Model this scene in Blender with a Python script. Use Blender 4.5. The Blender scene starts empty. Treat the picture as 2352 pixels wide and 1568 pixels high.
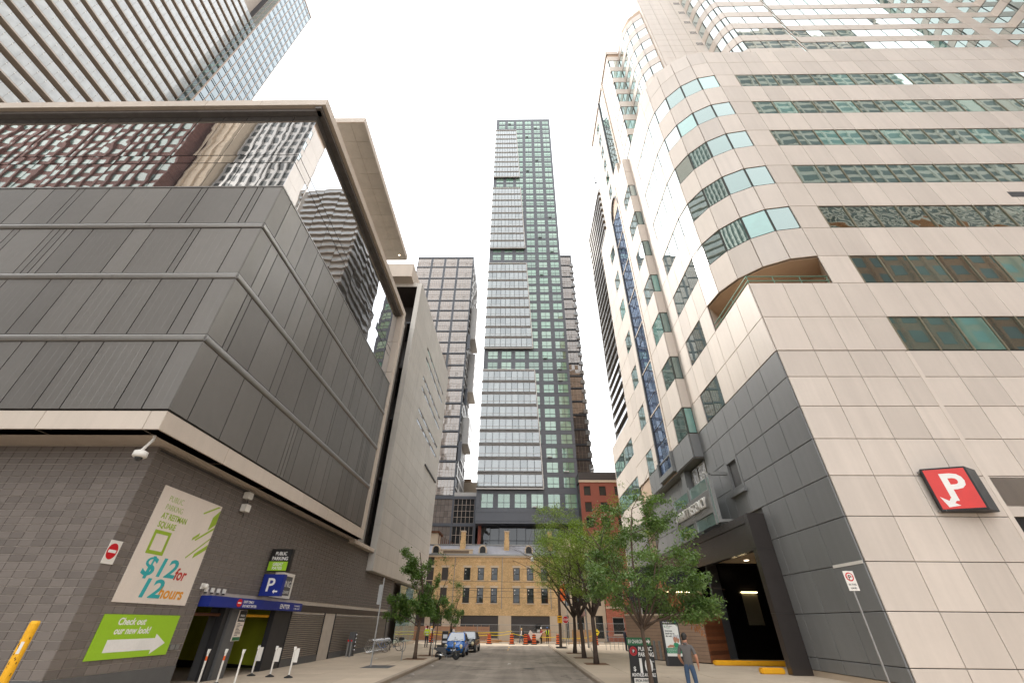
import bpy, bmesh, math, random
import numpy as np
from mathutils import Matrix, Vector
R = math.radians
random.seed(7)
S = bpy.context.scene
COL = S.collection

# ------------------------------------------------------------------ camera
CAM_LOC = Vector((0.0, 0.0, 2.15))
YAW, PITCH, ROLL = R(1.1), R(34.2), R(0.57)
FW = Vector((-math.sin(YAW) * math.cos(PITCH), math.cos(YAW) * math.cos(PITCH), math.sin(PITCH)))
R0 = Vector((math.cos(YAW), math.sin(YAW), 0))
U0 = R0.cross(FW)
RI = R0 * math.cos(ROLL) + U0 * math.sin(ROLL)
UP = -R0 * math.sin(ROLL) + U0 * math.cos(ROLL)
cam = bpy.data.cameras.new('camera')
cam.sensor_fit = 'HORIZONTAL'
cam.sensor_width = 36.0
cam.lens = 952.0 / 2352.0 * 36.0
cam.clip_start = 0.05
cam.clip_end = 3000
cam_ob = bpy.data.objects.new('camera', cam)
m3 = Matrix((RI, UP, -FW)).transposed()
cam_ob.matrix_world = Matrix.Translation(CAM_LOC) @ m3.to_4x4()
COL.objects.link(cam_ob)
S.camera = cam_ob

# ------------------------------------------------------------------ sky, sun, exposure
SUN_EL, SUN_ROT = R(36), R(-52)
w = bpy.data.worlds.new('World'); S.world = w; w.use_nodes = True
nt = w.node_tree; nt.nodes.clear()
sky = nt.nodes.new('ShaderNodeTexSky'); sky.sky_type = 'NISHITA'; sky.sun_disc = False
sky.sun_elevation = SUN_EL; sky.sun_rotation = SUN_ROT; sky.air_density = 2.0; sky.dust_density = 6.0; sky.ozone_density = 1.0
hs = nt.nodes.new('ShaderNodeHueSaturation'); hs.inputs['Saturation'].default_value = 0.10
mixs = nt.nodes.new('ShaderNodeMixRGB'); mixs.inputs[0].default_value = 0.80
mixs.inputs[2].default_value = (11.0, 11.15, 11.3, 1)
bg = nt.nodes.new('ShaderNodeBackground'); bg.inputs[1].default_value = 0.10
wo = nt.nodes.new('ShaderNodeOutputWorld')
nt.links.new(sky.outputs[0], hs.inputs['Color']); nt.links.new(hs.outputs[0], mixs.inputs[1])
nt.links.new(mixs.outputs[0], bg.inputs[0]); nt.links.new(bg.outputs[0], wo.inputs[0])
sun = bpy.data.lights.new('sun', 'SUN'); sun.energy = 0.85; sun.angle = R(12); sun.color = (1.0, 0.93, 0.84)
sun_ob = bpy.data.objects.new('sun', sun); COL.objects.link(sun_ob)
sd = Vector((math.sin(SUN_ROT) * math.cos(SUN_EL), math.cos(SUN_ROT) * math.cos(SUN_EL), math.sin(SUN_EL)))
sun_ob.rotation_euler = sd.to_track_quat('Z', 'Y').to_euler()
sun_ob.location = (0, 0, 200)
S.view_settings.view_transform = 'Standard'; S.view_settings.look = 'None'
S.view_settings.exposure = 1.38; S.view_settings.gamma = 1.0; S.view_settings.use_curve_mapping = False
S.render.engine = 'CYCLES'
S.cycles.max_bounces = 6; S.cycles.diffuse_bounces = 3; S.cycles.glossy_bounces = 4
S.cycles.transparent_max_bounces = 12; S.cycles.caustics_reflective = False; S.cycles.caustics_refractive = False

# ------------------------------------------------------------------ materials
def srgb(r, g, b):
    f = lambda c: (c / 255 / 12.92) if c / 255 <= 0.04045 else ((c / 255 + 0.055) / 1.055) ** 2.4
    return (f(r), f(g), f(b), 1)
class NT:
    def __init__(s, name):
        s.m = bpy.data.materials.new(name); s.m.use_nodes = True; s.t = s.m.node_tree; s.t.nodes.clear()
        s.out = s.t.nodes.new('ShaderNodeOutputMaterial')
    def n(s, typ, **kw):
        nd = s.t.nodes.new('ShaderNode' + typ)
        for k, v in kw.items(): setattr(nd, k, v)
        return nd
    def l(s, a, b): s.t.links.new(a, b)
    def noise(s, vec, scale, detail=4, rough=0.55):
        nd = s.n('TexNoise'); nd.inputs['Scale'].default_value = scale; nd.inputs['Detail'].default_value = detail
        nd.inputs['Roughness'].default_value = rough
        if vec is not None: s.l(vec, nd.inputs['Vector'])
        return nd.outputs['Fac']
    def ramp(s, fac, stops):
        nd = s.n('ValToRGB'); e = nd.color_ramp.elements
        while len(e) < len(stops): e.new(0.5)
        for i, (p, c) in enumerate(stops):
            e[i].position = p; e[i].color = c if isinstance(c, tuple) else (c, c, c, 1)
        s.l(fac, nd.inputs[0]); return nd.outputs[0]
    def math(s, op, a, b=None, c=None):
        nd = s.n('Math', operation=op)
        for i, v in enumerate((a, b, c)):
            if v is None: continue
            if isinstance(v, (int, float)): nd.inputs[i].default_value = v
            else: s.l(v, nd.inputs[i])
        return nd.outputs[0]
    def mix(s, fac, a, b, mode='MIX'):
        nd = s.n('MixRGB', blend_type=mode)
        for i, v in enumerate((fac, a, b)):
            if isinstance(v, (int, float)): nd.inputs[i].default_value = v if i == 0 else (v, v, v, 1)
            elif isinstance(v, tuple): nd.inputs[i].default_value = v
            else: s.l(v, nd.inputs[i])
        return nd.outputs[0]
    def mapping(s, vec, scale=(1, 1, 1), rot=(0, 0, 0)):
        nd = s.n('Mapping'); nd.inputs['Scale'].default_value = scale; nd.inputs['Rotation'].default_value = rot
        s.l(vec, nd.inputs['Vector']); return nd.outputs[0]
    def bump(s, h, strength, dist=0.02, normal=None):
        nd = s.n('Bump'); nd.inputs['Strength'].default_value = strength; nd.inputs['Distance'].default_value = dist
        s.l(h, nd.inputs['Height'])
        if normal is not None: s.l(normal, nd.inputs['Normal'])
        return nd.outputs[0]
    def bsdf(s, col, rough=0.6, metal=0.0, spec=0.5, normal=None):
        p = s.n('BsdfPrincipled')
        if isinstance(col, tuple): p.inputs['Base Color'].default_value = col
        else: s.l(col, p.inputs['Base Color'])
        if isinstance(rough, (int, float)): p.inputs['Roughness'].default_value = rough
        else: s.l(rough, p.inputs['Roughness'])
        p.inputs['Metallic'].default_value = metal; p.inputs['Specular IOR Level'].default_value = spec
        if normal is not None: s.l(normal, p.inputs['Normal'])
        return p
M = {}
def mat(name, col, rough=0.6, metal=0.0, spec=0.5, var=0.0, ns=(1.5, 0.15), fine=(25, 0.08), bump=None, streak=0.0):
    """painted / mineral surface: object-random value, broad and fine mottling in world space, optional streaks and relief"""
    t = NT(name); pos = t.n('NewGeometry').outputs['Position']
    f = t.math('MULTIPLY_ADD', t.noise(pos, ns[0], 5), ns[1] * 2, 1 - ns[1])
    f2 = t.math('MULTIPLY_ADD', t.noise(pos, fine[0], 3), fine[1] * 2, 1 - fine[1])
    f = t.math('MULTIPLY', f, f2)
    if var:
        r = t.n('ObjectInfo').outputs['Random']; f = t.math('MULTIPLY', f, t.math('MULTIPLY_ADD', r, var, 1 - var / 2))
    if streak:
        sv = t.noise(t.mapping(pos, (2.2, 2.2, 0.12)), 1.0, 5, 0.65)
        f = t.math('MULTIPLY', f, t.math('MULTIPLY_ADD', t.ramp(sv, [(0.35, 0.0), (0.75, 1.0)]), -streak, 1.0))
    col = col if len(col) == 4 else (*col, 1)
    c = t.mix(1.0, col, f, 'MULTIPLY')
    nrm = t.bump(t.noise(pos, bump[0], 4), bump[1], bump[2] if len(bump) > 2 else 0.02) if bump else None
    rr = t.math('MULTIPLY_ADD', t.noise(pos, 3.1, 4), 0.16, max(0.02, rough - 0.08))
    b = t.bsdf(c, rr, metal, spec, nrm); t.l(b.outputs[0], t.out.inputs[0]); M[name] = t.m; return t.m
def glass(name, tint, r0=0.12, tilt=0.012, wave=(1.2, 0.05), refl=(0.95, 0.97, 1.0, 1), rough=0.01, var=0.5, alt=None, altp=0.5, power=3.0, clear=None):
    """opaque glazing: a tinted room behind a Fresnel mirror with slightly tilted, slightly wavy panes"""
    t = NT(name); pos = t.n('NewGeometry').outputs['Position']; geo = t.n('NewGeometry')
    rnd = t.n('ObjectInfo').outputs['Random']
    wn = t.n('TexWhiteNoise', noise_dimensions='1D'); t.l(rnd, wn.inputs['W'])
    v1 = t.n('VectorMath', operation='SUBTRACT'); t.l(wn.outputs['Color'], v1.inputs[0]); v1.inputs[1].default_value = (0.5, 0.5, 0.5)
    v2 = t.n('VectorMath', operation='SCALE'); t.l(v1.outputs[0], v2.inputs[0]); v2.inputs['Scale'].default_value = tilt * 2
    v3 = t.n('VectorMath', operation='ADD'); t.l(geo.outputs['Normal'], v3.inputs[0]); t.l(v2.outputs[0], v3.inputs[1])
    v4 = t.n('VectorMath', operation='NORMALIZE'); t.l(v3.outputs[0], v4.inputs[0])
    nrm = t.bump(t.noise(pos, wave[0], 2, 0.4), 1.0, wave[1], v4.outputs[0])
    lw = t.n('LayerWeight'); lw.inputs['Blend'].default_value = 0.5; t.l(nrm, lw.inputs['Normal'])
    fac = t.math('MULTIPLY_ADD', t.math('POWER', lw.outputs['Facing'], power), 1 - r0, r0)
    col = tint if len(tint) == 4 else (*tint, 1)
    k = t.math('MULTIPLY_ADD', rnd, var, 1 - var / 2)
    c = t.mix(1.0, col, k, 'MULTIPLY')
    if alt:
        c = t.mix(t.math('GREATER_THAN', wn.outputs['Value'], 1 - altp), c, alt if len(alt) == 4 else (*alt, 1))
    c = t.mix(1.0, c, t.math('MULTIPLY_ADD', t.noise(pos, 0.8, 3), 0.7, 0.65), 'MULTIPLY')
    if clear:
        d = t.n('BsdfTransparent'); d.inputs[0].default_value = (*clear, 1); base = d.outputs[0]
    else:
        base = t.bsdf(c, 0.7, 0, 0.1).outputs[0]
    g = t.n('BsdfGlossy'); g.inputs['Color'].default_value = refl; g.inputs['Roughness'].default_value = rough; t.l(nrm, g.inputs['Normal'])
    ms = t.n('MixShader'); t.l(fac, ms.inputs[0]); t.l(base, ms.inputs[1]); t.l(g.outputs[0], ms.inputs[2])
    t.l(ms.outputs[0], t.out.inputs[0]); M[name] = t.m; return t.m
def emit(name, col, st):
    t = NT(name); e = t.n('Emission'); e.inputs[0].default_value = (*col, 1); e.inputs[1].default_value = st
    t.l(e.outputs[0], t.out.inputs[0]); M[name] = t.m; return t.m
def brick(name, c1, c2, mortar, bw=0.21, bh=0.07, plane='X'):
    t = NT(name); pos = t.n('NewGeometry').outputs['Position']
    sx = t.n('SeparateXYZ'); t.l(pos, sx.inputs[0]); cb = t.n('CombineXYZ')
    if plane == 'X': t.l(sx.outputs[0], cb.inputs[0])
    else: t.l(sx.outputs[1], cb.inputs[0])
    t.l(sx.outputs[2], cb.inputs[1])
    bt = t.n('TexBrick'); t.l(cb.outputs[0], bt.inputs['Vector'])
    bt.inputs['Color1'].default_value = c1; bt.inputs['Color2'].default_value = c2; bt.inputs['Mortar'].default_value = mortar
    bt.inputs['Scale'].default_value = 1.0; bt.inputs['Brick Width'].default_value = bw; bt.inputs['Row Height'].default_value = bh
    bt.inputs['Mortar Size'].default_value = 0.008; bt.inputs['Bias'].default_value = -0.1
    f = t.math('MULTIPLY_ADD', t.noise(pos, 0.9, 5), 0.7, 0.65)
    c = t.mix(1.0, bt.outputs['Color'], f, 'MULTIPLY')
    nz = t.noise(t.mapping(cb.outputs[0], (4.6, 14.0, 1)), 1.0, 2); c = t.mix(1.0, c, t.math('MULTIPLY_ADD', nz, 0.8, 0.6), 'MULTIPLY')
    nrm = t.bump(bt.outputs['Fac'], 0.5, -0.01)
    b = t.bsdf(c, 0.85, 0, 0.3, nrm); t.l(b.outputs[0], t.out.inputs[0]); M[name] = t.m
def leafmat(name, c, c2):
    t = NT(name); pos = t.n('NewGeometry').outputs['Position']
    f = t.noise(pos, 3.0, 3); col = t.mix(t.ramp(f, [(0.3, 0.0), (0.7, 1.0)]), c, c2)
    col = t.mix(1.0, col, t.math('MULTIPLY_ADD', t.noise(pos, 40, 2), 0.9, 0.55), 'MULTIPLY')
    p = t.bsdf(col, 0.45, 0, 0.45); tr = t.n('BsdfTranslucent'); t.l(t.mix(1.0, col, (1.2, 1.5, 0.5, 1), 'MULTIPLY'), tr.inputs[0])
    ms = t.n('MixShader'); ms.inputs[0].default_value = 0.28; t.l(p.outputs[0], ms.inputs[1]); t.l(tr.outputs[0], ms.inputs[2])
    t.l(ms.outputs[0], t.out.inputs[0]); M[name] = t.m

# ------------------------------------------------------------------ mesh helpers
class MB:
    def __init__(s): s.v = []; s.f = []; s.mi = []; s.cur = 0
    def add(s, vs, fs):
        o = len(s.v); s.v += [tuple(v) for v in vs]; s.f += [tuple(i + o for i in f) for f in fs]; s.mi += [s.cur] * len(fs); return s
    def box(s, x0, x1, y0, y1, z0, z1):
        return s.add([(x0, y0, z0), (x1, y0, z0), (x1, y1, z0), (x0, y1, z0), (x0, y0, z1), (x1, y0, z1), (x1, y1, z1), (x0, y1, z1)],
                     [(0, 3, 2, 1), (4, 5, 6, 7), (0, 1, 5, 4), (1, 2, 6, 5), (2, 3, 7, 6), (3, 0, 4, 7)])
    def bar(s, a, b, wd, ht, up=(0, 0, 1)):
        a = Vector(a); b = Vector(b); d = (b - a).normalized(); u = Vector(up)
        if abs(d.dot(u)) > 0.99: u = Vector((1, 0, 0))
        sd_ = d.cross(u).normalized(); u = sd_.cross(d); p = []
        for q in (a, b):
            for i, j in ((-1, -1), (1, -1), (1, 1), (-1, 1)): p.append(q + sd_ * (i * wd / 2) + u * (j * ht / 2))
        return s.add(p, [(0, 1, 2, 3), (7, 6, 5, 4), (0, 4, 5, 1), (1, 5, 6, 2), (2, 6, 7, 3), (3, 7, 4, 0)])
    def tube(s, pts, rad, n=8, caps=True):
        pts = [Vector(p) for p in pts]; rr = rad if isinstance(rad, (list, tuple)) else [rad] * len(pts)
        ref = Vector((0.31, 0.17, 0.93)); vs = []; 
        for i, p in enumerate(pts):
            d = (pts[min(i + 1, len(pts) - 1)] - pts[max(i - 1, 0)])
            d = d.normalized() if d.length > 1e-9 else Vector((0, 0, 1))
            a = d.cross(ref)
            if a.length < 1e-3: a = d.cross(Vector((1, 0, 0)))
            a.normalize(); b = d.cross(a)
            for k in range(n):
                t = 2 * math.pi * k / n; vs.append(p + (a * math.cos(t) + b * math.sin(t)) * rr[i])
        fs = []
        for i in range(len(pts) - 1):
            for k in range(n):
                fs.append((i * n + k, i * n + (k + 1) % n, (i + 1) * n + (k + 1) % n, (i + 1) * n + k))
        if caps: fs.append(tuple(range(n - 1, -1, -1))); fs.append(tuple((len(pts) - 1) * n + k for k in range(n)))
        return s.add(vs, fs)
    def lathe(s, prof, n=16, c=(0, 0, 0), axis='Z'):
        vs = []
        for r_, z in prof:
            for k in range(n):
                t = 2 * math.pi * k / n; x, y = r_ * math.cos(t), r_ * math.sin(t)
                v = (x, y, z) if axis == 'Z' else ((z, x, y) if axis == 'X' else (x, z, y))
                vs.append((v[0] + c[0], v[1] + c[1], v[2] + c[2]))
        fs = [(i * n + k, i * n + (k + 1) % n, (i + 1) * n + (k + 1) % n, (i + 1) * n + k) for i in range(len(prof) - 1) for k in range(n)]
        fs.append(tuple(range(n - 1, -1, -1))); fs.append(tuple((len(prof) - 1) * n + k for k in range(n)))
        return s.add(vs, fs)
    def prism(s, poly, z0, z1):
        n = len(poly); vs = [(x, y, z0) for x, y in poly] + [(x, y, z1) for x, y in poly]
        return s.add(vs, [tuple(range(n - 1, -1, -1)), tuple(range(n, 2 * n))] + [(i, (i + 1) % n, n + (i + 1) % n, n + i) for i in range(n)])
    def ext(s, poly, fn, t0, t1):
        """poly 2D extruded between t0 and t1; fn(a,b,t) -> xyz"""
        n = len(poly); vs = [fn(a, b, t0) for a, b in poly] + [fn(a, b, t1) for a, b in poly]
        return s.add(vs, [tuple(range(n - 1, -1, -1)), tuple(range(n, 2 * n))] + [(i, (i + 1) % n, n + (i + 1) % n, n + i) for i in range(n)])
    def sphere(s, c, r_, n=10, m=7, sc=(1, 1, 1)):
        prof = [(math.sin(math.pi * i / m) * r_, -math.cos(math.pi * i / m) * r_) for i in range(m + 1)]
        prof[0] = (r_ * 0.02, -r_); prof[-1] = (r_ * 0.02, r_)
        vs = []
        for rr, z in prof:
            for k in range(n):
                t = 2 * math.pi * k / n; vs.append((c[0] + rr * math.cos(t) * sc[0], c[1] + rr * math.sin(t) * sc[1], c[2] + z * sc[2]))
        fs = [(i * n + k, i * n + (k + 1) % n, (i + 1) * n + (k + 1) % n, (i + 1) * n + k) for i in range(m) for k in range(n)]
        fs.append(tuple(range(n - 1, -1, -1))); fs.append(tuple(m * n + k for k in range(n)))
        return s.add(vs, fs)
    def mesh(s, name, mats, smooth=False):
        me = bpy.data.meshes.new(name); me.from_pydata(s.v, [], s.f); 
        for m_ in (mats if isinstance(mats, (list, tuple)) else [mats]): me.materials.append(M[m_])
        if any(s.mi): me.polygons.foreach_set('material_index', s.mi)
        if smooth: me.polygons.foreach_set('use_smooth', [True] * len(s.f))
        bm = bmesh.new(); bm.from_mesh(me); bmesh.ops.recalc_face_normals(bm, faces=bm.faces); bm.to_mesh(me); bm.free()
        return me
    def build(s, name, mats, parent=None, smooth=False, bevel=0.0, world=False):
        me = s.mesh(name, mats, smooth)
        if bevel:
            bm = bmesh.new(); bm.from_mesh(me)
            es = [e for e in bm.edges if len(e.link_faces) == 2 and e.calc_face_angle(0) > 0.5]
            bmesh.ops.bevel(bm, geom=es, offset=bevel, segments=2, affect='EDGES', clamp_overlap=True); bm.to_mesh(me); bm.free()
        return put(name, me, parent, None, world)
WM = {}
def put(name, me, parent=None, mw=None, world=True):
    o = bpy.data.objects.new(name, me); COL.objects.link(o)
    if mw is not None: o.matrix_basis = mw
    mw = mw or Matrix.Identity(4)
    if parent is not None:
        o.parent = parent
        if world: o.matrix_parent_inverse = WM[parent.name].inverted(); WM[o.name] = mw.copy()
        else: WM[o.name] = WM[parent.name] @ mw
    else: WM[o.name] = mw.copy()
    return o
def tag(o, label=None, cat=None, group=None, kind=None):
    if label: o['label'] = label
    if cat: o['category'] = cat
    if group: o['group'] = group
    if kind: o['kind'] = kind
    return o
def thing(name, label, cat, loc=(0, 0, 0), rotz=0.0, group=None):
    o = bpy.data.objects.new(name, None); COL.objects.link(o); o.empty_display_size = 0.3
    o.location = loc; o.rotation_euler = (0, 0, rotz)
    WM[o.name] = Matrix.Translation(loc) @ Matrix.Rotation(rotz, 4, 'Z')
    return tag(o, label, cat, group)
def copy_tree(o, parent=None):
    c = o.copy(); COL.objects.link(c); c.parent = parent
    WM[c.name] = WM[o.name]
    for ch in [x for x in o.children]: copy_tree(ch, c)
    return c
def proj(p):
    d = Vector(p) - CAM_LOC; z = d.dot(FW)
    if z < 0.1: return None
    return (1176 + 952 * d.dot(RI) / z, 784 - 952 * d.dot(UP) / z)

# walls: a plan line A->B with its outward side on the right; pieces are laid on it in (u, v) with outward offset d
class Wall:
    def __init__(s, a, b):
        s.a = Vector((a[0], a[1], 0)); d = Vector((b[0] - a[0], b[1] - a[1], 0)); s.len = d.length
        s.th = math.atan2(d.y, d.x); s.d = d.normalized(); s.n = Vector((math.sin(s.th), -math.cos(s.th), 0))
    def p(s, u, v, d=0.0): return s.a + s.d * u + s.n * d + Vector((0, 0, v))
    def mw(s, u, v, d=0.0): return Matrix.Translation(s.p(u, v, d)) @ Matrix.Rotation(s.th, 4, 'Z')
CACHE = {}
def slab_mesh(w_, h_, t_, mat_, bev, nm, grooves=0.0):
    key = (round(w_, 3), round(h_, 3), round(t_, 3), mat_, round(bev, 3), grooves)
    if key in CACHE: return CACHE[key]
    w_, h_, t_ = key[0], key[1], key[2]
    mb = MB()
    if grooves:
        n = max(1, round(w_ / grooves)); g = 0.006; prof = [(bev, -t_)]
        for i in range(1, n):
            x = w_ * i / n; prof += [(x - g, -t_), (x, -t_ + 0.0018), (x + g, -t_)]
        prof += [(w_ - bev, -t_)]
        prof = [(0, 0), (0, -t_ + bev)] + prof + [(w_, -t_ + bev), (w_, 0)]
        k = len(prof); vs = [(x, y, 0) for x, y in prof] + [(x, y, h_) for x, y in prof]
        fs = [(i, i + 1, k + i + 1, k + i) for i in range(k - 1)] + [tuple(range(k - 1, -1, -1)), tuple(range(k, 2 * k))]
        mb.add(vs, fs)
    elif bev:
        b = bev
        mb.add([(0, 0, 0), (w_, 0, 0), (w_, 0, h_), (0, 0, h_), (0, -t_ + b, 0), (w_, -t_ + b, 0), (w_, -t_ + b, h_), (0, -t_ + b, h_),
                (b, -t_, b), (w_ - b, -t_, b), (w_ - b, -t_, h_ - b), (b, -t_, h_ - b)],
               [(0, 1, 5, 4), (1, 2, 6, 5), (2, 3, 7, 6), (3, 0, 4, 7), (4, 5, 9, 8), (5, 6, 10, 9), (6, 7, 11, 10), (7, 4, 8, 11), (8, 9, 10, 11)])
    else: mb.box(0, w_, -t_, 0, 0, h_)
    CACHE[key] = mb.mesh(nm, mat_); return CACHE[key]
TMP = bpy.data.scenes.new('scratch')
def baked(o):
    TMP.collection.objects.link(o); vl = TMP.view_layers[0]; vl.update(); dg = vl.depsgraph
    me = bpy.data.meshes.new_from_object(o.evaluated_get(dg)); bpy.data.objects.remove(o); return me
PIECES = {}
def piece(parent, name, mat_, wl, u0, u1, v0, v1, d=0.0, t=0.04, bev=0.012, grooves=0.0, gap=0.0):
    if u1 - u0 < 0.03 + 2 * gap or v1 - v0 < 0.03 + 2 * gap: return
    u0 += gap; u1 -= gap; v0 += gap; v1 -= gap
    me = slab_mesh(u1 - u0, v1 - v0, t, mat_, bev, name, grooves)
    mw = wl.mw(u0, v0, d)
    c = [proj(wl.p(u, v, d)) for u, v in ((u0, v0), (u1, v0), (u1, v1), (u0, v1))]
    ar = 0.0
    if all(c):
        ar = abs(sum(c[i][0] * c[(i + 1) % 4][1] - c[(i + 1) % 4][0] * c[i][1] for i in range(4))) / 2
        mx = sum(q[0] for q in c) / 4; my = sum(q[1] for q in c) / 4
        if not (-60 < mx < 2412 and -60 < my < 1628): ar *= 0.001
    PIECES.setdefault((parent.name, name), []).append((ar, me, mw, parent))
def flush(limit=295):
    for (pn, name), lst in PIECES.items():
        lst.sort(key=lambda q: -q[0])
        for ar, me, mw, par in lst[:limit]: put(name, me, par, mw, True)
        rest = lst[limit:]
        if rest:
            vs = []; fs = []; off = 0
            for ar, me, mw, par in rest:
                for v in me.vertices: vs.append(mw @ v.co)
                for p in me.polygons: fs.append(tuple(i + off for i in p.vertices))
                off += len(me.vertices)
            me2 = bpy.data.meshes.new(name + '_field'); me2.from_pydata([tuple(v) for v in vs], [], fs); me2.materials.append(rest[0][1].materials[0])
            o = put(name + '_field', me2, rest[0][3], None, True); o['kind'] = 'stuff'
    PIECES.clear()
def text(parent, s, mat_, wl, u, v, d, size, align='LEFT', shear=0.0, bold=0.0, fit=None, depth=0.004, name='lettering', sx=1.0):
    cu = bpy.data.curves.new('t', 'FONT'); cu.body = s; cu.size = size; cu.align_x = align; cu.shear = shear; cu.offset = bold
    cu.extrude = depth / 2; cu.resolution_u = 3
    o = bpy.data.objects.new('t', cu); me = baked(o); bpy.data.curves.remove(cu)
    xs = [q.co.x for q in me.vertices]
    if not xs: return
    wd = max(xs) - min(xs); k = sx
    if fit: k = fit / max(wd, 1e-6)
    for q in me.vertices: x, y, z = q.co; q.co = (x * k, -z - depth / 2, y)
    me.flip_normals() if False else None
    me.materials.clear(); me.materials.append(M[mat_]); me.name = name
    return put(name, me, parent, wl.mw(u, v, d), True)
def polyplate(parent, name, mat_, wl, pts, d, t=0.004):
    mb = MB(); mb.ext(pts, lambda a, b, q: tuple(wl.p(a, b, q)), d, d + t); return mb.build(name, mat_, parent, world=True)
def pbox(parent, name, mat_, wl, u0, u1, v0, v1, d0, d1, bevel=0.0):
    mb = MB(); ps = []
    for dd in (d0, d1):
        for u, v in ((u0, v0), (u1, v0), (u1, v1), (u0, v1)): ps.append(wl.p(u, v, dd))
    mb.add(ps, [(0, 1, 2, 3), (7, 6, 5, 4), (0, 4, 5, 1), (1, 5, 6, 2), (2, 6, 7, 3), (3, 7, 4, 0)])
    return mb.build(name, mat_, parent, bevel=bevel, world=True)
# ------------------------------------------------------------------ the materials
mat('block', srgb(114, 106, 100), 0.8, var=0.28, ns=(0.8, 0.12), fine=(60, 0.16), bump=(120, 0.35, 0.004))
mat('mortar', srgb(188, 178, 166), 0.9, ns=(2, 0.2))
mat('panel_front', srgb(120, 117, 113), 0.40, metal=0.6, var=0.26, ns=(0.25, 0.14), fine=(3, 0.05))
mat('panel_dark', srgb(38, 37, 36), 0.5, var=0.1)
mat('silver', srgb(144, 142, 139), 0.33, metal=0.8, ns=(0.4, 0.1))
mat('beige_metal', srgb(205, 192, 178), 0.5, metal=0.1, var=0.06, ns=(0.6, 0.08), streak=0.08)
mat('pale_panel', srgb(200, 195, 187), 0.45, metal=0.25, var=0.08, ns=(0.4, 0.12), streak=0.16)
mat('dark_brown', srgb(62, 56, 53), 0.5, ns=(1, 0.15))
mat('black', srgb(22, 21, 21), 0.5, ns=(1, 0.2))
mat('dark_metal', srgb(58, 58, 60), 0.45, metal=0.3)
mat('louver_metal', srgb(112, 106, 102), 0.5, metal=0.4, var=0.1, streak=0.2)
mat('grey_paint', srgb(92, 92, 92), 0.55, var=0.05, streak=0.1)
mat('lime', srgb(176, 184, 40), 0.6, streak=0.1)
mat('white', srgb(228, 224, 216), 0.5, ns=(1.5, 0.07))
mat('sign_white', srgb(228, 216, 204), 0.45, ns=(1.0, 0.05), streak=0.06)
mat('lime_sign', srgb(156, 200, 44), 0.45, ns=(1, 0.05))
mat('teal', srgb(52, 168, 172), 0.5); mat('sign_red', srgb(186, 52, 44), 0.5); mat('sign_orange', srgb(226, 152, 40), 0.5); mat('olive', srgb(150, 178, 46), 0.5)
mat('red', srgb(200, 24, 36), 0.4); mat('p_red', srgb(214, 44, 36), 0.35); mat('blue_sign', srgb(28, 46, 132), 0.35, ns=(0.8, 0.1)); mat('yellow_paint', srgb(240, 176, 20), 0.6, ns=(6, 0.12), fine=(40, 0.15), bump=(30, 0.4, 0.01))
mat('rust', srgb(90, 52, 26), 0.8); mat('ev_green', srgb(34, 104, 62), 0.5)
mat('pink_panel', srgb(212, 201, 190), 0.42, metal=0.0, spec=0.5, var=0.17, ns=(0.3, 0.10), fine=(6, 0.03), streak=0.09)
mat('pink_joint', srgb(190, 164, 140), 0.6)
mat('grey_panel', srgb(124, 125, 125), 0.38, var=0.09, ns=(0.5, 0.08), streak=0.12)
mat('grey_joint', srgb(86, 86, 86), 0.6)
mat('granite', srgb(58, 53, 51), 0.22, ns=(2, 0.1), fine=(180, 0.5))
mat('mull', srgb(128, 122, 102), 0.45, metal=0.4); mat('mull_green', srgb(96, 128, 110), 0.4, metal=0.3)
mat('tower_grey', srgb(92, 95, 101), 0.5, metal=0.15, var=0.1, ns=(0.3, 0.08)); mat('tower_dark', srgb(58, 60, 66), 0.5, metal=0.2, var=0.1)
mat('fin', srgb(188, 184, 179), 0.4, metal=0.1); mat('taupe', srgb(178, 160, 146), 0.5)
mat('slate', srgb(140, 140, 146), 0.7, fine=(9, 0.2), streak=0.15); mat('stone', srgb(205, 186, 162), 0.8, var=0.06, ns=(1, 0.1)); mat('stone_dark', srgb(120, 104, 88), 0.85, ns=(5, 0.4))
brick('yellow_brick', srgb(222, 186, 134), srgb(192, 152, 102), srgb(204, 182, 148)); brick('yellow_brick_side', srgb(190, 148, 96), srgb(160, 118, 74), srgb(170, 146, 112), plane='Y')
brick('red_brick', srgb(186, 92, 66), srgb(160, 74, 52), srgb(190, 160, 140)); brick('brown_brick', srgb(160, 106, 70), srgb(124, 74, 48), srgb(150, 120, 96)); brick('maroon_brick', srgb(118, 82, 74), srgb(96, 62, 56), srgb(120, 96, 88))
mat('red_wall', srgb(148, 84, 68), 0.8, ns=(1, 0.12), fine=(14, 0.1))
mat('wood', srgb(124, 74, 46), 0.5, var=0.75, ns=(2, 0.2), fine=(30, 0.15)); mat('wood_grey', srgb(150, 124, 104), 0.6, var=0.2, ns=(2, 0.2))
mat('plywood', srgb(196, 148, 96), 0.7, ns=(2, 0.1)); mat('hoarding', srgb(170, 124, 92), 0.7, var=0.1)
mat('bark', srgb(92, 76, 64), 0.9, ns=(6, 0.3), fine=(40, 0.3), bump=(30, 0.8, 0.02)); mat('bark_dark', srgb(72, 60, 52), 0.9, ns=(6, 0.3), fine=(40, 0.3), bump=(30, 0.8, 0.02))
leafmat('leaf_locust', srgb(104, 128, 46), srgb(156, 172, 74)); leafmat('leaf_elm', srgb(78, 104, 58), srgb(118, 140, 78)); leafmat('leaf_ginkgo', srgb(76, 106, 50), srgb(112, 136, 68))
mat('dead_leaf', srgb(168, 116, 78), 0.8); mat('flower', srgb(168, 84, 120), 0.7)
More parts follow.
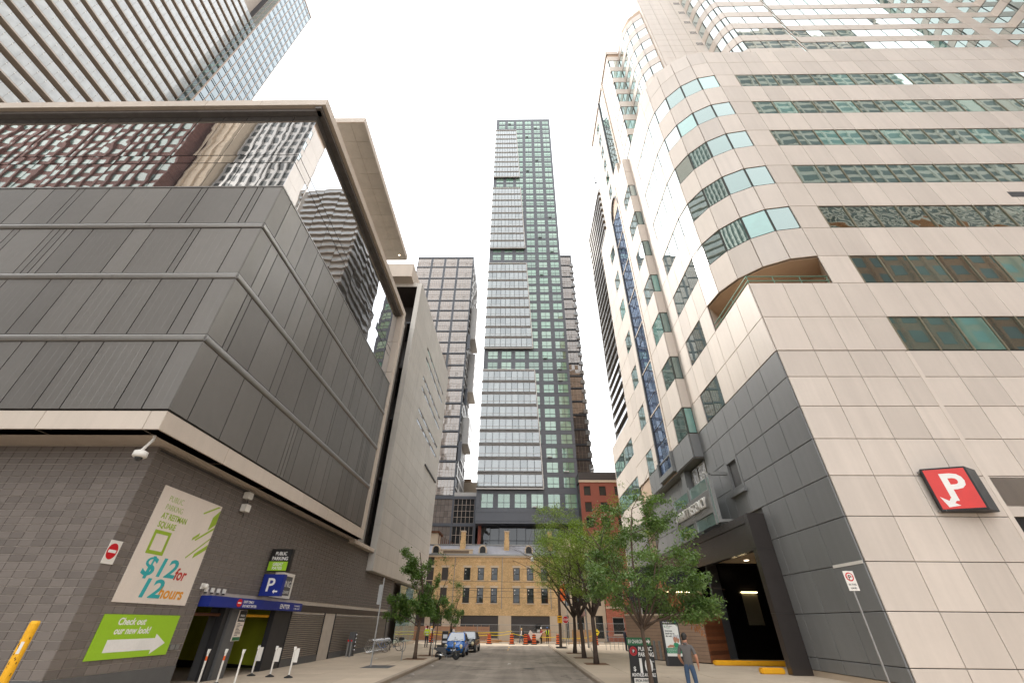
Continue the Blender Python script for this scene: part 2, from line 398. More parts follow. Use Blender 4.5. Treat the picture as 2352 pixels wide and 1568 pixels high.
mat('chrome', srgb(205, 205, 205), 0.22, metal=0.9); mat('galv', srgb(150, 150, 148), 0.45, metal=0.6, ns=(8, 0.2)); mat('rubber', srgb(30, 30, 31), 0.75)
mat('blue_car', srgb(26, 104, 186), 0.22, spec=0.7, ns=(0.5, 0.03)); mat('black_car', srgb(34, 34, 38), 0.18, spec=0.8); mat('trim', srgb(36, 36, 38), 0.5); mat('headlamp', srgb(214, 200, 160), 0.15, spec=0.8); mat('plate', srgb(210, 214, 222), 0.4)
mat('drum', srgb(236, 100, 28), 0.5, ns=(4, 0.06)); mat('hi_vis', srgb(205, 232, 48), 0.6); mat('hi_orange', srgb(232, 110, 40), 0.6); mat('tape', srgb(246, 216, 40), 0.5)
mat('skin', srgb(176, 124, 98), 0.55, ns=(6, 0.06)); mat('skin_dark', srgb(96, 64, 48), 0.55); mat('hair', srgb(30, 25, 22), 0.6, fine=(80, 0.4)); mat('hair_blonde', srgb(206, 170, 112), 0.6)
mat('shirt_grey', srgb(92, 88, 86), 0.85, ns=(8, 0.12), fine=(90, 0.12), bump=(9, 0.5, 0.02)); mat('jeans', srgb(58, 78, 104), 0.85, ns=(9, 0.2), fine=(120, 0.15), bump=(9, 0.6, 0.02)); mat('navy', srgb(36, 40, 56), 0.85); mat('cream_cloth', srgb(222, 208, 198), 0.8); mat('black_cloth', srgb(34, 34, 38), 0.85)
mat('helmet_blue', srgb(38, 92, 150), 0.35); mat('helmet_white', srgb(236, 232, 226), 0.35); mat('red_shirt', srgb(160, 52, 56), 0.8)
mat('poster_green', srgb(28, 134, 92), 0.4); mat('screen_white', srgb(226, 226, 220), 0.3); mat('silver_hair', srgb(190, 190, 192), 0.7)
mat('text_black', srgb(30, 30, 32), 0.6); mat('text_white', srgb(236, 234, 230), 0.5)
mat('roof_gravel', srgb(130, 126, 120), 0.9)
emit('lamp_warm', (1.0, 0.78, 0.42), 6.0); emit('troffer', (1.0, 0.86, 0.52), 1.4); emit('downlight', (1.0, 0.85, 0.6), 5.0)
glass('glass_podium', (0.035, 0.035, 0.035), r0=0.42, tilt=0.004, wave=(0.42, 0.005), var=0.4, power=2.0)
glass('glass_hotel', (0.045, 0.085, 0.075), r0=0.20, tilt=0.016, wave=(0.5, 0.003), refl=(0.82, 0.95, 0.92, 1), var=0.9, alt=(0.10, 0.26, 0.23), altp=0.22, power=2.5)
glass('glass_hotel_tower', (0.05, 0.09, 0.08), r0=0.34, tilt=0.016, wave=(0.5, 0.003), refl=(0.9, 0.97, 0.95, 1), var=0.8, power=2.0)
glass('glass_blue', (0.03, 0.06, 0.13), r0=0.22, tilt=0.012, wave=(0.4, 0.001), refl=(0.72, 0.82, 1.0, 1), var=0.7)
glass('glass_green', (0.13, 0.25, 0.18), r0=0.16, tilt=0.012, wave=(0.5, 0.006), refl=(0.88, 1.0, 0.93, 1), var=1.0, alt=(0.24, 0.37, 0.29), altp=0.4)
glass('glass_screen', (0.15, 0.18, 0.172), r0=0.2, tilt=0.006, wave=(0.2, 0.02), var=0.5, alt=(0.06, 0.09, 0.08), altp=0.16)
glass('glass_brown', (0.24, 0.205, 0.18), r0=0.16, tilt=0.015, wave=(0.25, 0.015), refl=(1.0, 0.95, 0.91, 1), var=0.35)
glass('glass_dark', (0.02, 0.022, 0.022), r0=0.06, tilt=0.01, wave=(0.5, 0.012), var=0.5)
glass('glass_strip', (0.045, 0.04, 0.037), r0=0.10, tilt=0.004, wave=(0.4, 0.008), var=0.2, refl=(0.9, 0.86, 0.82, 1))
glass('glass_teal', (0.20, 0.30, 0.27), r0=0.12, tilt=0.004, wave=(0.5, 0.02), refl=(0.9, 1.0, 0.97, 1), var=0.3)
glass('glass_balcony', (0.42, 0.43, 0.42), r0=0.06, tilt=0.01, wave=(0.3, 0.02), var=0.05)
glass('glass_tower', (0.08, 0.11, 0.11), r0=0.20, tilt=0.025, wave=(0.3, 0.006), refl=(0.80, 0.88, 0.94, 1), var=0.6)
glass('glass_shop', (0.02, 0.024, 0.023), r0=0.045, tilt=0.006, wave=(0.7, 0.012), var=0.6)
glass('glass_car', (0.03, 0.035, 0.035), r0=0.16, tilt=0.0, wave=(1.0, 0.01), var=0.0)
glass('glass_clear', (0, 0, 0), r0=0.20, tilt=0.012, wave=(0.5, 0.05), refl=(0.86, 0.95, 0.92, 1), clear=(0.42, 0.52, 0.48), power=2.5)
glass('glass_block', (0.26, 0.24, 0.19), r0=0.2, tilt=0.05, wave=(9.0, 0.06), var=0.3)
def ground_mats():
    t = NT('asphalt'); pos = t.n('NewGeometry').outputs['Position']
    base = t.ramp(t.noise(pos, 0.35, 6, 0.62), [(0.3, srgb(132, 122, 111)), (0.7, srgb(164, 152, 138))])
    f = t.math('MULTIPLY_ADD', t.noise(pos, 55, 3), 0.35, 0.82); c = t.mix(1.0, base, f, 'MULTIPLY')
    strk = t.noise(t.mapping(pos, (1.6, 0.06, 1)), 1.0, 5); c = t.mix(1.0, c, t.ramp(strk, [(0.35, 0.82), (0.65, 1.08)]), 'MULTIPLY')
    vo = t.n('TexVoronoi', feature='DISTANCE_TO_EDGE'); vo.inputs['Scale'].default_value = 0.42
    wv = t.n('VectorMath', operation='ADD'); t.l(pos, wv.inputs[0])
    nn = t.n('TexNoise'); nn.inputs['Scale'].default_value = 1.1; nn.inputs['Detail'].default_value = 5; t.l(pos, nn.inputs['Vector'])
    sc = t.n('VectorMath', operation='SCALE'); sc.inputs['Scale'].default_value = 1.6; t.l(nn.outputs['Color'], sc.inputs[0]); t.l(sc.outputs[0], wv.inputs[1]); t.l(wv.outputs[0], vo.inputs['Vector'])
    crack = t.ramp(vo.outputs['Distance'], [(0.006, 0.0), (0.02, 1.0)])
    msk = t.ramp(t.noise(pos, 0.22, 2), [(0.52, 1.0), (0.62, 0.0)]); crack = t.mix(msk, crack, 1.0)
    c = t.mix(crack, t.mix(1.0, c, 0.45, 'MULTIPLY'), c)
    vp = t.n('TexVoronoi'); vp.inputs['Scale'].default_value = 0.16; t.l(pos, vp.inputs['Vector'])
    c = t.mix(1.0, c, t.math('MULTIPLY_ADD', t.ramp(vp.outputs['Color'], [(0.2, 0.0), (0.8, 1.0)]), 0.34, 0.80), 'MULTIPLY')
    st_ = t.noise(pos, 1.7, 5, 0.7); c = t.mix(1.0, c, t.ramp(st_, [(0.30, 0.62), (0.42, 1.0)]), 'MULTIPLY')
    nrm = t.bump(t.noise(pos, 70, 3), 0.35, 0.01); b = t.bsdf(c, 0.85, 0, 0.3, nrm); t.l(b.outputs[0], t.out.inputs[0]); M['asphalt'] = t.m
    mat('concrete', srgb(190, 173, 152), 0.85, var=0.1, ns=(0.7, 0.16), fine=(50, 0.1), bump=(60, 0.25, 0.01), streak=0.0)
    mat('kerb', srgb(160, 145, 128), 0.85, var=0.12, ns=(1.2, 0.22), fine=(40, 0.12)); mat('joint', srgb(96, 86, 76), 0.9); mat('dirt', srgb(120, 90, 66), 0.95, ns=(5, 0.3)); mat('ground_base', srgb(140, 130, 118), 0.9)
    mat('road_paint', srgb(215, 160, 70), 0.7, ns=(6, 0.3)); mat('king_road', srgb(205, 188, 165), 0.9, ns=(0.5, 0.12), fine=(30, 0.1))
ground_mats()
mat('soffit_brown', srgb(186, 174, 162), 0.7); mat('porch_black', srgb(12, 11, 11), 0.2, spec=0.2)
mat('win_frame', srgb(54, 56, 50), 0.5, metal=0.3); mat('rear_teal', srgb(96, 120, 112), 0.5, var=0.4); mat('rear_dark', srgb(40, 48, 46), 0.4, var=0.5); mat('concrete_grey', srgb(168, 162, 154), 0.85)
# ------------------------------------------------------------------ ground, road, pavements
g = MB().box(-900, 900, -600, 1200, -0.3, -0.02).build('ground', 'ground_base'); tag(g, kind='structure')
road = MB().box(-5.6, 3.4, -60, 60.4, -0.2, 0.0).build('road', 'asphalt'); tag(road, kind='structure')
cross = MB().box(-160, 160, 60.4, 67.4, -0.2, -0.004).build('cross_road', 'king_road'); tag(cross, kind='structure')
back = MB().box(-160, 160, -60, 10.5, -0.2, -0.006).build('near_road', 'asphalt'); tag(back, kind='structure')
site = MB().box(-160, 160, 67.4, 74.9, -0.2, 0.05).build('far_pavement', 'concrete'); tag(site, kind='structure')
def pavement(name, x0, x1, y0, y1, nx, ny, kerb_x, kerb_side):
    st = MB().box(x0, x1, y0, y1, -0.15, 0.135).build(name, 'joint'); tag(st, kind='structure')
    fl = (x1 - x0) / nx; ly = (y1 - y0) / ny
    key = MB(); a, b, h, e = fl - 0.014, ly - 0.014, 0.016, 0.006
    key.add([(0, 0, 0), (a, 0, 0), (a, b, 0), (0, b, 0), (e, e, h), (a - e, e, h), (a - e, b - e, h), (e, b - e, h)], [(0, 1, 5, 4), (1, 2, 6, 5), (2, 3, 7, 6), (3, 0, 4, 7), (4, 5, 6, 7)])
    me = key.mesh('paving_slab', 'concrete')
    for i in range(nx):
        for j in range(ny):
            dz = random.uniform(-0.003, 0.003)
            put('paving_slab', me, st, Matrix.Translation((x0 + i * fl + 0.007, y0 + j * ly + 0.007, 0.134 + dz)), True)
    n = int((y1 - y0) / 2.0); L = (y1 - y0) / n
    kb = MB(); kw = 0.18; z1 = 0.152
    prof = [(0, -0.1), (kw, -0.1), (kw, z1 - 0.03), (kw - 0.03, z1), (0, z1)]
    kb.ext(prof, lambda a_, b_, t_: ((a_ if kerb_side > 0 else -a_), t_, b_), 0.006, L - 0.006); km = kb.mesh('kerb_stone', 'kerb')
    for j in range(n): put('kerb_stone', km, st, Matrix.Translation((kerb_x, y0 + j * L, random.uniform(-0.004, 0.004))), True)
    return st
pavement('left_pavement', -12.5, -5.78, 10.5, 59.6, 4, 28, -5.78, 1)
pavement('right_pavement', 3.58, 14.5, 10.5, 59.6, 6, 28, 3.58, -1)
lp = MB().box(-60, -12.5, 10.5, 13.7, -0.15, 0.14).build('left_forecourt', 'concrete'); tag(lp, kind='structure')
rp = MB().box(14.5, 70, 10.5, 19.7, -0.15, 0.14).build('right_forecourt', 'concrete'); tag(rp, kind='structure')
# faded centre line and utility covers
cl = MB()
for k in range(2): cl.box(-1.12, -1.02, 50 + k * 5, 52 + k * 5, 0.002, 0.004)
o = cl.build('centre_line', 'road_paint', road)
for x, y, r_ in ((0.6, 30.5, 0.33), (-2.8, 44, 0.33)):
    MB().lathe([(r_, 0.001), (r_, 0.006), (r_ * 0.9, 0.008), (0.02, 0.008)], 20, (x, y, 0)).build('utility_cover', 'dark_metal', road)
cv = MB().box(-8.4, -6.9, 27.6, 29.4, 0.152, 0.1545).build('utility_hatch', 'grey_paint', bpy.data.objects['left_pavement'])
# tree pits
for x, y in ((-6.9, 34.6), (-6.76, 38.2), (4.75, 32.2), (4.7, 37.6), (4.7, 43.2)):
    MB().box(x - 0.7, x + 0.7, y - 0.8, y + 0.8, 0.148, 0.156).build('tree_pit', 'dirt', bpy.data.objects['left_pavement' if x < 0 else 'right_pavement'])
# ------------------------------------------------------------------ the left podium
PB = thing('podium_building', 'dark metal-clad podium on a grey block base with mirrored glazed upper corner', 'building', (-12.5, 13.8, 0))
WS = Wall((-12.5, 0), (-12.5, 100)); WF = Wall((-60, 13.8), (-12.5, 13.8))     # street wall u=Y ; front wall u=X+60
US = lambda y: y; UF = lambda x: x + 60
mb = MB()
mb.box(-59, -12.52, 13.82, 18.95, 0.0, 7.3)                       # base core
mb.box(-59, -12.52, 18.95, 47.0, 2.95, 7.3)
mb.box(-59, -12.52, 27.0, 47.0, 0.0, 2.95)
mb.build('wall_core', 'mortar', PB, world=True)
bw, bh, z0 = 0.418, 0.211, 0.81
def blocks(wl, u_lo, u_hi, v_lo, v_hi, u_anchor):
    rows = int((7.2 - z0) / bh) + 1
    for r_ in range(rows):
        v = z0 + r_ * bh
        if v < v_lo - 0.02 or v + bh > v_hi + 0.02: continue
        k0 = math.floor((u_lo - u_anchor) / bw)
        u = u_anchor + k0 * bw
        while u < u_hi - 0.01:
            a, b = max(u, u_lo), min(u + bw, u_hi)
            if b - a > 0.06: piece(PB, 'block', 'block', wl, a, b, v, v + bh, -0.022, 0.024 + random.uniform(-0.003, 0.003), 0.004, gap=0.008)
            u += bw
blocks(WF, UF(-24), UF(-12.5), z0, 7.25, UF(-12.45))
blocks(WS, 13.8, 18.95, z0, 7.25, 13.8); blocks(WS, 18.95, 47.0, 2.95, 7.25, 18.95)
pbox(PB, 'plinth', 'grey_paint', WS, 13.78, 18.95, 0.12, 0.80, -0.02, 0.012); pbox(PB, 'plinth', 'grey_paint', WF, UF(-40), UF(-12.48), 0.12, 0.80, -0.02, 0.012)
# conduit under the soffit
MB().tube([(-12.44, 13.9, 7.02), (-12.44, 38.3, 7.02)], 0.03, 6).build('conduit', 'dark_metal', PB, world=True)
# garage mouth
gi = MB(); gi.box(-19.2, -19, 18.95, 27, 0, 2.95); gi.box(-31, -12.7, 18.75, 18.94, 0, 2.95); gi.box(-31, -12.7, 26.9, 27.05, 0, 2.95)
gi.build('garage_wall', 'lime', PB, world=True)
gd = MB(); gd.add([(-12.8, 18.951, 0.15), (-30, 18.951, 0.15), (-30, 18.951, 1.15), (-12.8, 18.951, 0.75)], [(0, 1, 2, 3)]); gd.add([(-18.99, 18.95, 0.15), (-18.99, 26.9, 0.15), (-18.99, 26.9, 0.3), (-18.99, 18.95, 1.2)], [(0, 1, 2, 3)]); gd.add([(-12.8, 26.89, 0.15), (-30, 26.89, 0.15), (-30, 26.89, 1.15), (-12.8, 26.89, 0.2)], [(0, 1, 2, 3)])
gd.build('garage_dado', 'black', PB, world=True)
MB().box(-31, -12.5, 18.95, 27, -0.1, 0.145).build('garage_floor', 'kerb', PB, world=True)
MB().box(-31, -12.7, 18.95, 27, 2.78, 2.95).build('garage_ceiling', 'dark_brown', PB, world=True)
pbox(PB, 'divider_column', 'grey_paint', WS, 21.3, 22.2, 0.12, 2.62, -0.9, 0.05, 0.015)
pbox(PB, 'jamb', 'dark_metal', WS, 25.2, 27.0, 0.12, 2.6, -0.25, 0.02, 0.01); pbox(PB, 'jamb', 'dark_metal', WS, 20.95, 21.28, 0.12, 2.6, -0.35, -0.05)
for a, b in ((19.0, 21.2), (22.3, 25.1)):
    MB().tube([(-12.75, a, 2.36), (-12.75, b, 2.36)], 0.06, 8).build('clearance_bar', 'yellow_paint' if a > 20 else 'rust', PB, world=True)
# louvres and service door
def louvre(y0, y1):
    fr = pbox(PB, 'louvre_frame', 'dark_brown', WS, y0, y1, 0.12, 2.6, -0.12, -0.1)
    pbox(PB, 'louvre_base', 'grey_paint', WS, y0, y1, 0.12, 0.46, -0.1, 0.03)
    n = 22; h = (2.56 - 0.46) / n
    mbl = MB(); L = y1 - y0 - 0.1
    mbl.add([(0, -0.07, 0), (L, -0.07, 0), (L, 0.05, h * 0.95), (0, 0.05, h * 0.95), (0, -0.075, h * 0.18), (L, -0.075, h * 0.18)], [(0, 1, 5, 4), (4, 5, 2, 3), (0, 3, 4), (1, 5, 2), (0, 1, 2, 3)])
    me = mbl.mesh('louvre_slat', 'louver_metal')
    for i in range(n): put('louvre_slat', me, PB, WS.mw(y0 + 0.05, 0.46 + i * h, -0.05), True)
    for y in (y0, y1 - 0.06): pbox(PB, 'louvre_post', 'dark_metal', WS, y, y + 0.06, 0.12, 2.62, -0.1, 0.04)
louvre(27.05, 31.85); louvre(33.7, 47.0)
pbox(PB, 'service_door', 'dark_brown', WS, 31.87, 33.68, 0.12, 2.58, -0.2, -0.12); pbox(PB, 'door_sign', 'galv', WS, 32.3, 32.55, 1.9, 2.1, -0.12, -0.11)
pbox(PB, 'lintel', 'dark_brown', WS, 27.0, 47.0, 2.6, 2.94, -0.05, 0.0)
# upper volume
X1, Y1, Y2 = -11.5, 12.35, 33.2
core = MB(); core.box(-59, X1 - 0.14, Y1 + 0.14, Y2 - 0.1, 7.2, 19.72); core.box(-59, X1 - 0.62, Y1 + 0.62, Y2 - 0.1, 19.7, 27.6)
core.build('volume_core', 'panel_dark', PB, world=True)
MB().box(-59, X1 - 0.02, Y1 + 0.02, Y2, 7.17, 7.24).build('soffit', 'soffit_brown', PB, world=True)
VS = Wall((X1, 0), (X1, 100)); VF = Wall((-60, Y1), (X1, Y1))
rows = [(7.87, 10.57), (10.88, 13.65), (13.96, 16.7), (17.05, 19.66)]
widths = [1.83, 0.61, 1.22, 0.31, 0.92, 1.52, 0.31, 1.22, 0.92, 0.61, 1.83]
def panel_row(wl, u0, u1, v0, v1, rev):
    u = u1 if rev else u0; first = True
    while (u > u0 + 0.02) if rev else (u < u1 - 0.02):
        w_ = random.choice(widths) if not first else 0.92; first = False
        a, b = (max(u0, u - w_), u) if rev else (u, min(u1, u + w_))
        if (a - u0 < 0.3) and rev: a = u0
        if (u1 - b < 0.3) and not rev: b = u1
        piece(PB, 'metal_panel', 'panel_front', wl, a, b, v0, v1, -0.1, 0.1, 0.002, grooves=0.305, gap=0.022)
        u = a if rev else b
for v0, v1 in rows:
    panel_row(VF, UF(-30), UF(X1), v0, v1, True); panel_row(VS, Y1, Y2 - 0.7, v0, v1, False)
hp = [(0.0 + 0.065 * math.sin(a), 0.15 * -math.cos(a)) for a in [math.pi * k / 8 for k in range(9)]]
for (va, vb) in ((10.57, 10.88), (13.65, 13.96), (16.7, 17.05)):
    vm = (va + vb) / 2; pr = [(-0.1, -0.155)] + hp + [(-0.1, 0.155)]
    for wl, lo, hi in ((VF, UF(-32), UF(X1)), (VS, Y1, Y2 - 0.7)):
        n = max(1, round((hi - lo) / 4.6)); L = (hi - lo) / n
        for k in range(n):
            m_ = MB(); m_.ext(pr, lambda a, b, t, wl=wl: tuple(wl.p(t, vm + b, a)), lo + k * L + 0.004, lo + (k + 1) * L - 0.004); m_.build('band_tube', 'silver', PB, smooth=False, world=True)
# fascia frame: bottom, top, far upright
def fascia(wl, lo, hi, v0, v1, n, dep=0.5):
    L = (hi - lo) / n
    for k in range(n): pbox(PB, 'fascia_panel', 'beige_metal', wl, lo + k * L + 0.006, lo + (k + 1) * L - 0.006, v0, v1, -dep, 0.03, 0.008)
fascia(VS, Y1 - 0.03, Y2, 7.17, 7.8, 6); fascia(VF, UF(-40), UF(X1) - 0.5, 7.17, 7.8, 8)
fascia(VS, Y1 - 0.03, Y2, 27.55, 28.17, 6, 0.62); fascia(VF, UF(-42), UF(X1) - 0.6, 27.55, 28.17, 9, 0.62)
for k in range(6): pbox(PB, 'fascia_panel', 'beige_metal', VS, Y2 - 0.62, Y2 + 0.04, 7.82 + k * 3.29, 7.80 + (k + 1) * 3.29, -0.9, 0.03, 0.008)
MB().box(-58, X1 - 0.35, Y1 + 0.35, Y2 - 0.3, 27.42, 27.62).build('roof_slab', 'soffit_brown', PB, world=True)
pbox(PB, 'frame_reveal', 'louver_metal', VS, Y1 + 0.05, Y2 - 0.6, 27.3, 27.56, -0.55, -0.2); pbox(PB, 'frame_reveal', 'louver_metal', VF, UF(-42), UF(X1) - 0.3, 27.3, 27.56, -0.55, -0.2)
pbox(PB, 'ledge', 'silver', VS, Y1, Y2 - 0.6, 19.67, 19.75, -0.6, 0.02); pbox(PB, 'ledge', 'silver', VF, UF(-42), UF(X1), 19.67, 19.751, -0.6, 0.02)
pw = 1.42
for (va, vb) in ((19.76, 22.5), (22.53, 23.2), (23.23, 27.3)):
    k = 0; 
    while UF(X1) - 0.5 - (k + 1) * pw > UF(-40): 
        b = UF(X1) - 0.5 - k * pw; piece(PB, 'glass_pane', 'glass_podium', VF, b - pw, b, va, vb, -0.53, 0.03, 0.0, gap=0.012); k += 1
    n = 13; L = (Y2 - 0.7 - Y1 - 0.5) / n
    for k in range(n): piece(PB, 'glass_pane', 'glass_podium', VS, Y1 + 0.5 + k * L, Y1 + 0.5 + (k + 1) * L, va, vb, -0.53, 0.03, 0.0, gap=0.012)
# recess between the two volumes
pbox(PB, 'recess_wall', 'dark_brown', WS, 33.2, 38.4, 7.3, 30.5, -1.2, -0.35)
for k in range(7):
    piece(PB, 'recess_pane', 'glass_strip', WS, 33.95, 38.3, 7.35 + k * 3.2, 7.35 + (k + 1) * 3.2, -0.34, 0.05, 0.0, gap=0.02)
pbox(PB, 'recess_sill', 'beige_metal', WS, 33.24, 38.3, 6.95, 7.2, -0.3, 0.45, 0.01)
# floating canopy over the roof terrace
cn = MB(); cn.box(-14.2, -10.42, 14.7, 27.6, 30.06, 30.62); cn.build('canopy_edge', 'beige_metal', PB, bevel=0.02, world=True)
for i in range(10):
    for j in range(2):
        a = MB(); a.box(-12.3 + j * 0.93 + 0.01, -12.3 + (j + 1) * 0.93 - 0.01, 14.78 + i * 1.27 + 0.01, 14.78 + (i + 1) * 1.27 - 0.01, 30.035, 30.06); a.build('canopy_panel', 'pale_panel', PB, world=True)
MB().lathe([(0.06, 30.03), (0.06, 30.034), (0.01, 30.034)], 10, (-10.95, 26.9, -0.003)).build('downlight', 'downlight', PB, world=True)
for y in (17, 22, 26): MB().tube([(-13.6, y, 27.5), (-13.6, y, 30.1)], 0.12, 8).build('canopy_post', 'dark_metal', PB, world=True)
# dark recess and glazed corner below the pale block
pbox(PB, 'recess_pier', 'dark_brown', WS, 47.05, 51.0, 0.1, 5.9, -3.0, -0.6)
pbox(PB, 'recess_pier', 'grey_paint', WS, 47.02, 48.1, 0.1, 5.9, -0.8, -0.05)
for k in range(5):
    for (va, vb) in ((0.4, 3.0), (3.04, 5.5)): piece(PB, 'lobby_pane', 'glass_teal', Wall((-12.6, 0), (-12.6, 90)), 51.0 + k * 1.9, 52.9 + k * 1.9, va, vb, 0, 0.03, 0.0, gap=0.02)
pbox(PB, 'lobby_kerb', 'concrete', WS, 51.0, 60.6, 0.1, 0.4, -0.6, 0.1)
pbox(PB, 'lobby_back', 'dark_brown', WS, 51.0, 60.5, 0.1, 5.6, -1.2, -1.0)

# ------------------------------------------------------------------ pale theatre block
TB_ = thing('theatre_block', 'tall pale grey panelled block with slit windows beyond the metal-clad podium', 'building', (-12, 38.4, 0))
XB, YB0, YB1, ZB0, ZB1 = -11.95, 38.4, 61.4, 5.63, 37.0
c = MB(); c.box(-40, XB - 0.09, YB0 + 4.0, YB1 - 0.05, ZB0 + 0.05, ZB1 - 0.05); c.box(-12.5, XB - 0.09, YB0 + 0.02, YB0 + 4, ZB0 + 0.05, ZB1 - 0.05); c.box(-40, XB - 0.09, YB0 + 0.02, YB0 + 4.0, ZB1 - 0.62, ZB1 - 0.05)
c.build('wall_core', 'dark_brown', TB_, world=True)
BS = Wall((XB, 0), (XB, 100)); BF = Wall((-40, YB0), (XB, YB0))
slits = [(31.7, 32.15), (30.25, 30.7), (27.4, 27.85), (26.0, 26.45), (23.05, 23.5), (21.7, 22.15)]
cuts = sorted(set([ZB0, ZB1] + [z for s_ in slits for z in s_])); vs_ = []
for a, b in zip(cuts[:-1], cuts[1:]):
    isl = any(abs(a - s_[0]) < 1e-6 for s_ in slits)
    if isl: vs_.append((a, b, True)); continue
    n = max(1, round((b - a) / 1.28))
    for k in range(n): vs_.append((a + (b - a) * k / n, a + (b - a) * (k + 1) / n, False))
for i, (a, b, isl) in enumerate(vs_):
    segs = [(YB0, 45.3), (58.9, YB1)] if isl else [(YB0, YB1)]
    for s0, s1 in segs:
        n = max(1, round((s1 - s0) / 3.8)); L = (s1 - s0) / n
        for k in range(n): piece(TB_, 'cladding_panel', 'pale_panel', BS, s0 + k * L, s0 + (k + 1) * L, a, b, -0.08, 0.08, 0.006, gap=0.006)
    if isl:
        for k in range(8): piece(TB_, 'slit_pane', 'glass_podium', BS, 45.3 + k * 1.7, 45.3 + (k + 1) * 1.7, a, b, -0.07, 0.02, 0.0, gap=0.01)
for k in range(9):
    a = ZB0 + k * 3.48; piece(TB_, 'edge_panel', 'pale_panel', BF, 40 - 12.5, 40 + XB, a, a + 3.48, 0.0, 0.06, 0.006, gap=0.006)
for k in range(3): piece(TB_, 'edge_panel', 'pale_panel', BF, 40 - 12.5 - (k + 1) * 3.2, 40 - 12.5 - k * 3.2, ZB1 - 0.6, ZB1, 0.0, 0.06, 0.006, gap=0.006)
pbox(TB_, 'pipe_rail', 'dark_metal', BS, 52.1, 60.1, 18.6, 18.8, 0.02, 0.14)
MB().box(-40, XB - 0.02, YB0 + 0.1, YB1, ZB0 - 0.02, ZB0 + 0.04).build('soffit', 'pale_panel', TB_, world=True)
MB().box(-40, -13.0, 37, YB0 + 5, 36.9, 39.0).build('plant_screen', 'beige_metal', TB_, world=True)
for k in range(4): pbox(TB_, 'recess_bar', 'dark_metal', BF, 20, 27.5, 31 - k * 6.0, 31.25 - k * 6.0, -3.9, -0.3)

# ------------------------------------------------------------------ balcony tower above the podium
LT = thing('balcony_tower', 'tall tower of pale glass balconies with a glazed end bay, above the podium', 'building', (-67, 39.7, 0))
fl = 2.94; top = 155.7
MB().box(-100, -68.9, 9.5, 39.7, 0, top).build('wall_core', 'soffit_brown', LT, world=True)
MB().box(-100, -64.1, 39.72, 48.85, 0, top).build('wall_core', 'tower_dark', LT, world=True)
LB = Wall((-67.0, -40), (-67.0, 100)); UL = lambda y: y + 40
LG = Wall((-64.0, 0), (-64.0, 100)); LR = Wall((-67.0, 39.7), (-64.0, 39.7))
zf = 23.2; zb = 2.15 + (22.76 - 2.15) * 67 / 24
k0 = -6
for k in range(k0, 40):
    z = zb + k * fl * 1.0
    if z > top: break
    if k < 24:
        MB().box(-69.0, -66.98, 9.5, 39.69, z - 1.72 - 0.24, z - 1.72 - 0.02).build('balcony_slab', 'soffit_brown', LT, world=True)
        for j in range(26):
            y = 39.6 - (j + 1) * 1.15
            if y < 9.5: break
            piece(LT, 'balcony_pane', 'glass_balcony', LB, UL(y), UL(y + 1.15), z - 1.72, z, 0, 0.02, 0.0, gap=0.012)
            if j % 1 == 0: piece(LT, 'clamp', 'white', LB, UL(y) - 0.06, UL(y) + 0.06, z - 0.62, z - 0.50, 0.02, 0.03, 0.0)
zg0 = 40.0
for k in range(40):
    z = zg0 + k * fl
    if z > top - 1: break
    for j in range(2): piece(LT, 'return_pane', 'glass_tower', LR, j * 1.5, (j + 1) * 1.5, z, z + 2.2, 0, 0.03, 0.0, gap=0.03); 
    piece(LT, 'return_band', 'glass_hotel', LR, 0, 3.0, z + 2.24, z + fl - 0.04, 0, 0.03, 0.0, gap=0.01)
    for j in range(6):
        a = 39.8 + j * 1.51; piece(LT, 'bay_pane', 'glass_tower', LG, a, a + 1.51, z, z + 2.2, 0, 0.03, 0.0, gap=0.1)
        piece(LT, 'bay_band', 'glass_tower', LG, a, a + 1.51, z + 2.32, z + fl - 0.02, 0, 0.03, 0.0, gap=0.12)
for j in range(7):
    pbox(LT, 'bay_mullion', 'taupe', LG, 39.72 + j * 1.51, 39.88 + j * 1.51, 30, top, 0.0, 0.09)
for j in range(3): pbox(LT, 'return_mullion', 'taupe', LR, max(0, j * 1.5 - 0.05), min(3.0, j * 1.5 + 0.05), 30, top, 0.0, 0.08)
pbox(LT, 'roof_edge', 'taupe', LG, 39.7, 48.9, top, top + 0.5, -0.5, 0.15)
flush()
# ------------------------------------------------------------------ the hotel on the right
HB = thing('hotel_building', 'large pinkish-white panelled hotel block with rounded corner and banded green windows', 'building', (14.5, 19.76, 0))
XW, YF = 14.5, 19.76
HF = Wall((XW, YF), (100, YF)); UX = lambda x: x - XW                     # front, u = X-14.5
HS = Wall((XW, 120), (XW, 0)); UY = lambda y: 120 - y                     # street side, u = 120-Y
rowsH = [('G', 14.93, 17.29), ('F', 19.96, 22.35), ('E', 25.08, 27.42), ('D', 30.13, 32.46), ('C', 35.26, 37.6), ('B', 40.38, 42.56), ('A', 45.5, 47.84)]
top_p = 53.1
CX, CY, RC = 19.72, 24.98, 5.22                                           # rounded corner
arc = [(CX - RC * math.cos(a), CY - RC * math.sin(a)) for a in [math.pi / 2 * k / 5 for k in range(6)]]
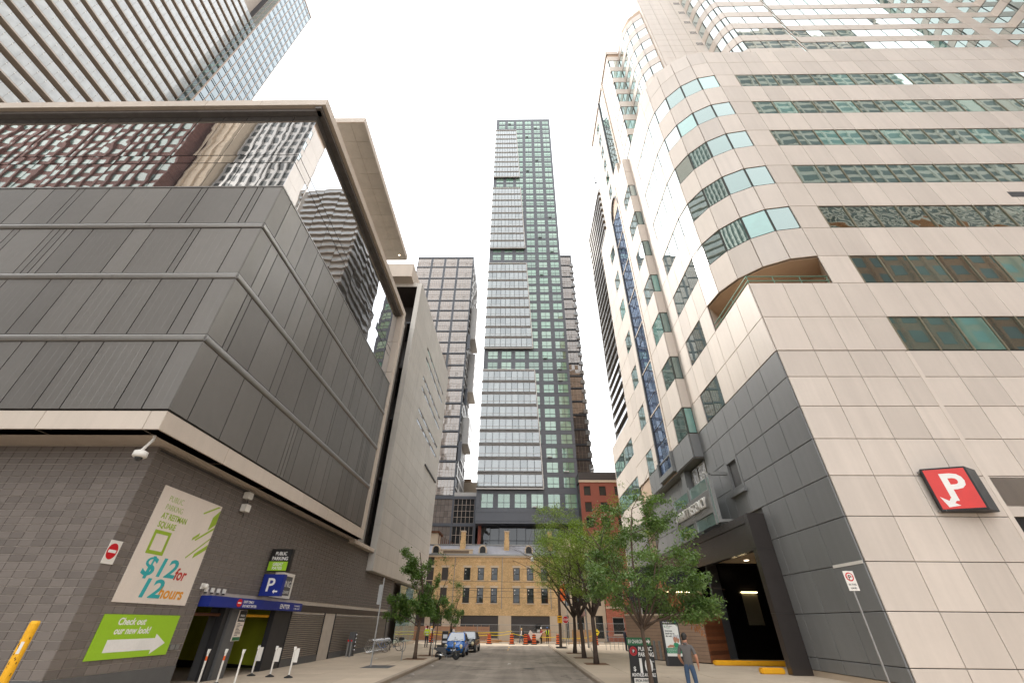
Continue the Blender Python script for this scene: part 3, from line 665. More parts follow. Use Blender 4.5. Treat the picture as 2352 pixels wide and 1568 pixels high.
# cores
c = MB(); c.box(XW + 0.08, 95, YF + 0.08, 26.1, 0.0, 14.9); c.box(XW + 0.08, 95, 36.5, 58.9, 7.7, 14.9); c.box(XW + 0.08, 95, 26.1, 36.5, 7.7, 14.9); c.box(XW + 0.08, 95, 38.6, 58.9, 0, 7.7)
c.build('base_core', 'grey_joint', HB, world=True)
c = MB(); c.box(XW + 0.08, 95, YF + 0.08, 60, 14.9, 19.9)
pl = [(CX - (RC - 0.1) * math.cos(a), CY - (RC - 0.1) * math.sin(a)) for a in [math.pi / 2 * k / 5 for k in range(6)]]
c.prism(pl[::1] + [(95, YF + 0.1), (95, 48), (XW + 0.1, 48)], 22.3, top_p - 0.1)
c.prism([(21.72, YF + 0.1), (95, YF + 0.1), (95, 48), (XW + 0.1, 48), (XW + 0.1, 29.9)] + [(16.2, 26.7), (19.9, 23.0)], 19.85, 22.35)
c.build('podium_core', 'pink_joint', HB, world=True)
gp = 0.014
def P(wl, u0, u1, v0, v1, mat_='pink_panel', nm='cladding_panel', d=0.0, t=0.07): piece(HB, nm, mat_, wl, u0, u1, v0, v1, d, t, 0.014, gap=gp)
def G(wl, u0, u1, v0, v1, mat_='glass_hotel', d=-0.02, t=0.05):
    piece(HB, 'window_pane', mat_, wl, u0, u1, v0, v1, d, t, 0.0, gap=0.075)
    if mat_ != 'glass_clear': piece(HB, 'window_frame', 'win_frame', wl, u0, u1, v0, v1, -0.04, 0.04, 0.0, gap=0.004)
# base: pale front, rows of square panels
zr = [0.39, 0.9, 2.67, 4.42, 6.2, 7.98, 9.77, 11.52, 13.24, 14.9]
xs = [14.5, 16.55, 18.4, 20.25, 21.55] + [21.72 + 1.85 * k for k in range(20)]
for a, b in zip(zr[:-1], zr[1:]):
    for x0, x1 in zip(xs[:-1], xs[1:]):
        if x1 - x0 < 0.3: continue
        if a > 4.3 and b < 7.0 and x0 > 21.6: continue
        P(HF, UX(x0), UX(x1), a, b)
pbox(HB, 'service_window', 'black', HF, UX(21.75), UX(29), 4.5, 6.6, -0.05, -0.02); P(HF, UX(21.72), UX(23.5), 6.62, 7.95)
pbox(HB, 'pilaster_strip', 'pink_panel', HF, UX(21.52), UX(21.74), 0.4, 14.86, 0.0, 0.09)
# base: grey street side
ys = [19.76, 21.74, 23.55, 25.4, 27.22, 29.05, 30.3, 32.0]
for a, b in zip(zr[:-1], zr[1:]):
    for y0, y1 in zip(ys[:-1], ys[1:]):
        if y0 >= 25.3 and b < 8.1: 
            if y0 < 26: P(HS, UY(26.15), UY(y0), a, b, 'grey_panel', 'grey_panel')
            continue
        if 27 < y0 < 29 and 9.7 < a < 11.0:
            continue
        P(HS, UY(y1), UY(y0), a, b, 'grey_panel', 'grey_panel')
pbox(HB, 'footing', 'concrete', HS, UY(26.15), UY(19.74), 0.12, 0.38, -0.02, 0.05); pbox(HB, 'footing', 'concrete', HF, UX(14.48), UX(60), 0.12, 0.38, -0.02, 0.05)
pbox(HB, 'pale_strip', 'white', HS, UY(21.74), UY(19.76), 4.36, 4.48, 0.07, 0.085)
# small deep window with glass blocks
pbox(HB, 'window_reveal', 'black', HS, UY(29.05), UY(27.22), 9.3, 11.55, -0.3, -0.25)
for i in range(3):
    for j in range(4): piece(HB, 'glass_block', 'glass_block', HS, UY(28.75) + i * 0.42, UY(28.75) + (i + 1) * 0.42, 9.65 + j * 0.42, 9.65 + (j + 1) * 0.42, -0.25, 0.12, 0.02, gap=0.01)
for a in ((UY(29.05), UY(28.8), 9.3, 11.55), (UY(27.46), UY(27.22), 9.3, 11.55), (UY(28.8), UY(27.46), 11.35, 11.55)): pbox(HB, 'window_surround', 'grey_panel', HS, a[0], a[1], a[2], a[3], -0.25, 0.10, 0.01)
pbox(HB, 'window_sill', 'grey_panel', HS, UY(29.2), UY(27.1), 9.2, 9.42, -0.25, 0.28, 0.015)
# street side above the base
cy = [24.98, 26.62, 28.3, 29.95, 32.0]
lv = [14.93] + [z for r_ in rowsH for z in r_[1:]][0:]
for i, (nm, a, b) in enumerate(rowsH):
    nb = rowsH[i + 1][1] if i < 6 else 50.6
    wmat = 'glass_hotel' if i < 2 else 'glass_hotel_tower'
    for j in range(4):
        y0, y1 = cy[j], cy[j + 1]
        if j == 3: P(HS, UY(y1), UY(y0), a, b)
        elif i < 2 and j == 0: P(HS, UY(y1), UY(y0), a, b)
        else: G(HS, UY(y1), UY(y0), a, b, 'glass_hotel_tower')
        P(HS, UY(y1), UY(y0), b, nb)
    if i == 6:
        for j in range(4): P(HS, UY(cy[j + 1]), UY(cy[j]), 50.6, top_p)
    # the square corner of the two lowest storeys
    if i == 0:
        for y0, y1 in ((19.76, 21.5), (21.5, 23.24), (23.24, 24.98)): P(HS, UY(y1), UY(y0), a, b); P(HS, UY(y1), UY(y0), b, nb)
        for x0, x1 in ((14.5, 16.55), (16.55, 18.4), (18.4, 20.0), (20.0, 21.72)): P(HF, UX(x0), UX(x1), a, b); P(HF, UX(x0), UX(x1), b, nb)
    elif i > 1:
        for k in range(5):
            fw_ = Wall(arc[k], arc[k + 1])                    # arc runs from the street side round to the front; outward on the right? fixed below
            fw_ = Wall(arc[k], arc[k + 1]); 
            G(fw_, 0, fw_.len, a, b, 'glass_hotel_tower' if k < 2 else 'glass_hotel'); P(fw_, 0, fw_.len, b, nb)
            if i == 6: P(fw_, 0, fw_.len, 50.6, top_p)
        P(HF, UX(CX), UX(21.72), a, b); P(HF, UX(CX), UX(21.72), b, nb)
        if i == 6: P(HF, UX(CX), UX(21.72), 50.6, top_p)
    if i == 1:
        P(HF, UX(CX), UX(21.72), a, b); 
        for k in range(5):
            fw_ = Wall(arc[k], arc[k + 1]); P(fw_, 0, fw_.len, b, nb)
        P(HF, UX(CX), UX(21.72), b, nb)
        # balcony notch: soffit, back wall, rail
        MB().prism(pl + [(21.7, YF + 0.12), (21.7, 29.9), (XW + 0.12, 29.9)], 22.36, 22.42).build('balcony_soffit', 'stone', HB, world=True)
        MB().prism([(XW, YF), (21.7, YF + 0.05), (21.7, 23), (18, 28), (XW + 0.05, 28)], 19.86, 19.95).build('balcony_floor', 'stone', HB, world=True)
        MB().add([(19.75, YF + 0.06, 19.9), (21.72, YF + 2.6, 19.9), (21.72, YF + 2.6, 22.4), (19.75, YF + 0.06, 22.4)], [(0, 1, 2, 3)]).build('balcony_wall', 'pink_panel', HB, world=True)
        MB().add([(XW + 0.06, 24.98, 19.9), (16.4, 26.8, 19.9), (16.4, 26.8, 22.4), (XW + 0.06, 24.98, 22.4)], [(0, 1, 2, 3)]).build('balcony_wall', 'pink_panel', HB, world=True)
        rl = MB()
        for z in (20.25, 20.62): rl.tube([(19.7, YF + 0.06, z), (XW + 0.06, YF + 0.06, z), (XW + 0.06, 24.9, z)], 0.045, 6)
        for q in ((19.6, YF + 0.06), (17.9, YF + 0.06), (16.2, YF + 0.06), (XW + 0.06, YF + 0.06), (XW + 0.06, 22.0), (XW + 0.06, 24.0)): rl.tube([(q[0], q[1], 19.9), (q[0], q[1], 20.62)], 0.03, 6)
        rl.build('balcony_rail', 'mull_green', HB, world=True)
    # front windows and spandrels
    for k in range(24):
        x0 = 21.72 + 1.85 * k
        if nm == 'E' and k < 9: G(HF, UX(x0), UX(x0 + 1.85), a, b, 'glass_clear', 0.0, 0.02)
        else: G(HF, UX(x0), UX(x0 + 1.85), a, b)
        P(HF, UX(x0), UX(x0 + 1.85), b, nb)
        if i == 6: P(HF, UX(x0), UX(x0 + 1.85), 50.6, top_p)
        piece(HB, 'mullion', 'mull', HF, UX(x0) - 0.05, UX(x0) + 0.05, a, b, 0.0, 0.075, 0.0)
pbox(HB, 'vent_grille', 'dark_metal', HF, UX(36.2), UX(38.2), 28.3, 28.9, 0.071, 0.08)
# lit office room behind the row with ceiling lights
rm = MB(); rm.box(21.75, 38.4, 24.2, 24.3, 25.0, 27.5); rm.box(21.75, 38.4, YF + 0.1, 24.2, 27.5, 27.55); rm.box(21.75, 38.4, YF + 0.1, 24.2, 24.95, 25.0); rm.build('office_room', 'dark_brown', HB, world=True)
for x in (23.1, 24.5, 27.3, 28.7, 31.3, 32.9): MB().box(x, x + 0.62, YF + 0.5, YF + 1.75, 27.46, 27.495).build('ceiling_light', 'troffer', HB, world=True)
# projecting bay on the street side
XB2 = 13.72
c = MB(); c.box(XB2 + 0.08, XW + 0.3, 32.12, 48.3, 13.0, 53.0); c.box(XB2 + 0.08, XW + 2, 48.2, 58.9, 0.2, 23.3); c.box(XW + 1.5, 40, 48.3, 58.9, 14.9, 23.3); c.build('bay_core', 'pink_joint', HB, world=True)
BY = Wall((XB2, 120), (XB2, 0)); BN = Wall((XB2, 32.05), (XW, 32.05))
bayrows = [(14.95, 17.22), (19.95, 22.25), (24.95, 27.3), (30.0, 32.3), (35.1, 37.4), (40.1, 42.4), (45.36, 47.45)]
P(BN, 0, 0.78, 13.02, 14.93, 'grey_panel', 'grey_panel')
for i, (a, b) in enumerate(bayrows):
    nb = bayrows[i + 1][0] if i < 6 else 50.2
    G(BN, 0.02, 0.76, a, b); P(BN, 0, 0.78, b, nb)
    G(BY, UY(34.52), UY(32.05), a, b, 'glass_hotel_tower' if i > 2 else 'glass_hotel')
    for y0, y1 in ((34.52, 36.3), (40.35, 41.75), (44.0, 46.2), (46.2, 48.3)): P(BY, UY(y1), UY(y0), a, b)
    for y0, y1 in ((32.05, 34.52), (34.52, 36.3), (40.35, 41.75), (41.75, 44.0), (44.0, 46.2), (46.2, 48.3)): P(BY, UY(y1), UY(y0), b, nb)
    G(BY, UY(44.0), UY(41.75), a, b)
for y0, y1 in ((32.05, 34.52), (34.52, 36.3), (40.35, 44.0), (44.0, 48.3)): P(BY, UY(y1), UY(y0), 50.2, 53.0)
P(BN, 0, 0.78, 50.2, 53.0)
for y0, y1 in ((32.05, 34.1), (34.1, 36.2), (40.4, 42.3), (42.3, 44.1)): P(BY, UY(y1), UY(y0), 13.0, 14.93, 'grey_panel', 'grey_panel')
pbox(HB, 'bay_soffit', 'grey_panel', BY, UY(48.3), UY(32.05), 12.95, 13.0, -0.9, 0.0)
# blue glazed strip with pilasters, bars and an arched head
pbox(HB, 'pilaster', 'beige_metal', BY, UY(36.62), UY(36.3), 13.6, 53.2, 0.0, 0.14); pbox(HB, 'pilaster', 'dark_metal', BY, UY(40.34), UY(40.04), 13.6, 51.5, 0.0, 0.16)
for i in range(8):
    z = 13.75 + 0 if i == 0 else 14.95 + (i - 1) * 4.98
    z1 = 14.85 if i == 0 else z + 4.86
    pbox(HB, 'strip_bar', 'beige_metal' if i else 'grey_panel', BY, UY(40.04), UY(36.62), z1, z1 + 0.12, 0.0, 0.1)
    for (u0, u1) in ((0, 1.14), (1.14, 2.28), (2.28, 3.42)):
        n = 1 if i == 0 else 3
        for j in range(n): piece(HB, 'blue_pane', 'glass_blue', BY, UY(40.04) + u0, UY(40.04) + u1, z + (z1 - z) * j / n, z + (z1 - z) * (j + 1) / n, 0.0, 0.04, 0.0, gap=0.05)
ah = MB()
for k in range(12):
    a0, a1 = math.pi * k / 12, math.pi * (k + 1) / 12
    ah.bar(BY.p(UY(38.33) + 1.85 * math.cos(a0), 49.8 + 3.0 * math.sin(a0), 0.08), BY.p(UY(38.33) + 1.85 * math.cos(a1), 49.8 + 3.0 * math.sin(a1), 0.08), 0.22, 0.22)
ah.build('arch_head', 'dark_metal', HB, world=True)
pbox(HB, 'hood_box', 'grey_panel', BY, UY(40.4), UY(36.25), 13.2, 13.7, -0.1, 0.3, 0.02); pbox(HB, 'hood_box', 'grey_panel', BY, UY(36.5), UY(36.25), 13.7, 15.0, -0.1, 0.3, 0.02); pbox(HB, 'hood_box', 'grey_panel', BY, UY(40.4), UY(40.15), 13.7, 15.0, -0.1, 0.3, 0.02)
# lower annex at the far end
for k in range(4):
    y0, y1 = 48.3 + k * 2.65, 48.3 + (k + 1) * 2.65
    G(BY, UY(y1) + 0.15, UY(y0), 18.85, 20.95) if k < 4 else None
    P(BY, UY(y1), UY(y0), 20.95, 23.4); P(BY, UY(y1), UY(y0), 16.3, 18.85); G(BY, UY(y1), UY(y0), 14.2, 16.3); P(BY, UY(y1), UY(y0), 11.5, 14.2); P(BY, UY(y1), UY(y0), 5.0, 11.5, 'grey_panel', 'grey_panel'); P(BY, UY(y1), UY(y0), 0.3, 5.0, 'grey_panel', 'grey_panel')
pbox(HB, 'annex_end', 'pink_panel', BY, UY(59.0), UY(58.85), 0.3, 23.4, -1, 0.08)
# grey wall below the bay, recessed windows over the sign
for y0, y1 in ((36.4, 38.4), (38.4, 40.4), (40.4, 42.4), (42.4, 44.4), (44.4, 46.4), (46.4, 48.3)):
    for a, b in ((7.7, 9.4), (9.4, 11.1), (11.1, 12.9)): P(HS, UY(y1), UY(y0), a, b, 'grey_panel', 'grey_panel')
    P(HS, UY(y1), UY(y0), 3.0, 7.6, 'grey_panel', 'grey_panel')
for y0 in (32.3, 33.9): pbox(HB, 'recess_window', 'glass_block', HS, UY(y0 + 1.4), UY(y0), 10.2, 12.8, -0.05, 0.02)
pbox(HB, 'recess_pier', 'grey_panel', HS, UY(36.4), UY(35.5), 7.7, 12.95, -0.05, 0.5, 0.02)
# ---- tower above the podium
TZ = 112.0; F = 3.62
c = MB(); c.box(XW + 0.1, 40, 30.2, 46, 53, 79.8); c.prism([(16.4, 30.3), (16.4, 27.0), (17.0, 25.4), (18.4, 24.4), (18.6, 23.9), (24.9, 23.9), (25.1, 22.7), (25.5, 21.8), (26.0, 21.2), (26.5, 20.95), (32.4, 20.95), (35.3, 22.5), (64.1, 22.5), (90, 22.5), (90, 46), (16.4, 46)], 52.9, 80.0)
c.prism([(18.6, 23.9), (24.9, 23.9), (25.1, 22.7), (25.5, 21.8), (26.0, 21.2), (26.5, 20.95), (32.4, 20.95), (35.3, 22.5), (90, 22.5), (90, 34), (25.2, 34), (25.2, 26.0), (18.6, 26.0)], 79.9, TZ)
c.build('tower_core', 'pink_joint', HB, world=True)
tops = [62.5 - F * 2 + F * k for k in range(18)]
def tower_run(pts, pat, zmax, glassm='glass_hotel_tower'):
    for (a, b), p_ in zip(zip(pts[:-1], pts[1:]), pat):
        wl = Wall(a, b); n = max(1, round(wl.len / 1.87)) if p_[1] is None else p_[1]; L = wl.len / n
        for zt in tops:
            if zt + 1.6 > zmax: break
            for k in range(n):
                if p_[0] == 'w': G(wl, k * L, (k + 1) * L, zt - 2.04, zt, glassm if not (k % 5 == 3) else 'glass_hotel')
                else: P(wl, k * L, (k + 1) * L, zt - 2.04, zt)
                P(wl, k * L, (k + 1) * L, zt, zt + F - 2.04)
tower_run([(16.3, 30.15), (16.3, 28.4), (16.3, 26.9), (16.6, 25.9), (17.3, 25.0), (18.45, 24.3)], [('w', 1), ('w', 1), ('w', 1), ('w', 1), ('w', 1)], 80.3)
PF = Wall((18.55, 23.82), (24.9, 23.82)); PS = Wall((18.55, 26), (18.55, 23.82))
for z in range(15):
    a = 53 + z * F
    for k in range(4): P(PF, k * 1.5875, (k + 1) * 1.5875, a, a + F / 2); P(PF, k * 1.5875, (k + 1) * 1.5875, a + F / 2, a + F)
    P(PS, 0, 2.18, a, a + F)
    gr = MB()
    for q in range(5): gr.box(*(lambda p0: (p0.x, p0.x + 0.09, p0.y - 0.012, p0.y + 0.05, a + 1.9, a + 2.7))(PF.p(5.2 + q * 0.18, 0, 0.07)))
    gr.build('wall_vent', 'dark_metal', HB, world=True)
tower_run([(24.9, 23.8), (25.0, 22.6), (25.4, 21.7), (25.9, 21.15), (26.4, 20.86)], [('w', 1)] * 4, TZ)
tower_run([(26.4, 20.86), (32.4, 20.86)], [('w', 3)], TZ); tower_run([(32.4, 20.86), (35.3, 22.4)], [('w', 1)], TZ); tower_run([(35.3, 22.4), (58.5, 22.4)], [('w', 12)], TZ); tower_run([(58.5, 22.4), (60.6, 22.4)], [('p', 1)], TZ); tower_run([(60.6, 22.4), (64.2, 22.4)], [('w', 2)], TZ)
tower_run([(64.2, 22.4), (64.2, 19.5), (64.9, 17.6), (66.4, 16.2), (68.5, 15.6), (74, 15.6)], [('w', 2), ('w', 1), ('w', 1), ('w', 1), ('w', 3)], TZ)
MB().prism([(64.3, 22.5), (64.3, 19.5), (65.0, 17.7), (66.5, 16.3), (68.5, 15.7), (80, 15.7), (80, 22.5)], 40, TZ).build('wing_core', 'pink_joint', HB, world=True)
# high street-side bay above the podium
UN = Wall((XW, 30.15), (16.3, 30.15)); 
for k, zt in enumerate(tops[:8]):
    a = 57.0 - F + 2.0 + k * F - 2.0 + 0.0
    if a + F > 80: break
    G(UN, 0.05, 1.75, a, a + 2.2); P(UN, 0, 1.8, a + 2.2, a + F)
    G(HS, UY(32.55), UY(30.2), a + 0.1, a + 2.2, 'glass_hotel_tower'); P(HS, UY(32.55), UY(30.15), a + 2.2, a + F)
    P(HS, UY(34.5), UY(32.55), a, a + F); P(HS, UY(40.0), UY(38.0), a, a + F); G(HS, UY(41.6), UY(40.0), a + 0.1, a + 2.2); P(HS, UY(41.6), UY(40.0), a + 2.2, a + F); P(HS, UY(46), UY(41.6), a, a + F)
    for (u0, u1) in ((0, 1.0), (1.0, 2.0), (2.0, 3.0)):
        for j in range(2): piece(HB, 'blue_pane', 'glass_hotel_tower', HS, UY(37.8) + u0, UY(37.8) + u1, a + j * F / 2, a + (j + 1) * F / 2, 0.0, 0.04, 0.0, gap=0.06)
pbox(HB, 'pilaster', 'beige_metal', HS, UY(34.72), UY(34.45), 55, 79.5, 0.0, 0.25); pbox(HB, 'pilaster', 'dark_metal', HS, UY(38.05), UY(37.8), 55, 79.5, 0.0, 0.2)
pbox(HB, 'parapet', 'pink_panel', HS, UY(46), UY(30.1), 79.6, 80.6, -0.4, 0.12, 0.02); pbox(HB, 'parapet', 'pink_panel', UN, 0, 1.9, 79.6, 80.6, -0.4, 0.1, 0.02)
pbox(HB, 'ledge_box', 'beige_metal', HS, UY(37.0), UY(34.8), 53.0, 56.5, 0.0, 0.6, 0.02)
# ---- the entrance portal
pc = MB(); pc.box(13.45, 14.55, 26.15, 26.62, 0.1, 7.66); o = pc.build('portal_pier', 'granite', HB, bevel=0.01, world=True)
for z in (2.7, 5.76): MB().box(13.443, 14.5, 26.143, 26.63, z, z + 0.012).build('portal_joint', 'black', HB, world=True)
MB().box(13.45, 14.5, 26.62, 47.0, 7.2, 7.66).build('portal_lintel', 'granite', HB, bevel=0.01, world=True)
MB().box(13.52, 13.9, 26.63, 47.0, 5.75, 7.2).build('portal_fascia', 'granite', HB, world=True)
MB().box(13.9, 40, 26.63, 36.4, 6.15, 7.7).build('porch_ceiling', 'stone', HB, world=True)
for x, y in ((16.8, 34.6), (19.5, 31.5), (22, 34.6)): MB().lathe([(0.16, -0.012), (0.16, 0), (0.02, 0)], 12, (x, y, 6.146)).build('downlight', 'downlight', HB, world=True)
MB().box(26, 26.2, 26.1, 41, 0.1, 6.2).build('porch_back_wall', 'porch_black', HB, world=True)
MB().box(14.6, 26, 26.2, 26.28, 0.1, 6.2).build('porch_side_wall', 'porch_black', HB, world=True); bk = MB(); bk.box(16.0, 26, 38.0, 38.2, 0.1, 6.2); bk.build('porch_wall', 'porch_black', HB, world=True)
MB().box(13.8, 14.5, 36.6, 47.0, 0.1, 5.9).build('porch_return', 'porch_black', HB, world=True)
MB().box(14.5, 26.2, 26.1, 41, 0.05, 0.13).build('porch_floor', 'concrete', HB, world=True)
for x0, x1, y in ((17.3, 18.5, 37.9), (10.2, 14.6, 38.2)):
    n = int((x1 - x0) / 0.06)
    for k in range(min(n, 60)): 
        xx = x0 + k * (x1 - x0) / min(n, 60); piece(HB, 'bead_strand', 'mull', Wall((0, y), (40, y)), xx, xx + 0.035, 2.2, 4.25, 0.0, 0.02, 0.0)
    MB().box(x0, x1, y - 0.12, y - 0.02, 4.28, 4.33).build('strip_light', 'lamp_warm', HB, world=True)
MB().box(9.6, 14.4, 38.28, 38.5, 0.2, 5.9).build('bar_wall', 'black', HB, world=True); MB().box(9.2, 13.9, 36.7, 38.6, 4.5, 5.9).build('bar_canopy', 'black', HB, world=True)
# timber screen in front of the porch: each board a piece
wdA = Wall((8.0, 37.6), (12.1, 33.0)); wdB = Wall((12.1, 33.0), (14.1, 35.0))
for wl, m_, n in ((wdA, 'wood_grey', 13), (wdB, 'wood', 13)):
    for k in range(n):
        piece(HB, 'screen_board', m_, wl, 0, wl.len, 0.2 + k * 0.194, 0.2 + (k + 1) * 0.194, 0, 0.05, 0.006, gap=0.006)
scb = MB(); scb.prism([(8.05, 37.62), (12.1, 33.06), (14.08, 35.04), (13.9, 36.6), (9, 38.2)], 0.1, 2.7); scb.build('screen_core', 'dark_brown', HB, world=True)
MB().prism([(7.95, 37.55), (12.1, 32.94), (14.15, 35.0), (13.98, 35.1), (12.1, 33.2), (8.1, 37.7)], 2.72, 2.8).build('screen_cap', 'stone', HB, world=True)
for k in range(6): pbox(HB, 'slat', 'galv', wdA, 0.9 + k * 0.42, 1.06 + k * 0.42, 0.2, 1.25, 0.05, 0.1)
# hotel sign over the lintel
SG = thing('hotel_sign', 'green glass hotel name sign on a perforated screen above the dark entrance lintel', 'sign', (13.3, 33, 7.7))
SW = Wall((13.25, 120), (13.25, 0))
for k in range(4): piece(SG, 'glass_pane', 'glass_teal', SW, UY(37.2) + k * 1.95, UY(37.2) + (k + 1) * 1.95, 7.75, 10.8, 0, 0.03, 0.0, gap=0.015)
pbox(SG, 'mesh_screen', 'galv', SW, UY(37.0), UY(29.75), 8.5, 10.0, 0.06, 0.1)
for z in range(17): pbox(SG, 'screen_rib', 'silver', SW, UY(37.0), UY(29.75), 8.55 + z * 0.085, 8.58 + z * 0.085, 0.1, 0.115)
for y in (29.7, 33.2, 33.5, 37.1): pbox(SG, 'post', 'galv', SW, UY(y + 0.1), UY(y), 7.7, 11.0, 0.03, 0.12)
text(SG, 'HYATT REGENCY', 'white', SW, UY(36.1), 8.95, 0.2, 0.95, fit=5.75, depth=0.12)
polyplate(SG, 'emblem', 'silver', SW, [(UY(36.95), 9.2), (UY(36.6), 8.75), (UY(36.25), 9.2), (UY(36.6), 9.75)], 0.2, 0.05); polyplate(SG, 'emblem_star', 'white', SW, [(UY(36.78), 9.22), (UY(36.6), 9.0), (UY(36.42), 9.22), (UY(36.6), 9.5)], 0.25, 0.02)
br = MB(); br.bar((14.5, 29.3, 10.9), (13.2, 29.3, 10.9), 0.18, 0.18); br.bar((13.25, 29.3, 10.9), (13.25, 29.3, 7.75), 0.18, 0.18); br.bar((14.5, 29.3, 7.85), (13.2, 29.3, 7.85), 0.16, 0.16); br.build('bracket', 'galv', SG, world=True)
# red P sign projecting from the pale wall
PS_ = thing('parking_sign', 'red square sign with white P and arrow bracketed on the pale panelled wall', 'sign', (19.4, 19.6, 6.3))
a_ = Vector((18.5, YF - 0.55, 0)); sw2 = Wall((18.5, YF - 0.35), (20.1, YF - 0.85))
MB().prism([(18.5, YF - 0.35), (20.1, YF - 0.85), (21.05, YF - 0.32), (20.6, YF - 0.05), (18.7, YF - 0.05)], 6.35, 8.2).build('box', 'black', PS_, bevel=0.02, world=True); pbox(PS_, 'face', 'p_red', sw2, 0.08, sw2.len - 0.08, 6.43, 8.12, 0.0, 0.012)
text(PS_, 'P', 'text_white', sw2, 0.5, 6.78, 0.014, 1.62, bold=0.035, sx=1.05); polyplate(PS_, 'arrow', 'text_white', sw2, [(0.2, 6.95), (0.34, 6.5), (0.78, 6.55), (0.62, 6.66), (0.72, 6.76), (0.56, 6.88), (0.46, 6.76)], 0.012)
bb = MB(); bb.bar((18.6, YF, 8.1), (18.7, YF - 0.4, 8.1), 0.08, 0.08); bb.bar((18.6, YF, 6.4), (18.7, YF - 0.4, 6.4), 0.08, 0.08); bb.bar((20.1, YF, 8.15), (20.1, YF - 0.5, 8.15), 0.08, 0.08); bb.build('bracket', 'galv', PS_, world=True)
flush()
# ------------------------------------------------------------------ central tower
CT = thing('glass_tower', 'slender dark grey tower with green windows and white glass screens in the middle', 'building', (1.8, 85, 0))
TW = Wall((-8.4, 85), (12.0, 85)); UT = lambda x: x + 8.4
MB().box(-8.35, 11.95, 85.1, 112, 18.25, 164.0).build('wall_core', 'tower_dark', CT, world=True)
wins = [(-7.42, -5.01), (-4.13, -1.72), (-0.84, 1.57), (2.45, 4.86), (5.74, 8.15), (9.03, 11.44)]
fr_mesh = {}
def win_mesh(w_, h_):
    key = (round(w_, 2), round(h_, 2))
    if key not in fr_mesh:
        m_ = MB(); m_.box(0, w_, -0.08, 0, 0, 0.06); m_.box(0, w_, -0.08, 0, h_ - 0.06, h_); m_.box(0, 0.06, -0.08, 0, 0.06, h_ - 0.06); m_.box(w_ - 0.06, w_, -0.08, 0, 0.06, h_ - 0.06)
        m_.box(w_ / 2 - 0.04, w_ / 2 + 0.04, -0.08, 0, 0.06, h_ - 0.06); m_.box(0.06, w_ / 2 - 0.04, -0.075, 0, h_ * 0.36, h_ * 0.36 + 0.08); m_.box(w_ / 2 + 0.04, w_ - 0.06, -0.075, 0, h_ * 0.36, h_ * 0.36 + 0.08)
        m2 = MB().box(0.05, w_ - 0.05, -0.02, 0, 0.05, h_ - 0.05)
        fr_mesh[key] = (m_.mesh('window', 'tower_grey'), m2.mesh('pane', 'glass_green'))
    return fr_mesh[key]
zt = [23.4] + [26.75 + 3.02 * k for k in range(46)]
zt = [z for z in zt if z < 163.6]
scr = [(24.3, 51.3), (57.55, 86.0), (92.25, 120.3), (126.4, 155.2)]
edge = lambda z: 4.86 - 0.0446 * (z - 24.3)
def covered(x1, za, zb_):
    return any(a - 0.3 < za and zb_ < b + 0.3 and x1 < edge((za + zb_) / 2) + 0.2 for a, b in scr)
prev = 18.3
for i, z in enumerate(zt):
    nz = zt[i + 1] if i + 1 < len(zt) else 164.0
    h = 2.2 if i else 2.7
    lo = z - h
    piece(CT, 'spandrel', 'tower_grey', TW, 0, 20.4, prev, lo, 0, 0.12, 0.0, gap=0.01)
    es = [-8.4] + [e for w_ in wins for e in w_] + [12.0]
    for a, b in zip(es[0::2], es[1::2]): piece(CT, 'pier', 'tower_grey', TW, UT(a), UT(b), lo, z, 0, 0.14, 0.0, gap=0.004)
    fm, pm = win_mesh(2.41, h)
    for a, b in wins:
        if covered(b, lo, z): continue
        wo_ = put('window', fm, CT, TW.mw(UT(a), lo, 0.06), True); put('pane', pm, wo_, TW.mw(UT(a), lo, 0.055), True)
        if random.random() < 0.08:
            MB().add([(UT(a) - 8.4 + 0.2, 84.9, lo + 0.4), (UT(a) - 8.4 + 1.2, 84.9, lo + 0.4), (UT(a) - 8.4 + 1.2, 84.55, lo + 0.1), (UT(a) - 8.4 + 0.2, 84.55, lo + 0.1)], [(0, 1, 2, 3)]).build('open_sash', 'fin', wo_, world=True)
    prev = z
piece(CT, 'spandrel', 'tower_grey', TW, 0, 20.4, prev, 164.2, 0, 0.12, 0.0, gap=0.01)
pbox(CT, 'lower_spandrel', 'tower_grey', TW, 0, 20.4, 19.9, 20.65, 0.12, 0.16)
MB().box(-8.4, 12.0, 84.9, 112, 17.9, 18.28).build('soffit', 'tower_grey', CT, world=True)
SCW = Wall((-8.45, 84.35), (12, 84.35)); US_ = lambda x: x + 8.45
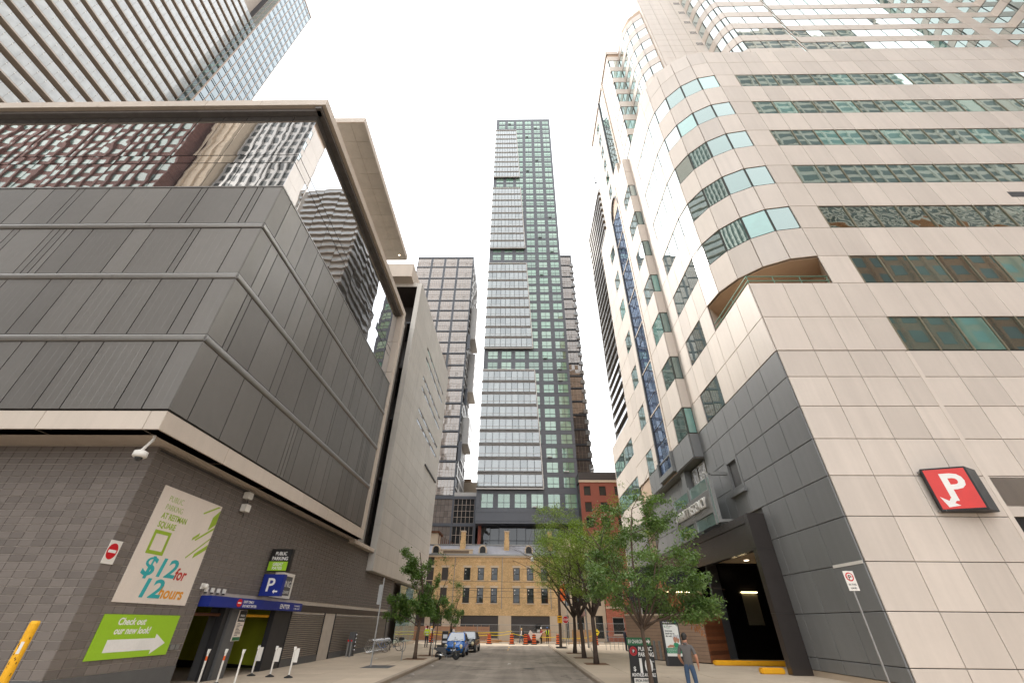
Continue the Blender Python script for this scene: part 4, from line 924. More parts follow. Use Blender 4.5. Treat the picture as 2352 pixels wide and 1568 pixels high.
for a, b in scr:
    zs = [z for z in zt if a + 1.0 < z < b - 0.4]
    lv_ = [a] + [z + 0.35 for z in zs] + [b]
    nfl = max(1, round((b - a) / 3.02)); H_ = (b - a) / nfl
    for k in range(nfl):
        z0_, z1_ = a + k * H_, a + (k + 1) * H_; xe = edge((z0_ + z1_) / 2); n = 9; L = (xe + 8.4) / n
        for j in range(n):
            piece(CT, 'screen_pane', 'glass_screen', SCW, US_(-8.4) + j * L, US_(-8.4) + (j + 1) * L, z0_ + 0.38, z0_ + 1.05, 0, 0.03, 0.0, gap=0.05)
            piece(CT, 'screen_pane', 'glass_screen', SCW, US_(-8.4) + j * L, US_(-8.4) + (j + 1) * L, z0_ + 1.05, z1_ - 0.28, 0, 0.03, 0.0, gap=0.05)
        fb = MB()
        for zz_, dd in ((z0_ + 0.02, 0.14), (z0_ + 0.3, 0.12), (z0_ + 1.05, 0.04), (z1_ - 0.26, 0.12)): fb.box(-8.5, edge(zz_), 84.35 - dd, 84.6, zz_ - 0.03, zz_ + 0.03)
        fb.build('fin', 'fin', CT, world=True)
        MB().box(-8.4, xe - 0.1, 84.42, 84.7, z0_ - 0.2, z0_ + 0.26).build('screen_slab', 'tower_dark', CT, world=True)
    ed = MB(); ed.bar((edge(a) + 0.1, 84.3, a), (edge(b) + 0.1, 84.3, b), 0.22, 0.3, (0, 1, 0)); ed.bar((-8.5, 84.3, b + 0.1), (edge(b) + 0.15, 84.3, b + 0.1), 0.3, 0.2); ed.bar((-8.5, 84.3, a - 0.1), (edge(a) + 0.15, 84.3, a - 0.1), 0.3, 0.2); ed.build('screen_frame', 'fin', CT, world=True)
# recessed glazed foot
FT = Wall((-7.3, 87.5), (13.5, 87.5))
MB().box(-7.3, 13.5, 87.6, 110, 0, 17.9).build('foot_core', 'tower_dark', CT, world=True)
for k in range(12):
    for a, b in ((11.0, 14.3), (14.3, 15.3), (15.3, 17.8)): piece(CT, 'foot_pane', 'glass_dark', FT, k * 1.73, (k + 1) * 1.73, a, b, 0, 0.04, 0.0, gap=0.05)
MB().box(-7.9, -7.3, 87.0, 89, 0, 17.9).build('brick_pier', 'red_wall', CT, world=True)
flush()
# ------------------------------------------------------------------ brown glass towers behind
def brown_tower(nm, label, x0, x1, y0, cols, zl, side_len, side):
    T = thing(nm, label, 'building', ((x0 + x1) / 2, y0, 0)); wl = Wall((x0, y0), (x1, y0)); W_ = x1 - x0
    MB().box(x0 + 0.05, x1 - 0.05, y0 + 0.1, y0 + side_len, 0, zl[0]).build('wall_core', 'tower_dark', T, world=True)
    for a, b in zip(zl[1:], zl[:-1]):
        for (c0, c1) in cols:
            n = 6; L = (c1 - c0 - 0.7) / n; h = (b - a - 0.75)
            for j in range(n):
                piece(T, 'glass_pane', 'glass_brown', wl, c0 + 0.35 + j * L, c0 + 0.35 + (j + 1) * L, a + 0.35, a + 0.35 + h * 0.5, 0.0, 0.1, 0.0, gap=0.012)
                piece(T, 'glass_pane', 'glass_brown', wl, c0 + 0.35 + j * L, c0 + 0.35 + (j + 1) * L, a + 0.35 + h * 0.5, b - 0.4, 0.0, 0.1, 0.0, gap=0.012)
            mm = MB()
            for j in range(1, n): p0 = wl.p(c0 + 0.35 + j * L, 0, 0.1); mm.box(p0.x - 0.035, p0.x + 0.035, p0.y - 0.03, p0.y + 0.02, a + 0.35, b - 0.4)
            for q in (0.3, 0.52): p0 = wl.p(c0 + 0.35, 0, 0.1); p1 = wl.p(c1 - 0.35, 0, 0.1); mm.box(p0.x, p1.x, p0.y - 0.035, p0.y + 0.02, a + 0.35 + h * q, a + 0.4 + h * q)
            for q in range(2): 
                j = random.randrange(n); p0 = wl.p(c0 + 0.35 + j * L, 0, 0.1); mm.box(p0.x + 0.05, p0.x + L - 0.05, p0.y - 0.06, p0.y + 0.01, a + 0.5 + h * 0.3, a + 0.56 + h * 0.3); mm.box(p0.x + 0.05, p0.x + L - 0.05, p0.y - 0.06, p0.y + 0.01, a + 0.5 + h * 0.1, a + 0.56 + h * 0.1)
            mm.build('mullion', 'taupe', T, world=True)
        fm = MB(); fm.box(x0, x1, y0 - 0.25, y0 + 0.1, a - 0.2, a + 0.2)
        for (c0, c1) in cols: fm.box(x0 + c1 - 0.35, min(x0 + c1 + 0.35, x1), y0 - 0.2, y0 + 0.1, a + 0.2, b - 0.2)
        fm.build('frame', 'tower_grey', T, world=True)
    fm = MB(); fm.box(x0, x1, y0 - 0.28, y0 + 0.1, zl[0] - 0.25, zl[0] + 0.5); fm.build('roof_edge', 'tower_grey', T, world=True)
    # side: pale grid
    xs_ = x1 if side > 0 else x0
    sg = MB()
    z = zl[-1]
    n = int((zl[0] - z) / 3.0)
    for k in range(n):
        sg.box(xs_ - 0.02, xs_ + 0.25 * side, y0 + 0.1, y0 + side_len, z + k * 3.0, z + k * 3.0 + 0.5)
        for j in range(7):
            if random.random() < 0.75: sg.box(xs_ - 0.02, xs_ + 0.2 * side, y0 + 1.2 + j * 2.3 + random.uniform(-0.6, 0.6), y0 + 1.9 + j * 2.3, z + k * 3.0 + 0.5, z + k * 3.0 + 3.0)
    sg.build('side_grid', 'fin', T, world=True)
    return T
zl = [114.3, 109.75, 104.2, 99.0, 93.85, 89.5, 85.3, 80.9, 76.5, 72.3, 68.0, 63.6, 59.4, 55.1, 50.9, 46.5, 42.1, 38.0, 33.5, 28.9, 22.2, 16]
T1 = brown_tower('brown_glass_tower', 'brown glass tower with dark frames, left of the slender green tower', -37.3, -16.56, 110, [(0, 5.4), (5.4, 10.2), (10.2, 15.0), (15.0, 20.74)], zl, 16, 1)
for (za, zb_, yy) in ((80, 93, 113), (62, 76, 116), (44, 52, 113)):
    MB().box(-16.6, -14.4, yy, yy + 9, za, zb_).build('side_box', 'fin', T1, world=True); 
    bx = MB()
    for k in range(int((zb_ - za) / 3)): bx.box(-14.42, -14.38, yy + 0.5, yy + 8.5, za + 0.8 + k * 3, za + 2.4 + k * 3)
    bx.build('side_window', 'glass_brown', T1, world=True)
    MB().box(-16.9, -15.6, yy - 3.2, yy - 2.9, za - 6, za - 0.5).build('balcony_screen', 'tower_grey', T1, world=True)
flush()
T2 = brown_tower('brown_glass_tower', 'narrow brown glass tower behind the right edge of the slender green tower', 13.0, 19.5, 110, [(0, 6.5)], [z + 0.6 for z in zl], 14, 1)
for k in range(24):
    a = MB(); a.box(18.6, 19.9, 109.6, 110.4, 36 + k * 3.2, 36.2 + k * 3.2); a.build('balcony_slab', 'fin', T2, world=True)
    MB().box(18.65, 19.85, 109.6, 109.65, 36.25 + k * 3.2, 37.2 + k * 3.2).build('balcony_guard', 'glass_balcony', T2, world=True)
flush()
# dark framed low glass block
LBk = thing('low_glass_block', 'low dark-framed glazed block with mullions behind the yellow brick house', 'building', (-13.5, 92, 0))
MB().box(-22, -8.9, 92.1, 108, 0, 24.4).build('wall_core', 'tower_dark', LBk, world=True)
lw_ = Wall((-22, 92), (-8.9, 92))
for (a, b) in ((3.9, 7.9), (8.3, 12.6)):
    for (z0_, z1_) in ((12, 18.6), (19.2, 24.0)):
        nn = 5; L = (b - a) / nn; hh = (z1_ - z0_) / 4
        for i in range(nn):
            for j in range(4): piece(LBk, 'glass_pane', 'glass_brown' if a < 5 else 'glass_dark', lw_, a + i * L, a + (i + 1) * L, z0_ + j * hh, z0_ + (j + 1) * hh, 0, 0.05, 0, gap=0.03)
        if a > 5:
            mm = MB()
            for i in range(nn + 1): p0 = lw_.p(a + i * L, 0, 0.06); mm.box(p0.x - 0.05, p0.x + 0.05, p0.y - 0.03, p0.y + 0.03, z0_, z1_)
            for j in range(5): p0 = lw_.p(a, 0, 0.06); mm.box(p0.x, p0.x + b - a, p0.y - 0.035, p0.y + 0.03, z0_ + j * hh - 0.04, z0_ + j * hh + 0.04)
            mm.build('mullion', 'taupe', LBk, world=True)
pbox(LBk, 'frame', 'tower_grey', lw_, 0, 13.1, 18.6, 19.2, 0, 0.2); pbox(LBk, 'frame', 'tower_grey', lw_, 7.9, 8.3, 10, 24.4, 0, 0.22); pbox(LBk, 'frame', 'tower_grey', lw_, 12.6, 13.1, 10, 24.4, 0, 0.22); pbox(LBk, 'frame', 'tower_grey', lw_, 0, 13.1, 24.0, 24.6, 0, 0.2); pbox(LBk, 'parapet', 'fin', lw_, 8.2, 13.1, 24.6, 25.4, -0.3, 0.05)
flush()
bgk = thing('tan_block', 'flat-roofed tan building seen in the gap between the towers', 'building', (-12, 130, 0)); MB().box(-22, -8, 130, 145, 0, 38).build('wall', 'stone', bgk, world=True); MB().box(-21, -15, 132, 140, 38, 39.6).build('plant_room', 'stone_dark', bgk, world=True); 
for k in range(4): MB().box(-20 + k * 3, -18.6 + k * 3, 129.9, 130, 33, 35).build('window', 'glass_dark', bgk, world=True)
# stepped balcony tower far behind the hotel
BT = thing('stepped_balcony_tower', 'grey concrete tower with stacked balcony slabs peeking past the hotel', 'building', (30, 90, 0))
MB().box(28.0, 52, 90.3, 115, 0, 128).build('wall_core', 'concrete_grey', BT, world=True)
for k in range(31):
    z = 38 + k * 2.9
    st_ = 0.0
    MB().box(27.4 + st_, 50, 89.6, 112, z, z + 0.28).build('balcony_slab', 'concrete_grey', BT, world=True)
    MB().box(27.42 + st_, 27.5 + st_, 89.6, 112, z + 0.3, z + 1.25).build('balcony_guard', 'glass_balcony' if k < 9 else 'fin', BT, world=True); MB().box(27.5, 50, 89.62, 89.7, z + 0.3, z + 1.25).build('balcony_guard', 'glass_balcony', BT, world=True)
mast = MB(); mast.bar((27.2, 90, 128), (27.1, 90, 135), 0.2, 0.2); mast.bar((25.6, 90, 131), (28, 90, 131), 0.15, 0.15)
for k in range(4): mast.bar((27.1 + (k % 2) * 1.6, 90, 128 + k * 1.5), (27.1 + ((k + 1) % 2) * 1.6, 90, 129.5 + k * 1.5), 0.12, 0.12)
mast.build('hoist_mast', 'dark_metal', BT, world=True)
# ------------------------------------------------------------------ yellow brick house
YH = thing('brick_house', 'three storey yellow brick house with slate mansard roof at the street end', 'house', (-2, 75, 0))
YW = Wall((-22, 75), (6.1, 75)); UYH = lambda x: x + 22
wz = [(7.75, 9.48), (4.72, 6.72)]; wx = [(-8.72, -7.68), (-6.52, -5.52), (-4.37, -3.36), (-0.88, 0.14), (1.27, 2.3), (3.47, 4.5)]
MB().box(-22, 6.05, 75.2, 84.5, 0.05, 11.0).build('wall_core', 'dark_brown', YH, world=True)
def brickwall(wl, u0, u1, v0, v1, holes, m_='yellow_brick', th=0.3):
    us = sorted(set([u0, u1] + [h[0] for h in holes] + [h[1] for h in holes])); vs2 = sorted(set([v0, v1] + [h[2] for h in holes] + [h[3] for h in holes]))
    mb_ = MB()
    for a, b in zip(us[:-1], us[1:]):
        run = None
        for c_, d_ in zip(vs2[:-1], vs2[1:]):
            if any(h[0] <= a + 1e-6 and h[1] >= b - 1e-6 and h[2] <= c_ + 1e-6 and h[3] >= d_ - 1e-6 for h in holes): continue
            ps = [wl.p(u, v, dd) for dd in (-th, 0.0) for u, v in ((a, c_), (b, c_), (b, d_), (a, d_))]
            mb_.add(ps, [(0, 1, 2, 3), (7, 6, 5, 4), (0, 4, 5, 1), (1, 5, 6, 2), (2, 6, 7, 3), (3, 7, 4, 0)])
    return mb_
holes = [(UYH(a), UYH(b), z0_, z1_) for a, b in wx for z0_, z1_ in wz]
brickwall(YW, UYH(-9.5), 28.1, 3.12, 10.95, holes).build('wall', 'yellow_brick', YH, world=True)
YW2 = Wall((-22, 75.6), (-9.5, 75.0)); 
lh = [(a, a + 1.03, z0_, z1_) for a in (5.0, 7.4, 9.75) for z0_, z1_ in wz]
brickwall(YW2, 0, YW2.len, 3.12, 10.95, lh).build('wall', 'yellow_brick', YH, world=True)
def sash(wl, a, b, z0_, z1_):
    o_ = pbox(YH, 'window', 'black', wl, a, b, z0_, z1_, -0.25, -0.2)
    h = (z1_ - z0_)
    for (p0, p1) in ((0.03, 0.49), (0.51, 0.97)): pbox(o_, 'pane', 'glass_shop', wl, a + 0.07, b - 0.07, z0_ + h * p0 + 0.03, z0_ + h * p1, -0.2, -0.18)
    pbox(o_, 'sticker', 'white', wl, a + 0.16, a + 0.34, z1_ - 0.38, z1_ - 0.2, -0.18, -0.175); pbox(o_, 'sticker', 'white', wl, a + 0.18, a + 0.28, z1_ - 0.86, z1_ - 0.76, -0.18, -0.175)
    pbox(YH, 'lintel', 'stone', wl, a - 0.14, b + 0.14, z1_ + 0.003, z1_ + 0.3, -0.1, 0.02); pbox(YH, 'sill', 'stone', wl, a - 0.1, b + 0.1, z0_ - 0.14, z0_ - 0.003, -0.2, 0.08)
for a, b in wx:
    for z0_, z1_ in wz: sash(YW, UYH(a), UYH(b), z0_, z1_)
for a in (5.0, 7.4, 9.75):
    for z0_, z1_ in wz: sash(YW2, a, a + 1.03, z0_, z1_)
# ground floor: stone piers and shop windows
for a, b in ((-9.6, -8.78), (-3.1, -1.16), (4.66, 6.1), (-14.2, -13.4), (-11.6, -9.62)): pbox(YH, 'stone_pier', 'stone', YW, UYH(a), UYH(b), 0.05, 3.12, -0.4, 0.03, 0.01)
pbox(YH, 'stone_pier', 'stone', YW, UYH(-2.5), UYH(-1.8), 0.05, 3.1, 0.03, 0.1, 0.01)
for a, b, n in ((-8.78, -3.1, 4), (-1.16, 4.66, 4), (-13.4, -11.6, 1), (-20, -14.2, 4)):
    L = (b - a) / n
    for k in range(n): piece(YH, 'shop_pane', 'glass_shop', YW, UYH(a) + k * L, UYH(a) + (k + 1) * L, 0.35, 3.05, -0.3, 0.03, 0.0, gap=0.03)
    pbox(YH, 'shop_sill', 'stone', YW, UYH(a), UYH(b), 0.05, 0.33, -0.3, -0.05)
pbox(YH, 'plywood_door', 'plywood', YW, UYH(2.45), UYH(3.4), 0.2, 2.1, -0.27, -0.2); pbox(YH, 'notice', 'white', YW, UYH(2.7), UYH(3.15), 1.1, 1.45, -0.2, -0.195)
# cornice, gutter, mansard, dormers, chimneys
pbox(YH, 'cornice', 'stone', YW, 0, 28.15, 10.95, 11.2, -0.3, 0.18, 0.02); pbox(YH, 'gutter', 'galv', YW, 0, 28.2, 11.2, 11.4, -0.3, 0.26, 0.03); pbox(YH, 'brick_band', 'yellow_brick', YW, UYH(-9.5), 28.1, 10.3, 10.42, 0.0, 0.05)
mr = MB(); mr.add([(-22, 75.05, 11.35), (6.05, 75.05, 11.35), (6.05, 77.2, 13.05), (-22, 77.2, 13.05), (-22, 84, 11.35), (6.05, 84, 11.35), (6.05, 82, 13.05), (-22, 82, 13.05)], [(0, 1, 2, 3), (3, 2, 6, 7), (7, 6, 5, 4), (0, 3, 7, 4), (1, 5, 6, 2)])
ro = mr.build('roof', 'slate', YH, world=True)
pbox(ro, 'roof_ridge', 'galv', Wall((-22, 77.1), (6.1, 77.1)), 0, 28.1, 13.0, 13.14, -0.2, 0.1)
for x in (-13.57, -5.9, 1.64):
    dm = MB(); poly = [(x - 0.66, 11.5)] + [(x - 0.66 * math.cos(a), 12.15 + 0.66 * math.sin(a)) for a in [math.pi * k / 10 for k in range(11)]] + [(x + 0.66, 11.5)]
    dm.ext(poly, lambda a, b, t: (a, t, b), 75.25, 77.0); d_ = dm.build('dormer', 'stone', YH, world=True)
    dm = MB(); poly = [(x - 0.46, 11.62)] + [(x - 0.46 * math.cos(a), 12.15 + 0.46 * math.sin(a)) for a in [math.pi * k / 10 for k in range(11)]] + [(x + 0.46, 11.62)]
    dm.ext(poly, lambda a, b, t: (a, t, b), 75.2, 75.3); dm.build('dormer_pane', 'black', d_, world=True)
    pbox(d_, 'dormer_sill', 'galv', YW, UYH(x - 0.7), UYH(x + 0.7), 11.45, 11.58, -0.3, -0.15)
for x in (-9.35, -2.02, 5.2):
    ch = MB(); ch.box(x - 0.42, x + 0.42, 76.0, 76.9, 11.4, 13.6); ch.box(x - 0.36, x + 0.36, 76.05, 76.85, 13.6, 14.9); o_ = ch.build('chimney', 'yellow_brick', YH, world=True)
    MB().box(x - 0.43, x + 0.43, 75.98, 76.92, 14.9, 15.1).build('chimney_cap', 'stone', o_, world=True)
pbox(YH, 'name_parapet', 'stone', YW, UYH(-12.9), UYH(-7.5), 11.4, 12.0, -0.1, 0.12, 0.02); pbox(YH, 'name_panel', 'stone_dark', YW, UYH(-12.3), UYH(-8.1), 11.5, 11.88, 0.12, 0.14); pbox(YH, 'name_cap', 'stone', YW, UYH(-13.0), UYH(-7.4), 12.0, 12.1, -0.2, 0.2)
for x, z0_ in ((-2.64, 4.0), (-10.22, 4.0), (4.95, 4.0)): MB().tube([(x, 74.9, z0_), (x, 74.9, 11.2)], 0.05, 6).build('downpipe', 'galv', YH, world=True)
# roof structure behind: unfinished box
MB().box(-17, -14.2, 79, 83, 13.0, 15.2).build('roof_hut', 'stone', YH, world=True); MB().box(-17.2, -13.9, 78.8, 83.2, 15.2, 15.5).build('roof_hut_cap', 'rust', YH, world=True)
for k in range(9): MB().box(-14.0 + k * 0.35, -13.9 + k * 0.35, 79, 79.1, 13.0, 15.0 - k * 0.18).build('fence_post', 'rust', YH, world=True)
flush()
# pale stone house, red brick house, taller red block
SHh = thing('stone_house', 'pale stone shopfront house between the yellow and the red brick houses', 'house', (9.7, 76, 0)); SWl = Wall((6.15, 76), (13.3, 76))
MB().box(6.2, 13.3, 76.3, 88, 0, 14).build('wall_core', 'dark_brown', SHh, world=True)
hs_ = [(1.05, 1.45, 0.4, 3.24), (2.7, 3.8, 0.4, 3.24), (5.5, 6.65, 0.4, 3.24), (2.7, 3.8, 4.5, 7.4), (5.5, 6.6, 4.5, 7.4), (1.0, 1.8, 4.5, 7.4), (2.7, 3.8, 8.6, 11), (5.5, 6.6, 8.6, 11)]
brickwall(SWl, 0, 7.15, 0.05, 14, hs_).build('wall', 'stone', SHh, world=True)
for h in hs_: wn_ = pbox(SHh, 'window', 'black', SWl, h[0], h[1], h[2], h[3], -0.28, -0.2); pbox(wn_, 'pane', 'glass_shop', SWl, h[0] + 0.06, h[1] - 0.06, h[2] + 0.08, h[3] - 0.08, -0.2, -0.18)
RHh = thing('red_brick_house', 'red brick house at the corner right of the pale stone shopfront', 'house', (18, 76, 0)); RW = Wall((13.35, 75.8), (26, 75.8))
MB().box(13.4, 26, 76.1, 90, 0, 10.6).build('wall_core', 'dark_brown', RHh, world=True)
hr = [(0.85, 2.6, 0.9, 3.07), (4.0, 5.8, 0.9, 3.07), (7.4, 9.2, 0.9, 3.07), (1.6, 2.9, 4.75, 6.8), (4.2, 5.5, 4.75, 6.8), (7.5, 8.8, 4.75, 6.8), (1.6, 2.9, 7.8, 9.6), (4.2, 5.5, 7.8, 9.6)]
brickwall(RW, 0, 12.6, 0.05, 10.6, hr).build('wall', 'red_brick', RHh, world=True)
for h in hr: wn_ = pbox(RHh, 'window', 'white', RW, h[0], h[1], h[2], h[3], -0.28, -0.2); pbox(wn_, 'pane', 'glass_shop', RW, h[0] + 0.08, h[1] - 0.08, h[2] + 0.1, h[3] - 0.1, -0.2, -0.18); pbox(RHh, 'sill', 'stone', RW, h[0] - 0.1, h[1] + 0.1, h[2] - 0.15, h[2] - 0.003, -0.1, 0.1)
pbox(RHh, 'stone_band', 'stone', RW, 0, 12.6, 4.15, 4.45, 0.0, 0.08)
RB_ = thing('red_block', 'taller red rendered block with dark roof beside the slender tower', 'building', (16, 81, 0)); RBw = Wall((11.6, 81), (26, 81))
MB().box(11.65, 26, 81.3, 104, 0, 24.5).build('wall_core', 'dark_brown', RB_, world=True)
hb = [(0.75 + k * 2.9, 2.0 + k * 2.9, z, z + 1.7) for k in range(4) for z in (13.4, 16.6, 19.3, 22.2)]
brickwall(RBw, 0, 14.4, 0.05, 24.6, hb).build('wall', 'red_wall', RB_, world=True)
for h in hb: wn_ = pbox(RB_, 'window', 'black', RBw, h[0], h[1], h[2], h[3], -0.28, -0.2); pbox(wn_, 'pane', 'glass_shop', RBw, h[0] + 0.08, h[1] - 0.08, h[2] + 0.1, h[3] - 0.1, -0.2, -0.18)
pbox(RB_, 'cornice', 'stone', RBw, -0.1, 14.5, 24.6, 25.0, -0.3, 0.15); MB().box(11.6, 26, 81.2, 100, 25.0, 26.6).build('roof', 'dark_brown', RB_, world=True)
MB().lathe([(0.35, 26.6), (0.35, 27.3), (0.5, 27.5), (0.3, 27.8), (0.05, 27.8)], 10, (14.6, 83, 0)).build('roof_vent', 'galv', RB_, world=True)
# far backdrop houses along the cross street
for (x0, x1, y0, h, m_, lb) in ((-60, -23, 76, 15, 'maroon_brick', 'dark red brick row along the cross street, left end'), (27, 60, 76, 13, 'brown_brick', 'brown brick row along the cross street, right end')):
    t_ = thing('brick_row', lb, 'building', ((x0 + x1) / 2, y0, 0)); MB().box(x0, x1, y0, y0 + 12, 0, h).build('wall', m_, t_, world=True)
    wl = Wall((x0, y0), (x1, y0))
    for i in range(int((x1 - x0) / 3)):
        for j in range(3): piece(t_, 'window', 'glass_shop', wl, 0.8 + i * 3, 2.2 + i * 3, 1 + j * 4, 3.2 + j * 4, 0.0, 0.03, 0.0)
# buildings behind the viewer, mirrored in the glazing
def rear(nm, lb, x0, x1, y, h, m_, wm, dx, dz, wfrac, extra=None):
    t_ = thing(nm, lb, 'building', ((x0 + x1) / 2, y, 0)); MB().box(x0, x1, y - 14, y, 0, h).build('wall', m_, t_, world=True)
    wl = Wall((x1, y), (x0, y)); W_ = x1 - x0
    for i in range(int(W_ / dx)):
        for j in range(int((h - 1.5) / dz)): piece(t_, 'window', wm, wl, (i + 0.5 - wfrac / 2) * dx, (i + 0.5 + wfrac / 2) * dx, 1.0 + j * dz, 1.0 + j * dz + dz * 0.6, 0.0, 0.04, 0.0)
    for i in range(int(W_ / dx) + 1): piece(t_, 'pilaster', m_, wl, max(0, i * dx - 0.3), min(W_, i * dx + 0.3), 0.1, h, 0.0, 0.4, 0.0)
    return t_
rear('warehouse', 'orange-brown brick warehouse behind the viewer', 46, 130, -24, 74, 'brown_brick', 'rear_dark', 4.2, 4.3, 0.62)
rear('white_balcony_tower', 'white balconied tower behind the brick warehouse', 60, 172, -44, 250, 'concrete_grey', 'rear_dark', 5.6, 4.2, 0.86)
rear('balcony_annex', 'lower balconied wing beside the white tower behind the viewer', 172.5, 206, -44, 200, 'concrete_grey', 'rear_dark', 5.6, 4.2, 0.86)
rear('maroon_block', 'dark red brick block with strip windows behind the viewer', -140, -80, -30, 150, 'maroon_brick', 'rear_teal', 3.0, 3.6, 0.9)
rear('pale_tower', 'pale concrete tower behind the viewer', -79, -73, -32, 160, 'stone', 'stone', 2.5, 3.2, 0.6)
rear('curtain_wall_tower', 'white gridded tower behind the viewer', -72, -50, -34, 160, 'fin', 'rear_dark', 2.2, 3.4, 0.8)
flush()
# ------------------------------------------------------------------ signs and fittings on the left wall
bn = thing('banner', 'large white wall banner offering parking at $12 for 12 hours', 'banner', (-12.45, 16.5, 2.6))
pbox(bn, 'sheet', 'sign_white', WS, 14.8, 18.17, 2.6, 6.1, 0.012, 0.035)
D = 0.036
text(bn, 'PUBLIC', 'olive', WS, 15.22, 5.66, D, 0.27, bold=-0.004, fit=0.72); text(bn, 'PARKING', 'olive', WS, 15.22, 5.38, D, 0.27, bold=-0.004, fit=0.86)
text(bn, 'AT REITMAN', 'olive', WS, 15.22, 5.10, D, 0.27, bold=0.006, fit=1.28); text(bn, 'SQUARE', 'olive', WS, 15.22, 4.82, D, 0.27, bold=0.006, fit=0.86)
for q in ((15.22, 16.02, 4.62, 4.73), (15.22, 16.02, 3.98 + 0.02, 4.11), (15.22, 15.33, 4.11, 4.62), (15.91, 16.02, 4.11, 4.62)): pbox(bn, 'square_mark', 'olive', WS, q[0], q[1], q[2], q[3], 0.035, 0.039)
text(bn, '$12', 'teal', WS, 15.35, 3.42 - 0.02, D, 0.78, shear=0.12, bold=0.018, fit=1.62); text(bn, 'for', 'sign_red', WS, 16.98, 3.36, D, 0.52, shear=0.15, bold=0.012, fit=0.62)
text(bn, '12', 'teal', WS, 15.55, 2.78, D, 0.76, shear=0.12, bold=0.018, fit=0.95); text(bn, 'hours', 'sign_orange', WS, 16.55, 2.78, D, 0.5, shear=0.15, bold=0.012, fit=1.25)
for q in ([(17.95, 6.05), (18.1, 6.05), (17.25, 5.62), (17.2, 5.66)], [(18.16, 5.95), (18.16, 5.4), (17.82, 5.12), (17.85, 5.62)], [(18.16, 5.3), (18.16, 5.2), (17.35, 4.68), (17.3, 4.72)], [(17.45, 4.98), (17.45, 4.86), (17.15, 4.66), (17.15, 4.76)], [(18.16, 4.9), (18.16, 4.84), (17.2, 4.06), (17.17, 4.1)], [(18.16, 4.66), (18.16, 4.48), (17.55, 4.1), (17.58, 4.26)]): polyplate(bn, 'stripe', 'olive', WS, q, 0.035)
ar = thing('arrow_sign', 'lime green wall sign saying check out our new look with a white arrow', 'sign', (-12.45, 16.5, 1.15))
pbox(ar, 'board', 'lime_sign', WS, 14.78, 18.13, 1.15, 2.29, 0.012, 0.035)
text(ar, 'Check out', 'text_white', WS, 15.4, 2.02, D, 0.26, bold=0.006, fit=1.15, shear=0.1); text(ar, 'our new look!', 'text_white', WS, 15.4, 1.78, D, 0.26, bold=0.006, fit=1.5, shear=0.1)
polyplate(ar, 'arrow', 'text_white', WS, [(15.3, 1.32), (17.28, 1.32), (17.28, 1.2), (17.85, 1.49), (17.28, 1.76), (17.28, 1.64), (15.3, 1.64)], 0.035)
ne = thing('no_entry_sign', 'small no entry plate bent round the block wall corner', 'sign', (-12.45, 13.95, 3.5))
pbox(ne, 'plate', 'white', WS, 13.76, 14.2, 3.54, 4.18, 0.015, 0.025); 
dk = [(13.96 + 0.19 * math.cos(a), 3.88 + 0.22 * math.sin(a)) for a in [2 * math.pi * k / 24 for k in range(24)]]
polyplate(ne, 'disc', 'red', WS, dk, 0.025); pbox(ne, 'bar', 'text_white', WS, 13.82, 14.1, 3.84, 3.92, 0.029, 0.033)
ns = thing('corner_regulation_sign', 'small white no parking plate on a perforated post at the left frame edge', 'sign', (-13.6, 10.5, 0)); nw = Wall((-14.6, 11.0), (-13.6, 11.0))
pbox(ns, 'plate', 'white', nw, 0.35, 0.74, 2.9, 3.4, 0.0, 0.01); polyplate(ns, 'ring', 'red', nw, [(0.55 + 0.15 * math.cos(a), 3.2 + 0.15 * math.sin(a)) for a in [2 * math.pi * k / 20 for k in range(20)]], 0.01); polyplate(ns, 'ring_centre', 'white', nw, [(0.55 + 0.11 * math.cos(a), 3.2 + 0.11 * math.sin(a)) for a in [2 * math.pi * k / 20 for k in range(20)]], 0.014)
text(ns, 'P', 'text_black', nw, 0.49, 3.12, 0.019, 0.2); MB().box(-13.86, -13.82, 11.0, 11.04, 0.1, 3.4).build('post', 'galv', ns, world=True)
# blue gantry over the garage
be = thing('entrance_beam', 'blue header beam over the garage mouth reading exit only and enter', 'sign', (-12.3, 23, 2.6))
pbox(be, 'beam', 'blue_sign', WS, 19.0, 27.3, 2.6, 2.97, -0.1, 0.4, 0.01)
text(be, 'EXIT ONLY', 'text_white', WS, 21.35, 2.8, 0.402, 0.13, bold=0.003, fit=0.85); text(be, 'DO NOT ENTER', 'text_white', WS, 21.35, 2.65, 0.402, 0.13, bold=0.003, fit=1.15); text(be, 'ENTER', 'text_white', WS, 24.75, 2.68, 0.402, 0.27, bold=0.004, fit=1.05); text(be, 'CLEARANCE', 'text_white', WS, 26.3, 2.8, 0.402, 0.1, fit=0.7); text(be, '1.98m 6\'-6"', 'text_white', WS, 26.3, 2.68, 0.402, 0.1, fit=0.7)
polyplate(be, 'disc', 'red', WS, [(21.05 + 0.2 * math.cos(a), 2.79 + 0.15 * math.sin(a)) for a in [2 * math.pi * k / 20 for k in range(20)]], 0.402); pbox(be, 'disc_bar', 'text_white', WS, 20.92, 21.18, 2.765, 2.815, 0.406, 0.409)
